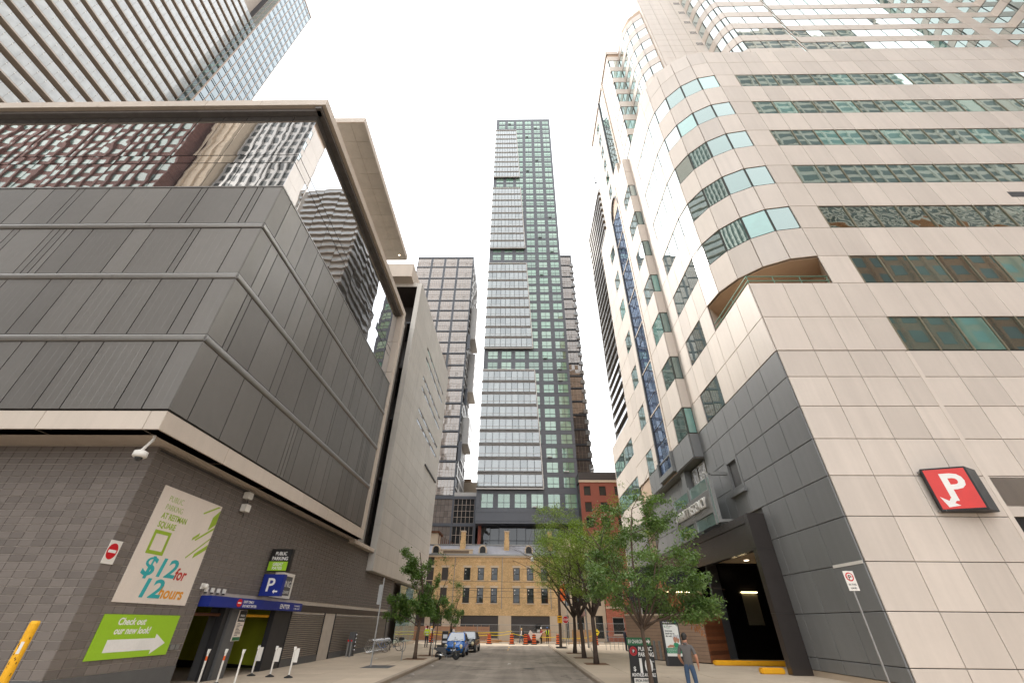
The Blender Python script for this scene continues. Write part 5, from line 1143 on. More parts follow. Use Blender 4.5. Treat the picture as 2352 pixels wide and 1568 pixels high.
# projecting signs, facing the viewer
pp = thing('public_parking_sign', 'black and lime projecting box sign reading public parking great rates', 'sign', (-12.0, 23, 4.2)); pwl = Wall((-12.42, 23.0), (-11.42, 23.0))
pbox(pp, 'box', 'black', pwl, 0.0, 1.05, 4.16, 5.16, -0.28, 0.0, 0.01); pbox(pp, 'lime_panel', 'lime_sign', pwl, 0.04, 0.97, 4.2, 4.6, 0.0, 0.01)
text(pp, 'PUBLIC', 'text_white', pwl, 0.53, 4.88, 0.004, 0.22, 'CENTER', bold=0.004, fit=0.56); text(pp, 'PARKING', 'text_white', pwl, 0.53, 4.66, 0.004, 0.22, 'CENTER', bold=0.004, fit=0.78); text(pp, 'GREAT', 'text_white', pwl, 0.5, 4.42, 0.011, 0.18, 'CENTER', bold=0.003, fit=0.5); text(pp, 'RATES', 'text_white', pwl, 0.5, 4.25, 0.011, 0.18, 'CENTER', bold=0.003, fit=0.48)
bp = thing('blue_parking_sign', 'blue projecting square sign with white P and small left arrow', 'sign', (-12.0, 23, 3.2))
pbox(bp, 'box', 'blue_sign', pwl, -0.02, 0.98, 3.14, 4.05, -0.3, 0.0, 0.01); text(bp, 'P', 'text_white', pwl, 0.22, 3.34, 0.004, 0.78, bold=0.012); polyplate(bp, 'arrow', 'text_white', pwl, [(0.6, 3.33), (0.69, 3.42), (0.69, 3.36), (0.84, 3.36), (0.84, 3.30), (0.69, 3.30), (0.69, 3.24)], 0.002)
wsn = thing('parking_square_plate', 'white framed dark plate reading parking square on the block wall', 'sign', (-12.45, 25, 3.2))
pbox(wsn, 'frame', 'white', WS, 24.1, 26.25, 3.15, 4.3, 0.012, 0.05); pbox(wsn, 'panel', 'grey_paint', WS, 24.2, 26.05, 3.28, 4.15, 0.05, 0.055); text(wsn, 'PARKING', 'text_white', WS, 24.3, 3.66, 0.056, 0.42, fit=1.65); text(wsn, 'REITMAN SQUARE', 'text_white', WS, 24.3, 3.36, 0.056, 0.2, fit=1.65)
pr = thing('rate_sign', 'narrow black and white rate board on the garage divider column', 'sign', (-12.4, 22.2, 1.5))
pw2 = Wall((-12.42, 21.25), (-11.95, 21.25)); pbox(pr, 'board', 'sign_white', WS, 21.85, 22.45, 1.42, 2.55, 0.06, 0.1); pbox(pr, 'header', 'black', WS, 21.87, 22.43, 2.12, 2.53, 0.1, 0.106); pbox(pr, 'footer', 'ev_green', WS, 21.87, 22.43, 1.44, 1.56, 0.1, 0.106)
text(pr, 'PUBLIC', 'text_white', WS, 22.15, 2.3, 0.108, 0.12, 'CENTER', fit=0.34); text(pr, 'PARKING', 'text_white', WS, 22.15, 2.17, 0.108, 0.12, 'CENTER', fit=0.42)
for k in range(9): pbox(pr, 'text_line', 'text_black', WS, 21.93, 22.1 + random.random() * 0.3, 1.62 + k * 0.052, 1.64 + k * 0.052, 0.1, 0.103)
# cameras, junction boxes, light fittings
dc = thing('dome_camera', 'white dome security camera hanging from the soffit at the corner', 'camera', (-12.0, 12.9, 7.0))
MB().tube([(-11.95, 12.85, 7.16), (-11.95, 12.85, 7.0), (-12.05, 12.75, 6.62), (-12.05, 12.7, 6.55)], 0.045, 8).build('arm', 'white', dc, world=True); MB().lathe([(0.06, 6.62), (0.19, 6.56), (0.2, 6.42), (0.16, 6.38), (0.02, 6.38)], 14, (-11.98, 12.7, 0)).build('housing', 'white', dc, True, world=True); MB().sphere((-11.98, 12.7, 6.38), 0.12, 12, 8).build('dome', 'glass_dark', dc, True, world=True)
jb = thing('radio_box', 'pair of white equipment boxes with hanging cables high on the block wall', 'equipment', (-12.45, 19.5, 6.3))
pbox(jb, 'box', 'white', WS, 19.25, 19.62, 6.72, 7.0, 0.04, 0.3, 0.015); pbox(jb, 'box', 'white', WS, 19.35, 19.72, 6.2, 6.5, 0.04, 0.3, 0.015); MB().tube([(-12.3, 19.45, 6.72), (-12.32, 19.5, 6.6), (-12.3, 19.5, 6.5)], 0.02, 6).build('cable', 'black', jb, world=True)
MB().tube([(-12.28, 19.45, 6.2), (-12.3, 19.5, 6.0), (-12.35, 19.62, 5.98), (-12.4, 19.65, 6.2)], 0.012, 5).build('cable', 'black', jb, world=True)
lf = thing('wall_camera', 'round white camera above the blue garage beam', 'camera', (-12.4, 18.76, 3.27)); MB().sphere((-12.34, 18.78, 3.27), 0.09, 10, 7).build('ball', 'white', lf, True, world=True); pbox(lf, 'base', 'white', WS, 18.68, 18.88, 3.17, 3.37, 0.01, 0.05)
names = ['first', 'second', 'third', 'fourth']
for k in range(4):
    f_ = thing('wall_light', f'small white square fitting, {names[k]} from the round camera in the row', 'light fitting', (-12.45, 19.05 + k * 0.4, 3.16), group='row of white fittings over the garage beam'); pbox(f_, 'body', 'white', WS, 18.97 + k * 0.4, 19.13 + k * 0.4, 3.09, 3.25, 0.01, 0.09, 0.01); pbox(f_, 'lens', 'glass_dark', WS, 19.0 + k * 0.4, 19.1 + k * 0.4, 3.04, 3.09, 0.03, 0.08)
ol = thing('outlet_box', 'double grey electrical box low on the wall beside the lime sign', 'electrical box', (-12.45, 18.4, 1.3)); pbox(ol, 'cover', 'galv', WS, 18.22, 18.42, 1.27, 1.42, 0.01, 0.07, 0.01); pbox(ol, 'cover', 'galv', WS, 18.45, 18.65, 1.27, 1.42, 0.01, 0.07, 0.01)
# ------------------------------------------------------------------ right-hand street signs
rs = thing('lane_sign', 'no parking in this lane plate on a perforated post by the grey corner', 'sign', (11.0, 16.0, 0)); rw = Wall((13.0, 18.6), (14.0, 18.6))
from_v = proj
MB().box(10.98, 11.03, 16.01, 16.06, 0.1, 3.72).build('post', 'galv', rs, world=True)
rwl = Wall((10.86, 16.0), (11.2, 16.0)); pbox(rs, 'plate', 'white', rwl, 0.0, 0.34, 3.13, 3.7, 0.0, 0.01)
polyplate(rs, 'ring', 'red', rwl, [(0.17 + 0.13 * math.cos(a), 3.53 + 0.13 * math.sin(a)) for a in [2 * math.pi * k / 20 for k in range(20)]], 0.01); polyplate(rs, 'ring_centre', 'white', rwl, [(0.17 + 0.095 * math.cos(a), 3.53 + 0.095 * math.sin(a)) for a in [2 * math.pi * k / 20 for k in range(20)]], 0.014); text(rs, 'P', 'text_black', rwl, 0.11, 3.45, 0.019, 0.2); pbox(rs, 'slash', 'red', rwl, 0.08, 0.26, 3.52, 3.54, 0.02, 0.022); text(rs, 'IN THIS', 'text_black', rwl, 0.17, 3.28, 0.012, 0.08, 'CENTER', fit=0.24); text(rs, 'LANE', 'text_black', rwl, 0.17, 3.18, 0.012, 0.08, 'CENTER', fit=0.18)
ev = thing('sandwich_board', 'black public parking $10 board with green EV charging strip on top', 'sign', (4.95, 21, 0.15)); ew = Wall((4.42, 21.0), (5.5, 21.0))
pbox(ev, 'board', 'black', ew, 0.03, 1.03, 0.15, 1.46, -0.04, 0.0); pbox(ev, 'ev_strip', 'ev_green', ew, 0.0, 0.97, 1.46, 1.72, -0.02, 0.01)
text(ev, 'EV CHARGING', 'text_white', ew, 0.05, 1.53, 0.011, 0.17, bold=0.003, fit=0.68); polyplate(ev, 'arrow', 'text_white', ew, [(0.78, 1.56), (0.86, 1.56), (0.86, 1.5), (0.95, 1.59), (0.86, 1.68), (0.86, 1.62), (0.78, 1.62)], 0.011)
for r_, m_ in ((0.15, 'red'), (0.115, 'black'), (0.1, 'red'), (0.07, 'black')): polyplate(ev, 'target_ring', m_, ew, [(0.22 + r_ * math.cos(a), 1.27 + r_ * math.sin(a)) for a in [2 * math.pi * k / 22 for k in range(22)]], 0.002 + (0.15 - r_) * 0.1, 0.003)
text(ev, 'P', 'text_white', ew, 0.185, 1.22, 0.016, 0.14, bold=0.003); text(ev, 'PUBLIC', 'text_white', ew, 0.42, 1.28, 0.002, 0.19, bold=0.005, fit=0.54); text(ev, 'PARKING', 'text_white', ew, 0.4, 1.1, 0.002, 0.19, bold=0.005, fit=0.62)
text(ev, '10', 'text_white', ew, 0.3, 0.6, 0.002, 0.62, bold=0.02, fit=0.52); text(ev, '$', 'text_white', ew, 0.14, 0.64, 0.002, 0.2, bold=0.004); text(ev, 'MAX', 'text_white', ew, 0.87, 0.92, 0.002, 0.06); text(ev, 'DAILY', 'text_white', ew, 0.87, 0.68, 0.002, 0.05)
text(ev, 'MONTHLIES AVAILABLE', 'text_white', ew, 0.06, 0.47, 0.002, 0.15, bold=0.004, fit=0.92); pbox(ev, 'event_panel', 'white', ew, 0.12, 0.78, 0.18, 0.42, 0.0, 0.004); text(ev, 'SPECIAL EVENTS', 'text_black', ew, 0.16, 0.31, 0.005, 0.1, bold=0.003, fit=0.56); text(ev, 'RATES AS POSTED', 'text_black', ew, 0.16, 0.2, 0.005, 0.1, bold=0.003, fit=0.58)
st = MB(); st.bar((4.5, 21.05, 0.15), (4.5, 21.45, 0.15), 0.05, 0.05); st.bar((5.4, 21.05, 0.15), (5.4, 21.45, 0.15), 0.05, 0.05); st.bar((4.5, 21.02, 1.4), (4.5, 21.45, 0.15), 0.04, 0.04); st.bar((5.4, 21.02, 1.4), (5.4, 21.45, 0.15), 0.04, 0.04); st.build('stand', 'galv', ev, world=True)
# advertising kiosk
kz = thing('street_map_kiosk', 'tall tilted-looking street kiosk with a white health poster and dark header', 'kiosk', (9.3, 31.3, 0.15)); kw = Wall((8.78, 31.1), (9.9, 31.1))
pbox(kz, 'cabinet', 'dark_metal', kw, 0.0, 1.06, 0.15, 2.42, -0.3, 0.0, 0.02); pbox(kz, 'poster', 'screen_white', kw, 0.1, 0.98, 0.62, 2.18, 0.0, 0.01); pbox(kz, 'header', 'black', kw, 0.06, 1.0, 2.2, 2.38, 0.0, 0.012); pbox(kz, 'poster_footer', 'poster_green', kw, 0.1, 0.98, 0.76, 1.02, 0.01, 0.013); pbox(kz, 'base_panel', 'black', kw, 0.08, 1.0, 0.18, 0.6, 0.0, 0.008)
text(kz, 'Widmer St / King St W', 'text_white', kw, 0.1, 2.25, 0.013, 0.1, fit=0.6, bold=0.002); polyplate(kz, 'roundel', 'poster_green', kw, [(0.87 + 0.045 * math.cos(a), 2.29 + 0.045 * math.sin(a)) for a in [2 * math.pi * k / 14 for k in range(14)]], 0.013)
text(kz, 'K', 'poster_green', kw, 0.14, 2.02, 0.012, 0.16, bold=0.003); text(kz, 'Kensington', 'text_black', kw, 0.26, 2.07, 0.012, 0.09, fit=0.36); text(kz, 'Health', 'poster_green', kw, 0.26, 1.99, 0.012, 0.08, fit=0.22)
for k, s_ in enumerate(('Everyone', 'deserves to', 'die well.')): text(kz, s_, 'text_black', kw, 0.16, 1.82 - k * 0.13, 0.012, 0.13, bold=0.003, sx=0.9)
for k in range(3): text(kz, ('Compassionate care should be', 'for anyone facing end of life,', 'the beginning. Learn more.')[k], 'text_white', kw, 0.14, 0.95 - k * 0.07, 0.014, 0.055, fit=0.7)
ell = lambda cx_, cy_, a_, b_, n=18: [(cx_ + a_ * math.cos(2 * math.pi * k / n), cy_ + b_ * math.sin(2 * math.pi * k / n)) for k in range(n)]
polyplate(kz, 'portrait_hair', 'silver_hair', kw, ell(0.72, 1.52, 0.15, 0.16), 0.011, 0.002); polyplate(kz, 'portrait_face', 'skin', kw, ell(0.69, 1.42, 0.1, 0.15), 0.0135, 0.002); polyplate(kz, 'portrait_face', 'skin', kw, ell(0.86, 1.44, 0.09, 0.17), 0.0145, 0.002); polyplate(kz, 'portrait_hair', 'silver_hair', kw, ell(0.9, 1.58, 0.075, 0.1), 0.0165, 0.002); polyplate(kz, 'portrait_dress', 'poster_green', kw, [(0.5, 1.08), (0.62, 1.28), (0.82, 1.26), (0.97, 1.1), (0.97, 1.03), (0.5, 1.03)], 0.0125, 0.002); polyplate(kz, 'portrait_arm', 'skin', kw, [(0.16, 1.08), (0.36, 1.18), (0.56, 1.16), (0.62, 1.06), (0.2, 1.03)], 0.0145, 0.002)
# planter kerbs painted yellow
for (x0, x1, y0, y1, lb) in ((11.9, 16.6, 31.9, 32.25, 'long yellow painted kerb across the hotel porch'), (12.25, 13.42, 26.75, 27.15, 'short yellow painted kerb at the foot of the portal pier')):
    yk = MB().box(x0, x1, y0, y1, 0.14, 0.4).build('yellow_kerb', 'yellow_paint', bevel=0.05); tag(yk, lb, 'kerb', 'yellow kerbs at the hotel entrance')
# ------------------------------------------------------------------ posts and bollards by the garage
fp = [(-12.1, 20.0, True, 0), (-11.55, 20.25, True, 0), (-10.75, 20.05, False, 0), (-11.82, 23.25, False, 1), (-10.85, 22.96, False, 1), (-9.9, 22.68, False, 1)]
lbs = ['white delineator post with orange band, leftmost before the garage', 'white delineator post with orange band, second from the left', 'plain white delineator post, third from the left', 'white post with square back plate, nearest to the divider column', 'white post with square back plate, middle of the three on black feet', 'white post with narrow back plate, nearest to the road']
for (x, y, band, plate), lb in zip(fp, lbs):
    t_ = thing('delineator_post', lb, 'bollard', (x, y, 0.15), group='white posts along the garage mouth')
    MB().tube([(0, 0, 0.05), (0, 0, 0.95)], 0.035, 8).build('tube', 'white', t_); MB().add([(-0.035, -0.035, 0.95), (0.035, -0.035, 0.95), (0.06, 0.012, 1.08), (-0.06, 0.012, 1.08), (-0.035, 0.035, 0.95), (0.035, 0.035, 0.95), (0.06, 0.03, 1.08), (-0.06, 0.03, 1.08)], [(0, 1, 2, 3), (4, 7, 6, 5), (3, 2, 6, 7), (0, 3, 7, 4), (1, 5, 6, 2)]).build('paddle', 'white', t_)
    if band: MB().tube([(0, 0, 0.72), (0, 0, 0.86)], 0.0375, 8).build('orange_band', 'drum', t_)
    if plate: MB().box(-0.02, 0.2, 0.04, 0.05, 0.52, 1.02).build('back_plate', 'white', t_); MB().lathe([(0.18, 0), (0.17, 0.03), (0.06, 0.07), (0.03, 0.1)], 12).build('foot', 'rubber', t_)
    else: MB().lathe([(0.1, 0), (0.09, 0.03), (0.04, 0.06)], 12).build('foot', 'rubber', t_)
yp = thing('yellow_post', 'scratched yellow steel bollard post at the lower left corner', 'bollard', (-9.15, 9.35, 0)); MB().tube([(0, 0, 0), (0, 0, 2.08), (0, 0, 2.12)], [0.075, 0.075, 0.06], 16).build('tube', 'yellow_paint', yp); 
for k in range(26):
    a = random.uniform(3.6, 6.0); z = random.uniform(0.9, 2.0); r_ = 0.0755
    MB().add([(r_ * math.cos(a), r_ * math.sin(a), z), (r_ * math.cos(a + 0.25), r_ * math.sin(a + 0.25), z + random.uniform(-.02, .02)), (r_ * math.cos(a + 0.2), r_ * math.sin(a + 0.2), z + 0.025), (r_ * math.cos(a + 0.05), r_ * math.sin(a + 0.05), z + 0.03)], [(0, 1, 2, 3)]).build('scratch', 'rust', yp)
a = 4.9; MB().add([(0.0765 * math.cos(a + q * 0.2), 0.0765 * math.sin(a + q * 0.2), z) for z in (1.62, 1.8) for q in (0, 1, 2, 3)], [(0, 1, 5, 4), (1, 2, 6, 5), (2, 3, 7, 6)]).build('sticker', 'white', yp)
pe = thing('bare_sign_post', 'bare perforated metal sign post on the left pavement', 'post', (-8.06, 28.46, 0.15)); MB().box(-0.03, 0.03, -0.03, 0.03, 0, 4.2).build('post', 'galv', pe); 
pbox(pe, 'plate_back', 'galv', Wall((-8.28, 28.42), (-8.06, 28.42)), 0, 0.2, 3.0, 4.0, 0, 0.01)
# ------------------------------------------------------------------ trees
def tree(name, label, base, spec, group):
    T = thing(name, label, 'tree', base, group=group); rnd = random.Random(spec['seed'])
    tk = MB(); tips = []
    def limb(p, d, L, r_, depth):
        pts = [Vector(p)]; rr = [r_]; n = 4; q = Vector(p); dd = Vector(d).normalized()
        for i in range(n):
            dd = (dd + Vector((rnd.uniform(-1, 1), rnd.uniform(-1, 1), rnd.uniform(-0.5, 0.7))) * spec.get('wob', 0.16)).normalized(); q = q + dd * (L / n); pts.append(q.copy()); rr.append(r_ * (1 - 0.55 * (i + 1) / n))
            if depth >= 1 and i >= 1: tips.append((q.copy(), dd.copy(), depth))
        tk.tube(pts, rr, 7 if depth == 0 else 5, caps=True)
        return pts, rr, dd
    h0 = spec['trunk']; lean = Vector(spec.get('lean', (0, 0, 1)))
    pts = [Vector((0, 0, -0.05))]; rr = [spec['r'] * 1.35]; q = Vector((0, 0, 0))
    for i in range(5):
        q = q + (lean + Vector((rnd.uniform(-.06, .06), rnd.uniform(-.06, .06), 0))).normalized() * h0 / 5; pts.append(q.copy()); rr.append(spec['r'] * (1.0 - 0.06 * i))
    tk.tube(pts, rr, 9)
    for (az, el, L, r_) in spec['limbs']:
        d = Vector((math.cos(R(az)) * math.cos(R(el)), math.sin(R(az)) * math.cos(R(el)), math.sin(R(el))))
        st_ = q - Vector((0, 0, rnd.uniform(0, spec.get('stag', 0.2))))
        ps, r1, dd = limb(st_, d, L, r_, 0)
        for j in range(spec['sub']):
            k = rnd.choice([1, 2, 3, 3, 4, 4]); a = rnd.uniform(0, 6.28); sp = spec.get('spread', 0.9)
            d2 = (dd * 0.7 + Vector((math.cos(a) * sp, math.sin(a) * sp, rnd.uniform(-0.35, 0.5)))).normalized()
            p2, r2, d3 = limb(ps[k], d2, L * rnd.uniform(0.4, 0.7), r1[k] * 0.55, 1)
            for m_ in range(spec.get('sub2', 2)):
                a = rnd.uniform(0, 6.28); d4 = (d3 * 0.6 + Vector((math.cos(a), math.sin(a), rnd.uniform(-0.5, 0.4))) * 0.8).normalized()
                limb(p2[rnd.choice([2, 3, 4])], d4, L * rnd.uniform(0.22, 0.38), r2[2] * 0.5, 2)
    tk.build('trunk', spec['bark'], T, smooth=True)
    # foliage: leaves hung round the twigs in clumps
    N = spec['leaves']; sz = spec['size']; g_ = np.random.default_rng(spec['seed'])
    T_ = np.array([t[0][:] for t in tips]); wts = np.array([1.0 + t[2] for t in tips]); wts *= g_.uniform(0.3, 1.7, len(tips)); wts /= wts.sum()
    idx = g_.choice(len(tips), N, p=wts); c = T_[idx] + g_.normal(0, spec['clump'], (N, 3)) * np.array([1, 1, spec.get('flat', 0.6)])
    if spec.get('clip'):
        x0, x1, y0, y1, z0, z1 = spec['clip']; ok = (c[:, 0] > x0) & (c[:, 0] < x1) & (c[:, 1] > y0) & (c[:, 1] < y1) & (c[:, 2] > z0) & (c[:, 2] < z1); c = c[ok]; N = len(c)
    a = g_.uniform(0, 2 * np.pi, N); droop = g_.normal(spec.get('droop', -0.3), 0.35, N)
    u = np.stack([np.cos(a), np.sin(a), droop], 1); u /= np.linalg.norm(u, axis=1)[:, None]
    v = np.cross(u, np.stack([g_.normal(0, 0.35, N), g_.normal(0, 0.35, N), np.ones(N)], 1)); v /= np.linalg.norm(v, axis=1)[:, None]; n_ = np.cross(u, v)
    s_ = sz * g_.uniform(0.65, 1.35, N)[:, None]; asp = spec.get('asp', 0.5)
    base_ = c; mid = c + u * s_ * 0.5; tip = c + u * s_ - n_ * s_ * 0.12 * -1
    L_ = mid + v * s_ * asp * 0.5; R_ = mid - v * s_ * asp * 0.5; fold = n_ * s_ * 0.1
    V = np.stack([base_, L_ + fold, tip, R_ + fold], 1).reshape(-1, 3)
    me = bpy.data.meshes.new('crown'); me.vertices.add(4 * N); me.vertices.foreach_set('co', V.ravel().astype(np.float32))
    me.loops.add(4 * N); me.loops.foreach_set('vertex_index', np.arange(4 * N, dtype=np.int32)); me.polygons.add(N); me.polygons.foreach_set('loop_start', np.arange(0, 4 * N, 4, dtype=np.int32)); me.polygons.foreach_set('loop_total', np.full(N, 4, dtype=np.int32)); me.update(); me.validate()
    me.materials.append(M[spec['leaf']]); put('crown', me, T, None, False)
    return T
loc = lambda seed, lean=(0, 0, 1): dict(seed=seed, trunk=2.5, r=0.15, lean=lean, bark='bark_dark', leaf='leaf_locust', leaves=26000, size=0.11, asp=0.42, clump=0.27, clip=(-3.5, 4.2, -5, 5, 1.5, 10.2), flat=0.45, wob=0.14, sub=5, sub2=3, spread=1.0, droop=-0.1,
    limbs=[(20, 55, 4.6, 0.085), (95, 62, 4.8, 0.08), (170, 52, 4.6, 0.085), (245, 60, 4.4, 0.08), (310, 50, 4.6, 0.085), (60, 80, 5.4, 0.09), (200, 76, 5.0, 0.08)])
tree('honey_locust_tree', 'feathery green street tree nearest the viewer of the three in the right row', (4.75, 32.1, 0.15), loc(3, (0.02, 0, 1)), 'feathery street trees in the right row')
tree('honey_locust_tree', 'feathery green street tree in the middle of the right row', (4.7, 37.4, 0.15), loc(11, (-0.06, 0, 1)), 'feathery street trees in the right row')
tree('honey_locust_tree', 'feathery green street tree farthest along the right row', (4.65, 43.0, 0.15), loc(23, (0.03, 0, 1)), 'feathery street trees in the right row')
elm = dict(seed=5, trunk=2.0, r=0.085, lean=(-0.05, 0, 1), bark='bark', leaf='leaf_elm', leaves=26000, size=0.115, asp=0.55, clump=0.19, clip=(-2.2, 2.8, -4, 4, 1.2, 7.3), flat=0.5, wob=0.15, sub=4, sub2=2, spread=0.9, droop=-0.45,
    limbs=[(175, 60, 3.2, 0.05), (150, 72, 4.2, 0.055), (20, 62, 3.5, 0.05), (5, 28, 2.5, 0.045), (340, 12, 2.2, 0.04), (230, 40, 2.2, 0.04), (80, 50, 3.2, 0.045), (110, 80, 4.6, 0.055), (300, 45, 2.4, 0.04), (10, 45, 2.9, 0.045)])
E1 = tree('elm_tree', 'slim tree with drooping dark leaves in front of the black parking board', (4.86, 19.6, 0.15), elm, None)
dl = MB(); rd = random.Random(4)
for k in range(260):
    t_ = rd.random(); x = 0.75 + t_ * 1.3 + rd.gauss(0, 0.08); z = 3.6 - t_ * 1.4 - rd.random() * 0.5; y = -0.3 + rd.gauss(0, 0.2); dl.add([(x, y, z), (x + 0.03, y, z - 0.06), (x + 0.01, y + 0.02, z - 0.13), (x - 0.02, y, z - 0.06)], [(0, 1, 2, 3)])
dl.build('dead_leaves', 'dead_leaf', E1)['kind'] = 'stuff'
gk = dict(seed=8, trunk=2.2, r=0.115, lean=(0.05, 0, 1), bark='bark', leaf='leaf_ginkgo', leaves=17000, size=0.115, asp=0.75, clump=0.15, clip=(-2.4, 1.25, -2, 2, 1.5, 6.7), flat=0.8, wob=0.15, sub=3, sub2=1, spread=0.5, droop=-0.5, stag=0.5,
    limbs=[(60, 86, 4.4, 0.07), (180, 30, 1.7, 0.035), (150, 20, 1.4, 0.03), (210, 50, 1.7, 0.035), (20, 40, 1.0, 0.03), (320, 55, 1.2, 0.03), (100, 70, 2.4, 0.04), (250, 70, 2.4, 0.035), (0, 74, 2.4, 0.035)])
tree('ginkgo_tree', 'ragged young street tree with thick trunk nearest on the left pavement', (-6.9, 34.4, 0.15), gk, 'young street trees on the left pavement')
gk2 = dict(gk, seed=14, leaves=4200, r=0.06, trunk=2.0, limbs=[(60, 88, 3.6, 0.045), (0, 55, 1.1, 0.02), (120, 60, 1.2, 0.02), (240, 60, 1.2, 0.02), (320, 70, 1.6, 0.025)])
tree('ginkgo_tree', 'thin stemmed young tree just behind the thick trunked one on the left', (-6.55, 38.0, 0.15), gk2, 'young street trees on the left pavement')
bare = dict(gk, seed=19, leaves=160, r=0.05, trunk=2.2, bark='bark', limbs=[(60, 86, 2.6, 0.04), (10, 60, 1.4, 0.02), (130, 62, 1.5, 0.02), (240, 60, 1.4, 0.02), (320, 66, 1.6, 0.02), (200, 75, 1.9, 0.02)])
tree('ginkgo_tree', 'nearly leafless grey young tree left of the blue car', (-7.6, 46.5, 0.15), bare, 'young street trees on the left pavement')
gk3 = dict(gk, seed=33, leaves=3800, r=0.07, trunk=1.9, limbs=[(60, 88, 3.0, 0.05), (0, 40, 1.2, 0.025), (120, 50, 1.1, 0.02), (200, 45, 1.0, 0.02), (300, 45, 1.2, 0.02), (30, 62, 1.6, 0.025)])
tree('ginkgo_tree', 'small leafy young tree rising behind the parked blue car', (-6.9, 50.0, 0.15), gk3, 'young street trees on the left pavement')
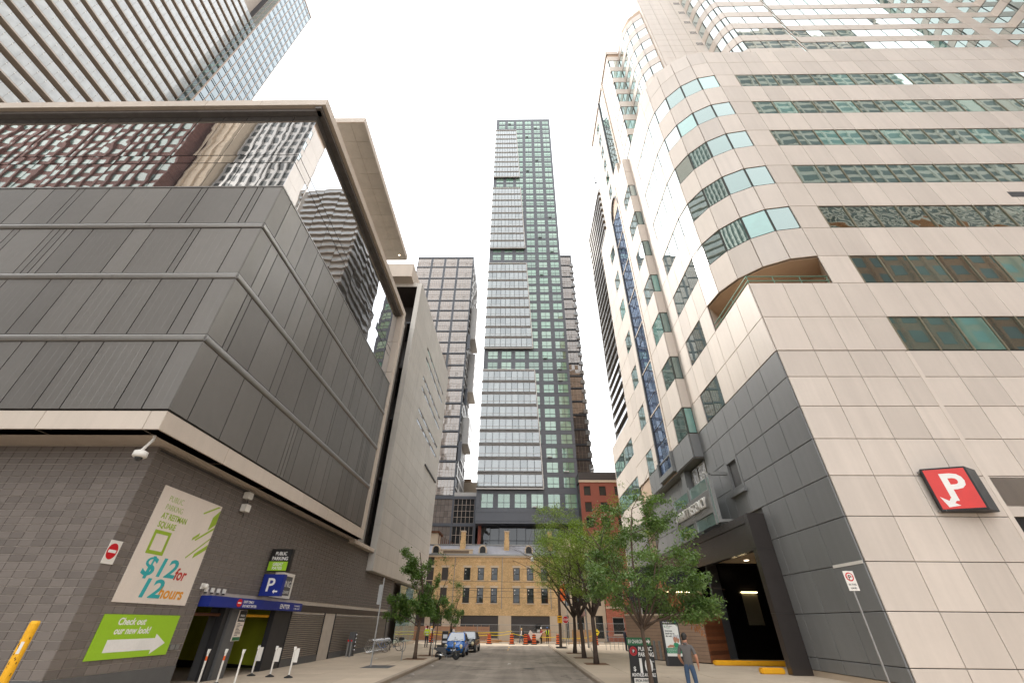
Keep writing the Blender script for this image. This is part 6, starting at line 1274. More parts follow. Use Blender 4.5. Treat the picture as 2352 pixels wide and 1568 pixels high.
# ------------------------------------------------------------------ parked cars
def car(name, label, loc_, rz, paint, sc, hatch=True):
    C_ = thing(name, label, 'car', loc_, rz, 'cars parked at the left kerb'); L, W, H = sc; hl, hw = L / 2, W / 2
    st = [(-hl, 0.50, 0.66, 0.66), (-hl + 0.12, 0.74, 0.74, 0.30), (-hl + 0.45, 0.90, 0.80, 0.2), (-hl + 0.95, 0.97, 0.90, 0.2), (-hl + 1.25, 1.0, 0.97, 0.2), (0.0, 1.0, 1.0, 0.2), (hl - 0.9, 1.0, 1.02, 0.2), (hl - 0.3, 0.97, 1.02, 0.22), (hl - 0.06, 0.88, 0.98, 0.3), (hl, 0.72, 0.9, 0.42)]
    mb_ = MB(); secs = []
    for y, wf, zb_, zl_ in st:
        w_ = hw * wf; secs.append([(-w_ * 0.55, y, zb_ * H / 1.5 + 0.02), (-w_ * 0.88, y, zb_ * H / 1.5 - 0.03), (-w_, y, (zb_ + zl_) * 0.52 * H / 1.5), (-w_ * 0.97, y, zl_ + 0.08), (-w_ * 0.8, y, zl_), (w_ * 0.8, y, zl_), (w_ * 0.97, y, zl_ + 0.08), (w_, y, (zb_ + zl_) * 0.52 * H / 1.5), (w_ * 0.88, y, zb_ * H / 1.5 - 0.03), (w_ * 0.55, y, zb_ * H / 1.5 + 0.02)])
    n = 10; vs = [p for s_ in secs for p in s_]; fs = [(i * n + k, i * n + (k + 1) % n, (i + 1) * n + (k + 1) % n, (i + 1) * n + k) for i in range(len(secs) - 1) for k in range(n)]
    fs += [tuple(range(n)), tuple((len(secs) - 1) * n + k for k in range(n - 1, -1, -1))]
    mb_.add(vs, fs); b = mb_.build('body', paint, C_, smooth=True); md = b.modifiers.new('s', 'SUBSURF'); md.levels = 2; md.render_levels = 2
    zb = 0.97 * H / 1.5; zr = H; y0, y1, y2, y3 = -hl + 1.15, -hl + 1.95, hl - 0.75, hl - 0.15
    wb, wr = hw * 0.9, hw * 0.70
    cab = MB(); A = [(-wb, y0, zb - 0.04), (wb, y0, zb - 0.04), (wb, y3, zb), (-wb, y3, zb), (-wr, y1, zr), (wr, y1, zr), (wr, y2, zr), (-wr, y2, zr)]
    cab.add(A, [(0, 1, 5, 4), (1, 2, 6, 5), (2, 3, 7, 6), (3, 0, 4, 7), (4, 5, 6, 7), (3, 2, 1, 0)]); cab.build('cabin', paint, C_, smooth=False, bevel=0.07)
    def quad(nm, i, j, k, l, ins, off, m_='glass_car'):
        P4 = [Vector(A[q]) for q in (i, j, k, l)]; c_ = sum(P4, Vector()) / 4; nn = (P4[1] - P4[0]).cross(P4[3] - P4[0]).normalized()
        if nn.dot(c_ - Vector((0, 0.3, 0.9))) < 0: nn = -nn
        MB().add([c_ + (p - c_) * ins + nn * off for p in P4], [(0, 1, 2, 3)]).build(nm, m_, C_)
    quad('windscreen', 0, 1, 5, 4, 0.88, 0.006); quad('rear_window', 2, 3, 7, 6, 0.82, 0.006)
    for s_ in (0, 1):
        I = (1, 2, 6, 5) if s_ else (0, 3, 7, 4); P4 = [Vector(A[q]) for q in I]
        for f0, f1 in ((0.08, 0.52), (0.56, 0.92)):
            lo0, lo1 = P4[0].lerp(P4[1], f0), P4[0].lerp(P4[1], f1); hi0, hi1 = P4[3].lerp(P4[2], max(f0, 0.05)), P4[3].lerp(P4[2], f1)
            q4 = [lo0.lerp(hi0, 0.1), lo1.lerp(hi1, 0.1), lo1.lerp(hi1, 0.86), lo0.lerp(hi0, 0.86)]; off = Vector((0.008 if s_ else -0.008, 0, 0.002)); MB().add([p + off for p in q4], [(0, 1, 2, 3)]).build('side_window', 'glass_car', C_)
    yf = -hl
    for sx in (-1, 1):
        MB().sphere((sx * hw * 0.70, yf + 0.14, 0.66), 0.15, 12, 8, (0.9, 0.62, 1.0)).build('headlight', 'headlamp', C_, smooth=True)
        m_ = MB(); m_.sphere((sx * (hw + 0.12), -hl + 1.42, zb + 0.06), 0.1, 10, 7, (0.95, 0.5, 0.7)); m_.bar((sx * (hw * 0.88), -hl + 1.42, zb), (sx * (hw + 0.08), -hl + 1.42, zb + 0.04), 0.05, 0.05); m_.build('mirror', paint if paint != 'blue_car' else 'trim', C_, smooth=True)
        MB().box(sx * hw * 0.62 - 0.12, sx * hw * 0.62 + 0.12, yf - 0.012, yf + 0.06, 0.36, 0.44).build('fog_lamp', 'trim', C_)
        for yw in (-hl + 0.68, hl - 0.66):
            wh = MB().lathe([(0.20, -0.1), (0.27, -0.1), (0.305, -0.07), (0.305, 0.07), (0.27, 0.1), (0.20, 0.1)], 20, (sx * (hw - 0.1), yw, 0.305), 'X').build('tyre', 'rubber', C_, smooth=True)
            rm_ = MB(); xo = sx * (hw - 0.02); rm_.lathe([(0.2, -0.02), (0.2, 0.02), (0.17, 0.025), (0.02, 0.0)], 18, (xo - sx * 0.02, yw, 0.305), 'X')
            for k in range(5): t_ = 2 * math.pi * k / 5; rm_.bar((xo + sx * 0.012, yw, 0.305), (xo + sx * 0.012, yw + 0.18 * math.cos(t_), 0.305 + 0.18 * math.sin(t_)), 0.05, 0.03)
            rm_.build('rim', 'chrome', wh)
    MB().box(-0.42, 0.42, yf - 0.035, yf + 0.05, 0.52, 0.6).build('grille', 'trim', C_, bevel=0.02); MB().box(-0.55, 0.55, yf - 0.03, yf + 0.06, 0.28, 0.36).build('lower_intake', 'trim', C_, bevel=0.02); MB().box(-0.16, 0.16, yf - 0.05, yf - 0.03, 0.4, 0.5).build('number_plate', 'plate', C_)
    for sx in (-0.35, 0.1): MB().bar((sx, y0 - 0.01, zb + 0.0), (sx + 0.5, y0 + 0.1, zb + 0.12), 0.02, 0.02).build('wiper', 'trim', C_)
    return C_
car('parked_hatchback', 'blue hatchback parked facing the viewer behind the motor scooter', (-4.98, 41.0, 0), R(-1), 'blue_car', (3.7, 1.66, 1.52))
car('parked_car', 'black car parked behind the blue hatchback', (-4.62, 47.0, 0), R(-2), 'black_car', (4.2, 1.76, 1.5))
# ------------------------------------------------------------------ scooter
sc_ = thing('motor_scooter', 'black motor scooter with chrome rim parked across the kerb by the blue car', 'scooter', (-5.05, 36.6, 0), R(8))
for x, nm in ((-0.62, 'rear'), (0.62, 'front')):
    w1 = MB().lathe([(0.15, -0.05), (0.22, -0.055), (0.25, -0.03), (0.25, 0.03), (0.22, 0.055), (0.15, 0.05)], 22, (x, 0, 0.25), 'Y').build('tyre', 'rubber', sc_, smooth=True)
    r_ = MB(); r_.lathe([(0.155, -0.03), (0.165, 0.0), (0.155, 0.03), (0.14, 0.0)], 22, (x, 0, 0.25), 'Y'); r_.lathe([(0.035, -0.05), (0.035, 0.05)], 10, (x, 0, 0.25), 'Y')
    for k in range(10): t_ = 2 * math.pi * k / 10; r_.bar((x, -0.02, 0.25), (x + 0.15 * math.cos(t_), -0.02, 0.25 + 0.15 * math.sin(t_)), 0.014, 0.014)
    r_.build('rim', 'chrome', w1)
b_ = MB(); b_.ext([(-0.95, 0.62), (-0.7, 0.78), (-0.2, 0.74), (-0.12, 0.5), (-0.05, 0.3), (0.25, 0.28), (0.25, 0.2), (-0.2, 0.18), (-0.35, 0.4), (-0.75, 0.5)], lambda a, b, t: (a, t, b), -0.13, 0.13); b_.build('body', 'black_car', sc_, bevel=0.03)
MB().ext([(-0.85, 0.76), (-0.8, 0.86), (-0.4, 0.84), (-0.08, 0.82), (-0.05, 0.76), (-0.4, 0.74)], lambda a, b, t: (a, t, b), -0.13, 0.13).build('seat', 'rubber', sc_, bevel=0.03)
MB().ext([(0.24, 0.2), (0.32, 0.22), (0.46, 0.88), (0.40, 0.92)], lambda a, b, t: (a, t, b), -0.17, 0.17).build('leg_shield', 'black_car', sc_, bevel=0.02)
fk = MB(); fk.tube([(0.40, 0, 1.0), (0.55, 0, 0.55), (0.62, 0.08, 0.25)], 0.03, 7); fk.tube([(0.55, 0, 0.55), (0.62, -0.08, 0.25)], 0.025, 7); fk.build('fork', 'chrome', sc_)
hb_ = MB(); hb_.tube([(0.36, -0.32, 1.04), (0.42, -0.12, 1.0), (0.42, 0.12, 1.0), (0.36, 0.32, 1.04)], 0.022, 7); hb_.tube([(0.42, -0.2, 1.02), (0.46, -0.34, 1.24)], 0.008, 5); hb_.build('handlebar', 'rubber', sc_)
MB().sphere((0.47, 0, 0.93), 0.085, 12, 8).build('headlight', 'headlamp', sc_, smooth=True); MB().sphere((0.46, -0.36, 1.28), 0.055, 10, 6, (0.5, 1, 1)).build('mirror', 'black_car', sc_, smooth=True); MB().ext([(0.42, 0.42), (0.5, 0.56), (0.72, 0.52), (0.85, 0.4), (0.7, 0.48), (0.5, 0.48)], lambda a, b, t: (a, t, b), -0.07, 0.07).build('front_mudguard', 'black_car', sc_, bevel=0.01)
MB().tube([(-0.75, -0.16, 0.35), (-0.4, -0.17, 0.27), (-0.1, -0.15, 0.24)], [0.055, 0.05, 0.025], 8).build('exhaust', 'chrome', sc_, smooth=True); MB().tube([(-0.05, -0.1, 0.2), (-0.08, -0.25, 0.0)], 0.015, 6).build('side_stand', 'galv', sc_)
# ------------------------------------------------------------------ bike rack, bicycles, hydrants and boxes
rk = thing('bike_rack', 'steel spiral hoop bicycle rack against the louvred wall', 'bike rack', (-11.2, 38.5, 0.15))
for k in range(11):
    m_ = MB(); cx_, cy_ = -0.0, k * 0.46; pts = [(cx_ + 0.42 * math.cos(t_), cy_ + 0.1 * math.sin(t_ * 0.5), 0.5 + 0.42 * math.sin(t_)) for t_ in [2 * math.pi * q / 20 for q in range(21)]]; m_.tube(pts, 0.025, 6); m_.build('hoop', 'chrome', rk)
for z in (0.1, 0.45): MB().tube([(0.38 if z < 0.2 else -0.4, -0.2, z), (0.38 if z < 0.2 else -0.4, 4.8, z)], 0.028, 6).build('rail', 'chrome', rk)
for y in (0.0, 2.3, 4.6): MB().tube([(0.38, y, 0), (0.38, y, 0.12)], 0.03, 6).build('foot', 'chrome', rk)
def bike(label, loc_, rz, paint):
    B_ = thing('bicycle', label, 'bicycle', loc_, rz, 'bicycles at the rack')
    for x in (-0.52, 0.52):
        tk_ = MB(); tk_.tube([(x + 0.33 * math.cos(t_), 0, 0.34 + 0.33 * math.sin(t_)) for t_ in [2 * math.pi * q / 26 for q in range(27)]], 0.02, 6); w1 = tk_.build('wheel', 'rubber', B_)
        sp = MB()
        for k in range(12): t_ = 2 * math.pi * k / 12; sp.bar((x, 0, 0.34), (x + 0.32 * math.cos(t_), 0, 0.34 + 0.32 * math.sin(t_)), 0.006, 0.006)
        sp.build('spokes', 'chrome', w1)
    f_ = MB(); bb_, se, hd, ra, fa = (-0.08, 0, 0.3), (-0.2, 0, 0.8), (0.36, 0, 0.82), (-0.52, 0, 0.34), (0.52, 0, 0.34)
    for a_, c_ in ((bb_, se), (bb_, hd), (se, hd), (bb_, ra), (se, ra), (hd, fa)): f_.tube([a_, c_], 0.018, 6)
    f_.build('frame', paint, B_); MB().tube([(0.34, 0, 0.82), (0.33, 0, 0.98)], 0.016, 6).build('stem', 'black', B_); MB().tube([(0.36, -0.28, 1.0), (0.34, 0, 0.98), (0.36, 0.28, 1.0)], 0.014, 6).build('handlebar', 'black', B_)
    MB().ext([(-0.36, 0.9), (-0.33, 0.95), (-0.08, 0.94), (-0.06, 0.91)], lambda a, b, t: (a, t, b), -0.07, 0.07).build('saddle', 'rubber', B_, bevel=0.01); MB().tube([(-0.2, 0, 0.8), (-0.22, 0, 0.91)], 0.014, 6).build('seat_post', 'chrome', B_); MB().lathe([(0.09, -0.01), (0.09, 0.01)], 14, (-0.08, 0, 0.3), 'Y').build('chainring', 'galv', B_)
    return B_
b1 = bike('dark bicycle with a rear basket locked beyond the hoop rack', (-10.7, 43.6, 0.15), R(200), 'navy'); MB().box(-0.85, -0.42, -0.16, 0.16, 0.72, 0.95).build('basket', 'black', b1, bevel=0.02)
bike('dark bicycle standing in the hoops of the rack', (-11.3, 41.4, 0.15), R(185), 'blue_car')
sm = thing('standpipe', 'twin grey standpipes with red caps by the louvred wall', 'standpipe', (-11.9, 35.6, 0.15))
for dx in (0, 0.22): MB().tube([(dx, 0, 0), (dx, 0, 0.95)], 0.05, 8).build('pipe', 'galv', sm); MB().tube([(dx, 0, 0.9), (dx, -0.12, 0.93)], 0.055, 8).build('cap', 'red', sm)
cb_ = thing('utility_cabinet', 'slim grey utility cabinet beside the standpipes', 'cabinet', (-12.0, 36.4, 0.15)); MB().box(-0.2, 0.2, 0, 0.5, 0, 1.4).build('body', 'grey_paint', cb_, bevel=0.01); MB().box(0.2, 0.215, 0.06, 0.44, 0.1, 1.3).build('door', 'dark_metal', cb_)
for k in range(5): MB().sphere((0.24, 0.25, 0.35 + k * 0.22), 0.06, 8, 6).build('valve', 'chrome', cb_, smooth=True)
def ringpost(label, x, y):
    p_ = thing('bike_post', label, 'bike post', (x, y, 0.15), group='ring topped bicycle posts on the kerb'); MB().tube([(0, 0, 0), (0, 0, 1.0)], 0.03, 8).build('post', 'galv', p_); MB().tube([(0.16 * math.cos(t_) + 0.0, 0, 0.75 + 0.3 * math.sin(t_)) for t_ in [2 * math.pi * q / 18 for q in range(19)]], 0.02, 6).build('ring', 'galv', p_); MB().sphere((0, 0, 1.02), 0.05, 8, 6).build('cap', 'galv', p_, smooth=True)
ringpost('ring bicycle post left of the thick young tree trunk', -7.5, 33.2); ringpost('ring bicycle post right of the thick young tree trunk', -6.1, 36.4); ringpost('ring bicycle post between the two nearer feathery trees', 5.0, 34.6); ringpost('ring bicycle post beyond the middle feathery tree', 4.9, 40.2)
nb_ = thing('newspaper_box', 'dark newspaper box with pale labels behind the blue car', 'newspaper box', (-7.0, 48.2, 0.15), R(10)); MB().box(-0.3, 0.3, -0.25, 0.25, 0, 1.35).build('box', 'black', nb_, bevel=0.03); MB().box(-0.2, 0.2, -0.262, -0.25, 0.8, 1.1).build('window', 'plate', nb_); MB().box(-0.22, 0.22, -0.262, -0.25, 0.45, 0.6).build('label_strip', 'plate', nb_)
# ------------------------------------------------------------------ street poles, stop sign, wires
pl_ = thing('utility_pole', 'brown wooden utility pole carrying a street light arm', 'pole', (4.2, 51.5, 0.15)); MB().tube([(0, 0, 0), (0.05, 0, 5), (0.1, 0, 9.4)], [0.16, 0.14, 0.11], 10).build('pole', 'bark', pl_); MB().tube([(0.1, 0, 8.1), (-1.0, 0, 8.45), (-2.6, 0, 8.1)], 0.035, 6).build('lamp_arm', 'galv', pl_)
MB().lathe([(0.06, 0.2), (0.16, 0.1), (0.2, -0.15), (0.12, -0.22), (0.02, -0.24)], 12, (-2.7, 0, 7.9)).build('lamp_head', 'helmet_white', pl_, smooth=True); MB().box(-0.5, 0.55, -0.35, 0.35, 0.0, 0.14).build('sand_bags', 'dark_brown', pl_, bevel=0.05)
yl = thing('notice_sign', 'yellow black-lettered notice plate on the wooden pole', 'sign', (4.2, 51.3, 2.2)); yw = Wall((3.95, 51.28), (4.47, 51.28)); pbox(yl, 'plate', 'yellow_paint', yw, 0, 0.5, 2.24, 2.86, 0, 0.012)
pbox(yl, 'heading', 'text_black', yw, 0.07, 0.43, 2.68, 2.76, 0.012, 0.015)
for k in range(3): pbox(yl, 'text_line', 'rust', yw, 0.08, 0.36 - 0.05 * k, 2.57 - k * 0.08, 2.6 - k * 0.08, 0.012, 0.015)
ss = thing('stop_sign', 'red octagonal stop sign beside the wooden pole', 'sign', (4.8, 51.4, 0.15)); sw_ = Wall((4.8, 51.35), (5.8, 51.35)); oc = lambda r_: [(r_ * math.cos(R(22.5 + 45 * k)), 2.52 + r_ * math.sin(R(22.5 + 45 * k))) for k in range(8)]
polyplate(ss, 'border', 'text_white', sw_, oc(0.34), 0.0, 0.008); polyplate(ss, 'face', 'red', sw_, oc(0.315), 0.008, 0.004); text(ss, 'STOP', 'text_white', sw_, 0, 2.42, 0.013, 0.28, 'CENTER', bold=0.006, fit=0.5); MB().tube([(0.0, 0.06, 0), (0.0, 0.06, 2.8)], 0.03, 7).build('post', 'galv', ss)
gl = thing('lamp_post', 'slender grey lamp post with hanging flower baskets behind the locust trunks', 'lamp post', (7.2, 53, 0.15)); MB().tube([(0, 0, 0), (-0.06, 0, 3), (-0.12, 0, 7.5)], [0.11, 0.09, 0.07], 10).build('post', 'galv', gl); MB().tube([(-0.08, 0, 4.0), (-0.7, 0, 4.1)], 0.025, 6).build('basket_arm', 'galv', gl)
fb_ = MB(); rd = random.Random(2)
for k in range(420): x, y, z = rd.gauss(-0.4, 0.22), rd.gauss(0, 0.22), rd.gauss(2.95, 0.2); s_ = 0.05; fb_.cur = rd.choice([0, 0, 1]); fb_.add([(x, y, z), (x + s_, y + rd.uniform(-.03, .03), z + s_ * 0.4), (x + s_ * 0.4, y, z + s_)], [(0, 1, 2)])
fb_.build('flower_basket', ['flower', 'leaf_elm'], gl)
og = MB()
for k in range(300): x, y, z = rd.gauss(0.25, 0.22), rd.gauss(0, 0.12), rd.gauss(4.9, 0.45); s_ = 0.09; og.add([(x, y, z), (x + s_, y + rd.uniform(-.03, .03), z + s_ * 0.4), (x + s_ * 0.4, y, z + s_)], [(0, 1, 2)])
fl_ = thing('hazard_flag', 'orange mesh banner hanging by the yellow house corner', 'banner', (6.0, 60, 0)); MB().add([(5.0, 60, 6.0), (5.75, 60, 6.4), (5.8, 60, 4.6), (5.1, 60, 4.4), (5.4, 59.9, 5.2)], [(0, 1, 4), (1, 2, 4), (2, 3, 4), (3, 0, 4)]).build('cloth', 'hi_orange', fl_, world=True); MB().tube([(5.85, 60, 0), (5.85, 60, 6.5)], 0.04, 6).build('post', 'galv', fl_, world=True)
for i, (z0_, z1_, sag) in enumerate(((7.0, 6.5, 0.4), (5.9, 6.2, 0.35), (5.0, 4.8, 0.15), (6.1, 5.3, 0.3))):
    pts = [(-30 + 60 * q / 24, 58.5 + i * 0.4, z0_ + (z1_ - z0_) * q / 24 - sag * 4 * (q / 24) * (1 - q / 24)) for q in range(25)]
    wv = MB().tube(pts, 0.018, 5).build('overhead_wire', 'black'); tag(wv, ['overhead wire, topmost across the yellow house', 'overhead wire, second from the top across the yellow house', 'overhead wire, lowest across the yellow house windows', 'overhead wire sloping down to the right across the yellow house'][i], 'wire', 'overhead wires along the cross street')
# ------------------------------------------------------------------ road works
dl_ = ['orange barrel behind the worker in the lime jacket', 'orange barrel alone left of the pavement gap, before the shop window', 'orange barrel left of the walking woman', 'orange barrel right of the walking woman', 'orange barrel below the concrete buggy', 'orange barrel just left of the wooden pole', 'orange barrel right of the feathery tree trunks']
for (x, y), lb in zip([(-11.5, 66.7), (-3.76, 64.5), (-0.89, 64.0), (0.84, 63.9), (1.91, 64.2), (4.95, 64.2), (9.65, 64.1)], dl_):
    d_ = thing('traffic_drum', lb, 'traffic drum', (x, y, 0), group='orange traffic drums'); MB().lathe([(0.38, 0), (0.38, 0.06), (0.3, 0.1), (0.26, 0.1)], 16).build('base', 'rubber', d_)
    prof = [(0.27, 0.1), (0.265, 0.3), (0.255, 0.31), (0.25, 0.55), (0.24, 0.56), (0.235, 0.8), (0.225, 0.81), (0.215, 1.0), (0.12, 1.05), (0.02, 1.05)]; MB().lathe(prof, 18).build('drum', 'drum', d_, smooth=False)
    for z in (0.2, 0.44, 0.68, 0.9): MB().lathe([(0.284 - z * 0.05, z), (0.284 - z * 0.05, z + 0.01), (0.28 - z * 0.05, z + 0.1)], 18).build('stripe', 'rubber', d_)
    MB().tube([(-0.05, 0, 1.05), (-0.05, 0, 1.12), (0.05, 0, 1.12), (0.05, 0, 1.05)], 0.02, 6).build('handle', 'rubber', d_)
def fence_panel(x0, y0, x1, y1, h, i):
    wl = Wall((x0, y0), (x1, y1)); f_ = thing('fence_panel', f'wire mesh temporary fence panel, number {i} from the left along the road works' if False else FL[i], 'fence', (x0, y0, 0.05), group='temporary fence along the road works')
    fr = MB(); P_ = lambda u, v: tuple(wl.p(u, v, 0))
    for a, b in (((0, 0.1), (0, h)), ((wl.len, 0.1), (wl.len, h)), ((0, h), (wl.len, h)), ((0, 0.15), (wl.len, 0.15)), ((0, h * 0.62), (wl.len, h * 0.62))): fr.tube([P_(*a), P_(*b)], 0.022, 5)
    fr.build('frame', 'galv', f_, world=True); ms = MB(); n = int(wl.len / 0.12)
    for k in range(1, n): ms.bar(P_(k * wl.len / n, 0.15), P_(k * wl.len / n, h), 0.006, 0.006)
    for k in range(1, 14): ms.bar(P_(0, 0.15 + k * (h - 0.15) / 14), P_(wl.len, 0.15 + k * (h - 0.15) / 14), 0.006, 0.006)
    ms.build('wire_mesh', 'galv', f_, world=True)
    for u in (0.1, wl.len - 0.1): p0 = wl.p(u, 0, 0); MB().box(p0.x - 0.3, p0.x + 0.3, p0.y - 0.12, p0.y + 0.12, 0.05, 0.18).build('foot', 'kerb', f_, world=True)
FL = ['fence panel at the far left by the glass lobby', 'fence panel carrying warning notices left of the lime worker', 'fence panel behind the nearly leafless tree', 'fence panel behind the blue car', 'fence panel in front of the first shop window', 'fence panel across the stone pier between the shops', 'fence panel behind the walking woman', 'fence panel behind the two helmeted workers', 'fence panel behind the stop sign', 'fence panel seen between the feathery tree trunks', 'fence panel with the yellow diamond sign', 'fence panel at the far right before the red house']
for i in range(12): fence_panel(-17.5 + i * 2.95, 69.6 + 0.25 * math.sin(i * 1.7), -14.6 + i * 2.95, 69.6 + 0.25 * math.sin(i * 1.7 + 0.9), 2.0 + (0.25 if i > 7 else 0), i)
hd_ = thing('site_hoarding', 'low brown timber hoarding boards in front of the shop windows', 'hoarding', (-9, 72.5, 0.05)); hw_ = Wall((-18, 72.5), (-4.2, 72.5))
for k in range(12):
    for j in range(5): piece(hd_, 'board', 'hoarding', hw_, k * 1.15, (k + 1) * 1.15, 0.1 + j * 0.33, 0.1 + (j + 1) * 0.33, 0, 0.04, 0.006, gap=0.006)
for k in range(13): pbox(hd_, 'stake', 'hoarding', hw_, k * 1.14, k * 1.14 + 0.06, 0.1, 1.95, -0.08, -0.02)
for nm, x0, x1, lb in (('hoarding_sheet', 3.2, 4.6, 'leaning plywood sheet behind the workers'), ('hoarding_sheet', 7.6, 10.4, 'wide plywood hoarding behind the feathery trunks')): tag(MB().box(x0, x1, 72.4, 72.5, 0.06, 1.5).build(nm, 'plywood'), lb, 'hoarding', 'plywood sheets along the site')
def strip(pts, h, nm, m_, lb, grp):
    mb_ = MB(); vs = [(x, y, z) for x, y, z in pts] + [(x, y + 0.004, z + h) for x, y, z in pts]; n = len(pts); mb_.add(vs, [(i, i + 1, n + i + 1, n + i) for i in range(n - 1)]); return tag(mb_.build(nm, m_), lb, 'tape', grp)
tp = [(-12, 67.4, 0.95), (-8, 67.0, 0.9), (-3.8, 66.2, 0.88), (-0.9, 65.6, 1.08), (1.9, 65.8, 0.86), (4.9, 65.8, 0.75), (7.4, 66.4, 0.62), (9.6, 66.4, 0.9)]
def sagged(tp, dz, s_=0.12):
    o_ = []
    for a_, b in zip(tp[:-1], tp[1:]):
        for q in range(8): t_ = q / 8; o_.append((a_[0] + (b[0] - a_[0]) * t_, a_[1] + (b[1] - a_[1]) * t_, a_[2] + dz + (b[2] - a_[2]) * t_ - s_ * 4 * t_ * (1 - t_)))
    return o_ + [(tp[-1][0], tp[-1][1], tp[-1][2] + dz)]
strip(sagged(tp, 0.0), 0.055, 'barrier_tape', 'tape', 'yellow barrier tape, lower strand along the road works', 'yellow barrier tape'); strip(sagged(tp[:4], 0.24, 0.05), 0.055, 'barrier_tape', 'tape', 'yellow barrier tape, upper strand on the left half', 'yellow barrier tape')
for i, x in enumerate((-8, -3.8, -0.9, 4.9)): sk = thing('tape_stake', ['thin timber tape stake behind the blue car', 'thin timber tape stake near the lone barrel', 'thin timber tape stake left of the woman', 'thin timber tape stake near the wooden pole'][i], 'stake', (x, 66.3, 0), group='tape stakes'); MB().box(-0.03, 0.03, -0.03, 0.03, 0, 1.2).build('stake', 'plywood', sk)
for i, (x, y, l_, rz) in enumerate(((-4.2, 67.9, 3.2, 0.05), (-2.5, 68.3, 2.6, -0.1), (-3.4, 68.0, 2.2, 0.15), (7.5, 67.9, 2.0, 0.1))):
    lm = thing('timber_plank', ['long timber plank lying lowest by the kerb', 'timber plank lying behind the others at the kerb', 'short timber plank across the pile at the kerb', 'timber plank on the ground behind the tree trunks'][i], 'plank', (x, y, 0.05), rz, 'loose planks on the site'); MB().box(-l_ / 2, l_ / 2, -0.12, 0.12, 0.0 + 0.1 * (i % 3), 0.09 + 0.1 * (i % 3)).build('plank', 'plywood', lm)
bg_ = thing('concrete_buggy', 'tracked orange concrete buggy with a pale tipping hopper', 'machine', (2.1, 66.0, 0.02)); MB().ext([(-0.85, 1.05), (-0.6, 1.45), (-0.3, 1.15), (0.9, 1.1), (0.55, 0.55), (-0.55, 0.5)], lambda a, b, t: (a, t, b), -0.45, 0.45).build('hopper', 'cream_cloth', bg_, bevel=0.02)
MB().box(-1.35, -0.45, -0.4, 0.4, 0.35, 0.95).build('engine_cover', 'p_red', bg_, bevel=0.03); 
for k in range(5): MB().box(-1.25, -0.55, -0.415, -0.4, 0.42 + k * 0.1, 0.46 + k * 0.1).build('vent_slot', 'black', bg_)
for s_ in (-1, 1): MB().ext([(-1.2, 0.05), (-1.35, 0.2), (-1.2, 0.36), (0.4, 0.36), (0.55, 0.2), (0.4, 0.05)], lambda a, b, t: (a, t, b), s_ * 0.42 - 0.12, s_ * 0.42 + 0.12).build('track', 'rubber', bg_, bevel=0.02)
MB().tube([(0.8, 0, 1.1), (1.5, 0, 1.42)], 0.03, 6).build('handle', 'cream_cloth', bg_)
dm_ = thing('diamond_sign', 'small yellow diamond warning sign on the fence', 'sign', (10.6, 69.3, 1.0)); dw = Wall((10.2, 69.3), (11.2, 69.3)); polyplate(dm_, 'plate', 'tape', dw, [(0.5, 0.85), (0.85, 1.25), (0.5, 1.65), (0.15, 1.25)], 0, 0.01); pbox(dm_, 'symbol', 'text_black', dw, 0.35, 0.65, 1.2, 1.3, 0.01, 0.014)
for i, (x, m_, lb) in enumerate(((-12.9, 'red', 'red and white warning notice on the fence'), (-12.2, 'yellow_paint', 'yellow and white warning notice on the fence'))): nt_ = thing('warning_notice', lb, 'sign', (x, 69.4, 1.1), group='warning notices on the fence'); wl = Wall((x, 69.35), (x + 0.6, 69.35)); pbox(nt_, 'plate', 'white', wl, 0, 0.5, 1.0, 1.8, 0, 0.01); pbox(nt_, 'band', m_, wl, 0.03, 0.47, 1.58, 1.76, 0.01, 0.014); pbox(nt_, 'text_line', 'text_black', wl, 0.08, 0.4, 1.35, 1.4, 0.01, 0.014); pbox(nt_, 'text_line', 'text_black', wl, 0.08, 0.36, 1.22, 1.27, 0.01, 0.014)
rl_ = thing('hand_rail', 'low grey steel railing by the dark timber screen', 'railing', (8.3, 49, 0.15))
for k in range(6): MB().tube([(0.4 * k, 0, 0), (0.4 * k, 0, 1.0)], 0.02, 6).build('baluster', 'galv', rl_)
MB().tube([(-0.05, 0, 1.0), (2.1, 0, 1.0)], 0.03, 6).build('top_rail', 'galv', rl_)
mn = thing('hanging_monitor', 'black square display panel fixed high at the porch edge', 'display', (9.2, 37.3, 3.3)); MB().box(-0.75, 0.75, -0.12, 0.12, -0.1, 1.2).build('panel', 'black', mn, bevel=0.02); MB().tube([(0, 0.1, 1.2), (0.6, 0.8, 1.5)], 0.05, 6).build('arm', 'dark_metal', mn)
rdl = random.Random(31)
LBT = ['near the left kerb before the scooter', 'in the left gutter below the bare sign post', 'on the road beside the right kerb', 'on the right pavement near the parking board', 'on the left pavement near the bike rack', 'near the centre of the road']
for i, (x, y, z) in enumerate(((-5.2, 31.5, 0.004), (-5.35, 26.4, 0.004), (3.1, 29.0, 0.004), (6.9, 24.6, 0.156), (-9.4, 34.2, 0.156), (-0.6, 33.5, 0.004))):
    pts = [(x + 0.12 * math.cos(a) * rdl.uniform(0.6, 1.3), y + 0.1 * math.sin(a) * rdl.uniform(0.6, 1.3), z + rdl.uniform(0.002, 0.03)) for a in [6.283 * k / 6 for k in range(6)]]
    lt = MB().add(pts + [(x, y, z + 0.025)], [(k, (k + 1) % 6, 6) for k in range(6)]).build('paper_scrap', 'white'); tag(lt, 'small crumpled paper scrap ' + LBT[i], 'litter', 'paper scraps on the street')
flush()
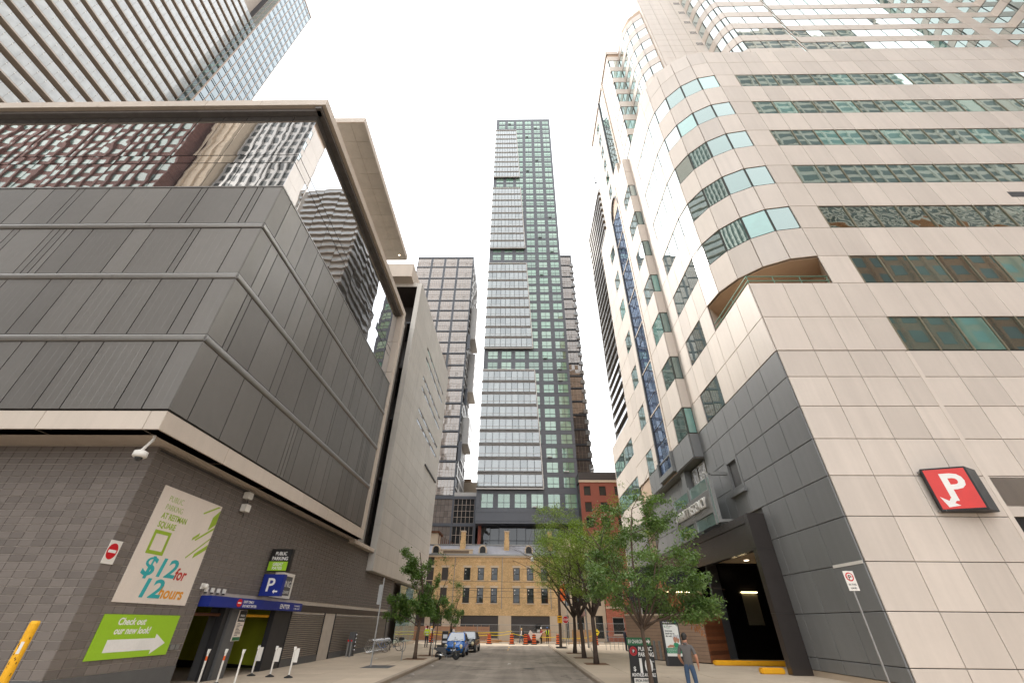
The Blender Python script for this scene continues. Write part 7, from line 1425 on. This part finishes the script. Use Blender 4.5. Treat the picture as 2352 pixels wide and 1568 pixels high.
# ------------------------------------------------------------------ people
def person(label, loc_, rz, H, J, cols, hairm='hair', helmet=None, hairstyle='short', fingers=False, group=None, extra=None):
    """J: pose overrides of the joint table (metres for a 1.75 m figure, facing -Y)"""
    P_ = thing('person', label, 'person', loc_, rz, group); k = H / 1.75
    j = {'pel': (0, 0, .94), 'spi': (0, 0.01, 1.12), 'che': (0, 0.01, 1.32), 'nec': (0, 0.01, 1.47), 'hd0': (0, -0.01, 1.56), 'hd1': (0, -0.015, 1.64), 'hd2': (0, -0.005, 1.70),
         'shl': (-.17, 0.01, 1.41), 'ell': (-.24, 0.03, 1.13), 'wrl': (-.25, -0.05, .88), 'hal': (-.245, -0.08, .80), 'shr': (.17, 0.01, 1.41), 'elr': (.24, 0.03, 1.13), 'wrr': (.25, -0.05, .88), 'har': (.245, -0.08, .80),
         'hpl': (-.09, 0, .88), 'knl': (-.10, -0.02, .49), 'anl': (-.10, 0.02, .09), 'tol': (-.11, -0.14, .04), 'hpr': (.09, 0, .88), 'knr': (.10, -0.02, .49), 'anr': (.10, 0.02, .09), 'tor': (.11, -0.14, .04)}
    j.update(J)
    r_ = {'pel': (.15, .115), 'spi': (.145, .105), 'che': (.165, .115), 'nec': (.058, .058), 'hd0': (.072, .085), 'hd1': (.078, .098), 'hd2': (.062, .075), 'shl': (.068, .068), 'ell': (.047, .047), 'wrl': (.031, .031), 'hal': (.036, .022), 'shr': (.068, .068), 'elr': (.047, .047), 'wrr': (.031, .031), 'har': (.036, .022),
          'hpl': (.088, .095), 'knl': (.06, .065), 'anl': (.042, .045), 'tol': (.042, .03), 'hpr': (.088, .095), 'knr': (.06, .065), 'anr': (.042, .045), 'tor': (.042, .03)}
    E_ = [('pel', 'spi'), ('spi', 'che'), ('che', 'nec'), ('nec', 'hd0'), ('hd0', 'hd1'), ('hd1', 'hd2'), ('che', 'shl'), ('shl', 'ell'), ('ell', 'wrl'), ('wrl', 'hal'), ('che', 'shr'), ('shr', 'elr'), ('elr', 'wrr'), ('wrr', 'har'), ('pel', 'hpl'), ('hpl', 'knl'), ('knl', 'anl'), ('anl', 'tol'), ('pel', 'hpr'), ('hpr', 'knr'), ('knr', 'anr'), ('anr', 'tor')]
    if fingers:
        for s_ in 'lr':
            h_ = Vector(j['ha' + s_]); w_ = Vector(j['wr' + s_]); d = (h_ - w_).normalized(); sd_ = d.cross(Vector((1, 0, 0))).normalized()
            for f in range(5):
                off = (f - 1.5) * 0.02 if f < 4 else -0.045; ln = [0.065, 0.078, 0.074, 0.058, 0.05][f]
                a_ = h_ + sd_ * off * 0.9; b_ = a_ + d * ln * 0.55 + Vector((0.0, -0.006, 0)); c_ = b_ + d * ln * 0.4 + Vector((0.012 if s_ == 'l' else -0.012, -0.012, 0))
                for q, v in (('a', a_), ('b', b_), ('c', c_)): j[f'f{s_}{f}{q}'] = tuple(v); r_[f'f{s_}{f}{q}'] = (0.0095, 0.0095) if q != 'c' else (0.007, 0.007)
                E_ += [('ha' + s_, f'f{s_}{f}a'), (f'f{s_}{f}a', f'f{s_}{f}b'), (f'f{s_}{f}b', f'f{s_}{f}c')]
    nm = list(j); me = bpy.data.meshes.new('sk'); me.from_pydata([tuple(c * k for c in j[n]) for n in nm], [(nm.index(a), nm.index(b)) for a, b in E_], [])
    o = bpy.data.objects.new('sk', me); md = o.modifiers.new('skin', 'SKIN'); md.use_smooth_shade = True; md.branch_smoothing = 0.6
    for i, n in enumerate(nm): me.skin_vertices[0].data[i].radius = (r_[n][0] * k, r_[n][1] * k); me.skin_vertices[0].data[i].use_root = (n == 'pel')
    m2 = o.modifiers.new('sub', 'SUBSURF'); m2.levels = 2; m2.render_levels = 2
    bm_ = baked(o)
    bm_.materials.clear(); ml = ['skin' if len(cols) < 5 else cols[4], cols[0], cols[1], cols[2]]
    for m_ in ml: bm_.materials.append(M[m_])
    sleeve = cols[3] if len(cols) > 3 else 'short'
    seg = [(nm.index(a), nm.index(b), a, b) for a, b in E_]; pv = [Vector(j[n]) * k for n in nm]
    for p in bm_.polygons:
        c = p.center; best = None
        for ia, ib, a, b in seg:
            A, B = pv[ia], pv[ib]; ab = B - A; t_ = max(0, min(1, (c - A).dot(ab) / ab.length_squared)); d = (A + ab * t_ - c).length
            if best is None or d < best[0]: best = (d, a, b, t_)
        _, a, b, t_ = best; idx = 1
        if b[:2] == 'hd' or (b == 'nec' and t_ > 0.75) : idx = 0
        elif b in ('wrl', 'wrr'): idx = 1 if sleeve == 'long' else 0
        elif b in ('ell', 'elr'): idx = 1 if (sleeve == 'long' or t_ < 0.78) else 0
        elif b in ('hal', 'har') or a[:2] == 'ha' or a[0] == 'f': idx = 0
        elif b[:2] in ('kn', 'an', 'hp'): idx = 2 if b[:2] != 'hp' else 2
        elif b[:2] == 'to': idx = 3
        if a == 'pel' and b == 'spi': idx = 2 if c.z < 0.90 * k else 1
        if idx == 2 and c.z > 0.93 * k: idx = 1
        p.material_index = idx
    body = put('body', bm_, P_, None, False); bm_.name = 'body'
    hc = (Vector(j['hd1']) + Vector(j['hd2'])) / 2 * k
    # face: nose and ears, modest bumps on the head
    fc = MB(); f0 = Vector(j['hd1']) * k; fc.sphere((f0.x, f0.y - 0.1 * k, f0.z - 0.03 * k), 0.018 * k, 8, 6, (0.8, 1, 1.3))
    for s_ in (-1, 1): fc.sphere((f0.x + s_ * 0.082 * k, f0.y + 0.01, f0.z - 0.02 * k), 0.026 * k, 8, 6, (0.4, 0.8, 1.2))
    fc.build('ears_and_nose', ml[0], P_, smooth=True)
    if helmet:
        h_ = MB(); h_.lathe([(0.135, 0), (0.115, 0.015), (0.112, 0.06), (0.085, 0.11), (0.03, 0.135)], 16, (hc.x, hc.y - 0.01, hc.z - 0.01)); h_.build('helmet', helmet, P_, smooth=True)
    if hairstyle != 'none':
        hm = MB(); hm.sphere((hc.x, hc.y + 0.02 * k, hc.z), 0.1 * k, 14, 9, (0.92, 1.08, 0.95))
        if hairstyle == 'short': hm.sphere((hc.x, hc.y + 0.045 * k, hc.z - 0.055 * k), 0.088 * k, 14, 9, (0.9, 0.9, 1.0))
        if hairstyle == 'long': hm.sphere((hc.x, hc.y + 0.07 * k, hc.z - 0.14 * k), 0.085 * k, 12, 8, (1.0, 0.6, 1.7))
        if not helmet or hairstyle == 'long': hm.build('hair', hairm, P_, smooth=True)
    if extra: extra(P_, j, k)
    return P_
def eyes(P_, j, k):
    f0 = Vector(j['hd1']) * k
    for s_ in (-1, 1): MB().sphere((f0.x + s_ * 0.03 * k, f0.y - 0.088 * k, f0.z), 0.012 * k, 8, 6).build('eye', 'black', P_, smooth=True)
def collar(P_, j, k):
    n = Vector(j['nec']) * k; MB().lathe([(0.085 * k, -0.03), (0.075 * k, 0.02), (0.068 * k, 0.035), (0.06 * k, 0.02)], 14, (n.x, n.y + 0.005, n.z - 0.01)).build('collar', 'shirt_grey', P_, smooth=True); eyes(P_, j, k)
person('man in grey polo shirt and jeans standing with his back turned by the kiosk', (5.42, 16.8, 0.15), R(155), 1.80,
       {'hd0': (0.0, -0.05, 1.545), 'hd1': (0.0, -0.085, 1.625), 'hd2': (0.0, -0.085, 1.69), 'nec': (0, -0.015, 1.47), 'ell': (-.27, 0.05, 1.14), 'wrl': (-.27, -0.06, .92), 'hal': (-.265, -0.1, .85), 'elr': (.25, 0.02, 1.13), 'wrr': (.2, -0.16, .98), 'har': (.17, -0.22, .95), 'knl': (-.12, -0.06, .5), 'anl': (-.13, 0.0, .09), 'tol': (-.14, -0.15, .04)},
       ['shirt_grey', 'jeans', 'black_cloth'], fingers=True, extra=collar)
def backpack(P_, j, k): MB().sphere((0, 0.2, 1.25 * k), 0.2, 12, 8, (0.85, 0.55, 1.15)).build('backpack', 'black_cloth', P_, smooth=True)
person('blonde woman in a cream top walking past the barrels with a black backpack', (0.32, 64.0, 0.0), R(-88), 1.68,
       {'knl': (-.08, -0.2, .52), 'anl': (-.08, -0.22, .1), 'tol': (-.08, -0.38, .07), 'knr': (.08, 0.12, .5), 'anr': (.08, 0.42, .16), 'tor': (.08, 0.32, .04), 'wrl': (-.2, -0.22, 1.02), 'hal': (-.16, -0.28, 1.05), 'wrr': (.2, -0.2, 1.02), 'har': (.16, -0.27, 1.05)}, ['cream_cloth', 'jeans', 'helmet_white', 'long'], 'hair_blonde', hairstyle='long', extra=backpack)
def vest(P_, j, k):
    MB().ext([(-0.19, 0.95), (-0.2, 1.4), (-0.1, 1.46), (-0.07, 1.0), (0.07, 1.0), (0.1, 1.46), (0.2, 1.4), (0.19, 0.95)], lambda a, b, t: (a, t, b * k), -0.145, -0.135).build('vest_front', 'hi_vis', P_); MB().ext([(-0.19, 0.95), (-0.2, 1.4), (-0.1, 1.46), (0.1, 1.46), (0.2, 1.4), (0.19, 0.95)], lambda a, b, t: (a, t, b * k), 0.14, 0.15).build('vest_back', 'hi_vis', P_)
person('worker in blue helmet and yellow safety vest facing the road', (3.75, 66.6, 0.0), R(5), 1.78, {'wrl': (-.1, -0.2, 1.0), 'hal': (-.04, -0.22, .98), 'wrr': (.1, -0.2, 1.0), 'har': (.04, -0.22, 1.0)}, ['black_cloth', 'black_cloth', 'black_cloth', 'long', 'skin_dark'], helmet='helmet_blue', extra=vest)
person('worker in white helmet and red shirt behind the concrete buggy', (2.95, 66.6, 0.0), R(-60), 1.74, {'wrl': (-.2, -0.28, 1.0), 'hal': (-.18, -0.34, 1.0), 'wrr': (.2, -0.28, 1.0), 'har': (.18, -0.34, 1.0)}, ['red_shirt', 'black_cloth', 'black_cloth', 'long'], helmet='helmet_white')
def bands(P_, j, k):
    for z in (1.0, 1.2): MB().lathe([(0.175, z * k), (0.178, z * k + 0.02), (0.175, z * k + 0.05)], 16).build('reflective_band', 'plate', P_, smooth=True)
person('worker in lime high visibility jacket seen from behind near the left pavement', (-9.0, 49.6, 0.15), R(170), 1.78, {'ell': (-.3, 0.02, 1.16), 'wrl': (-.3, -0.12, .98), 'hal': (-.3, -0.18, .96), 'elr': (.3, 0.02, 1.16), 'wrr': (.3, -0.12, .98), 'har': (.3, -0.18, .96)}, ['hi_vis', 'navy', 'black_cloth', 'long'], helmet=None, hairm='maroon_cap' if False else 'rust', extra=bands)
person('dark haired pedestrian in a white top passing behind the parked cars', (-7.1, 55.0, 0.15), R(80), 1.74, {'knl': (-.08, -0.15, .5), 'anr': (.08, 0.25, .12), 'wrl': (-.2, -0.2, 1.1), 'hal': (-.18, -0.24, 1.15)}, ['helmet_white', 'navy', 'black_cloth'], extra=backpack)
person('pedestrian in dark jacket and trousers leaning by the timber screen', (9.75, 46.8, 0.15), R(100), 1.76, {'nec': (0.02, -0.02, 1.46), 'ell': (-.26, -0.02, 1.14), 'wrl': (-.2, -0.2, 1.0)}, ['navy', 'navy', 'black_cloth', 'long'])
person('pedestrian in a grey top behind the fence near the red brick house', (12.3, 70.6, 0.05), R(-60), 1.72, {}, ['shirt_grey', 'jeans', 'black_cloth'])
bpy.data.scenes.remove(TMP)
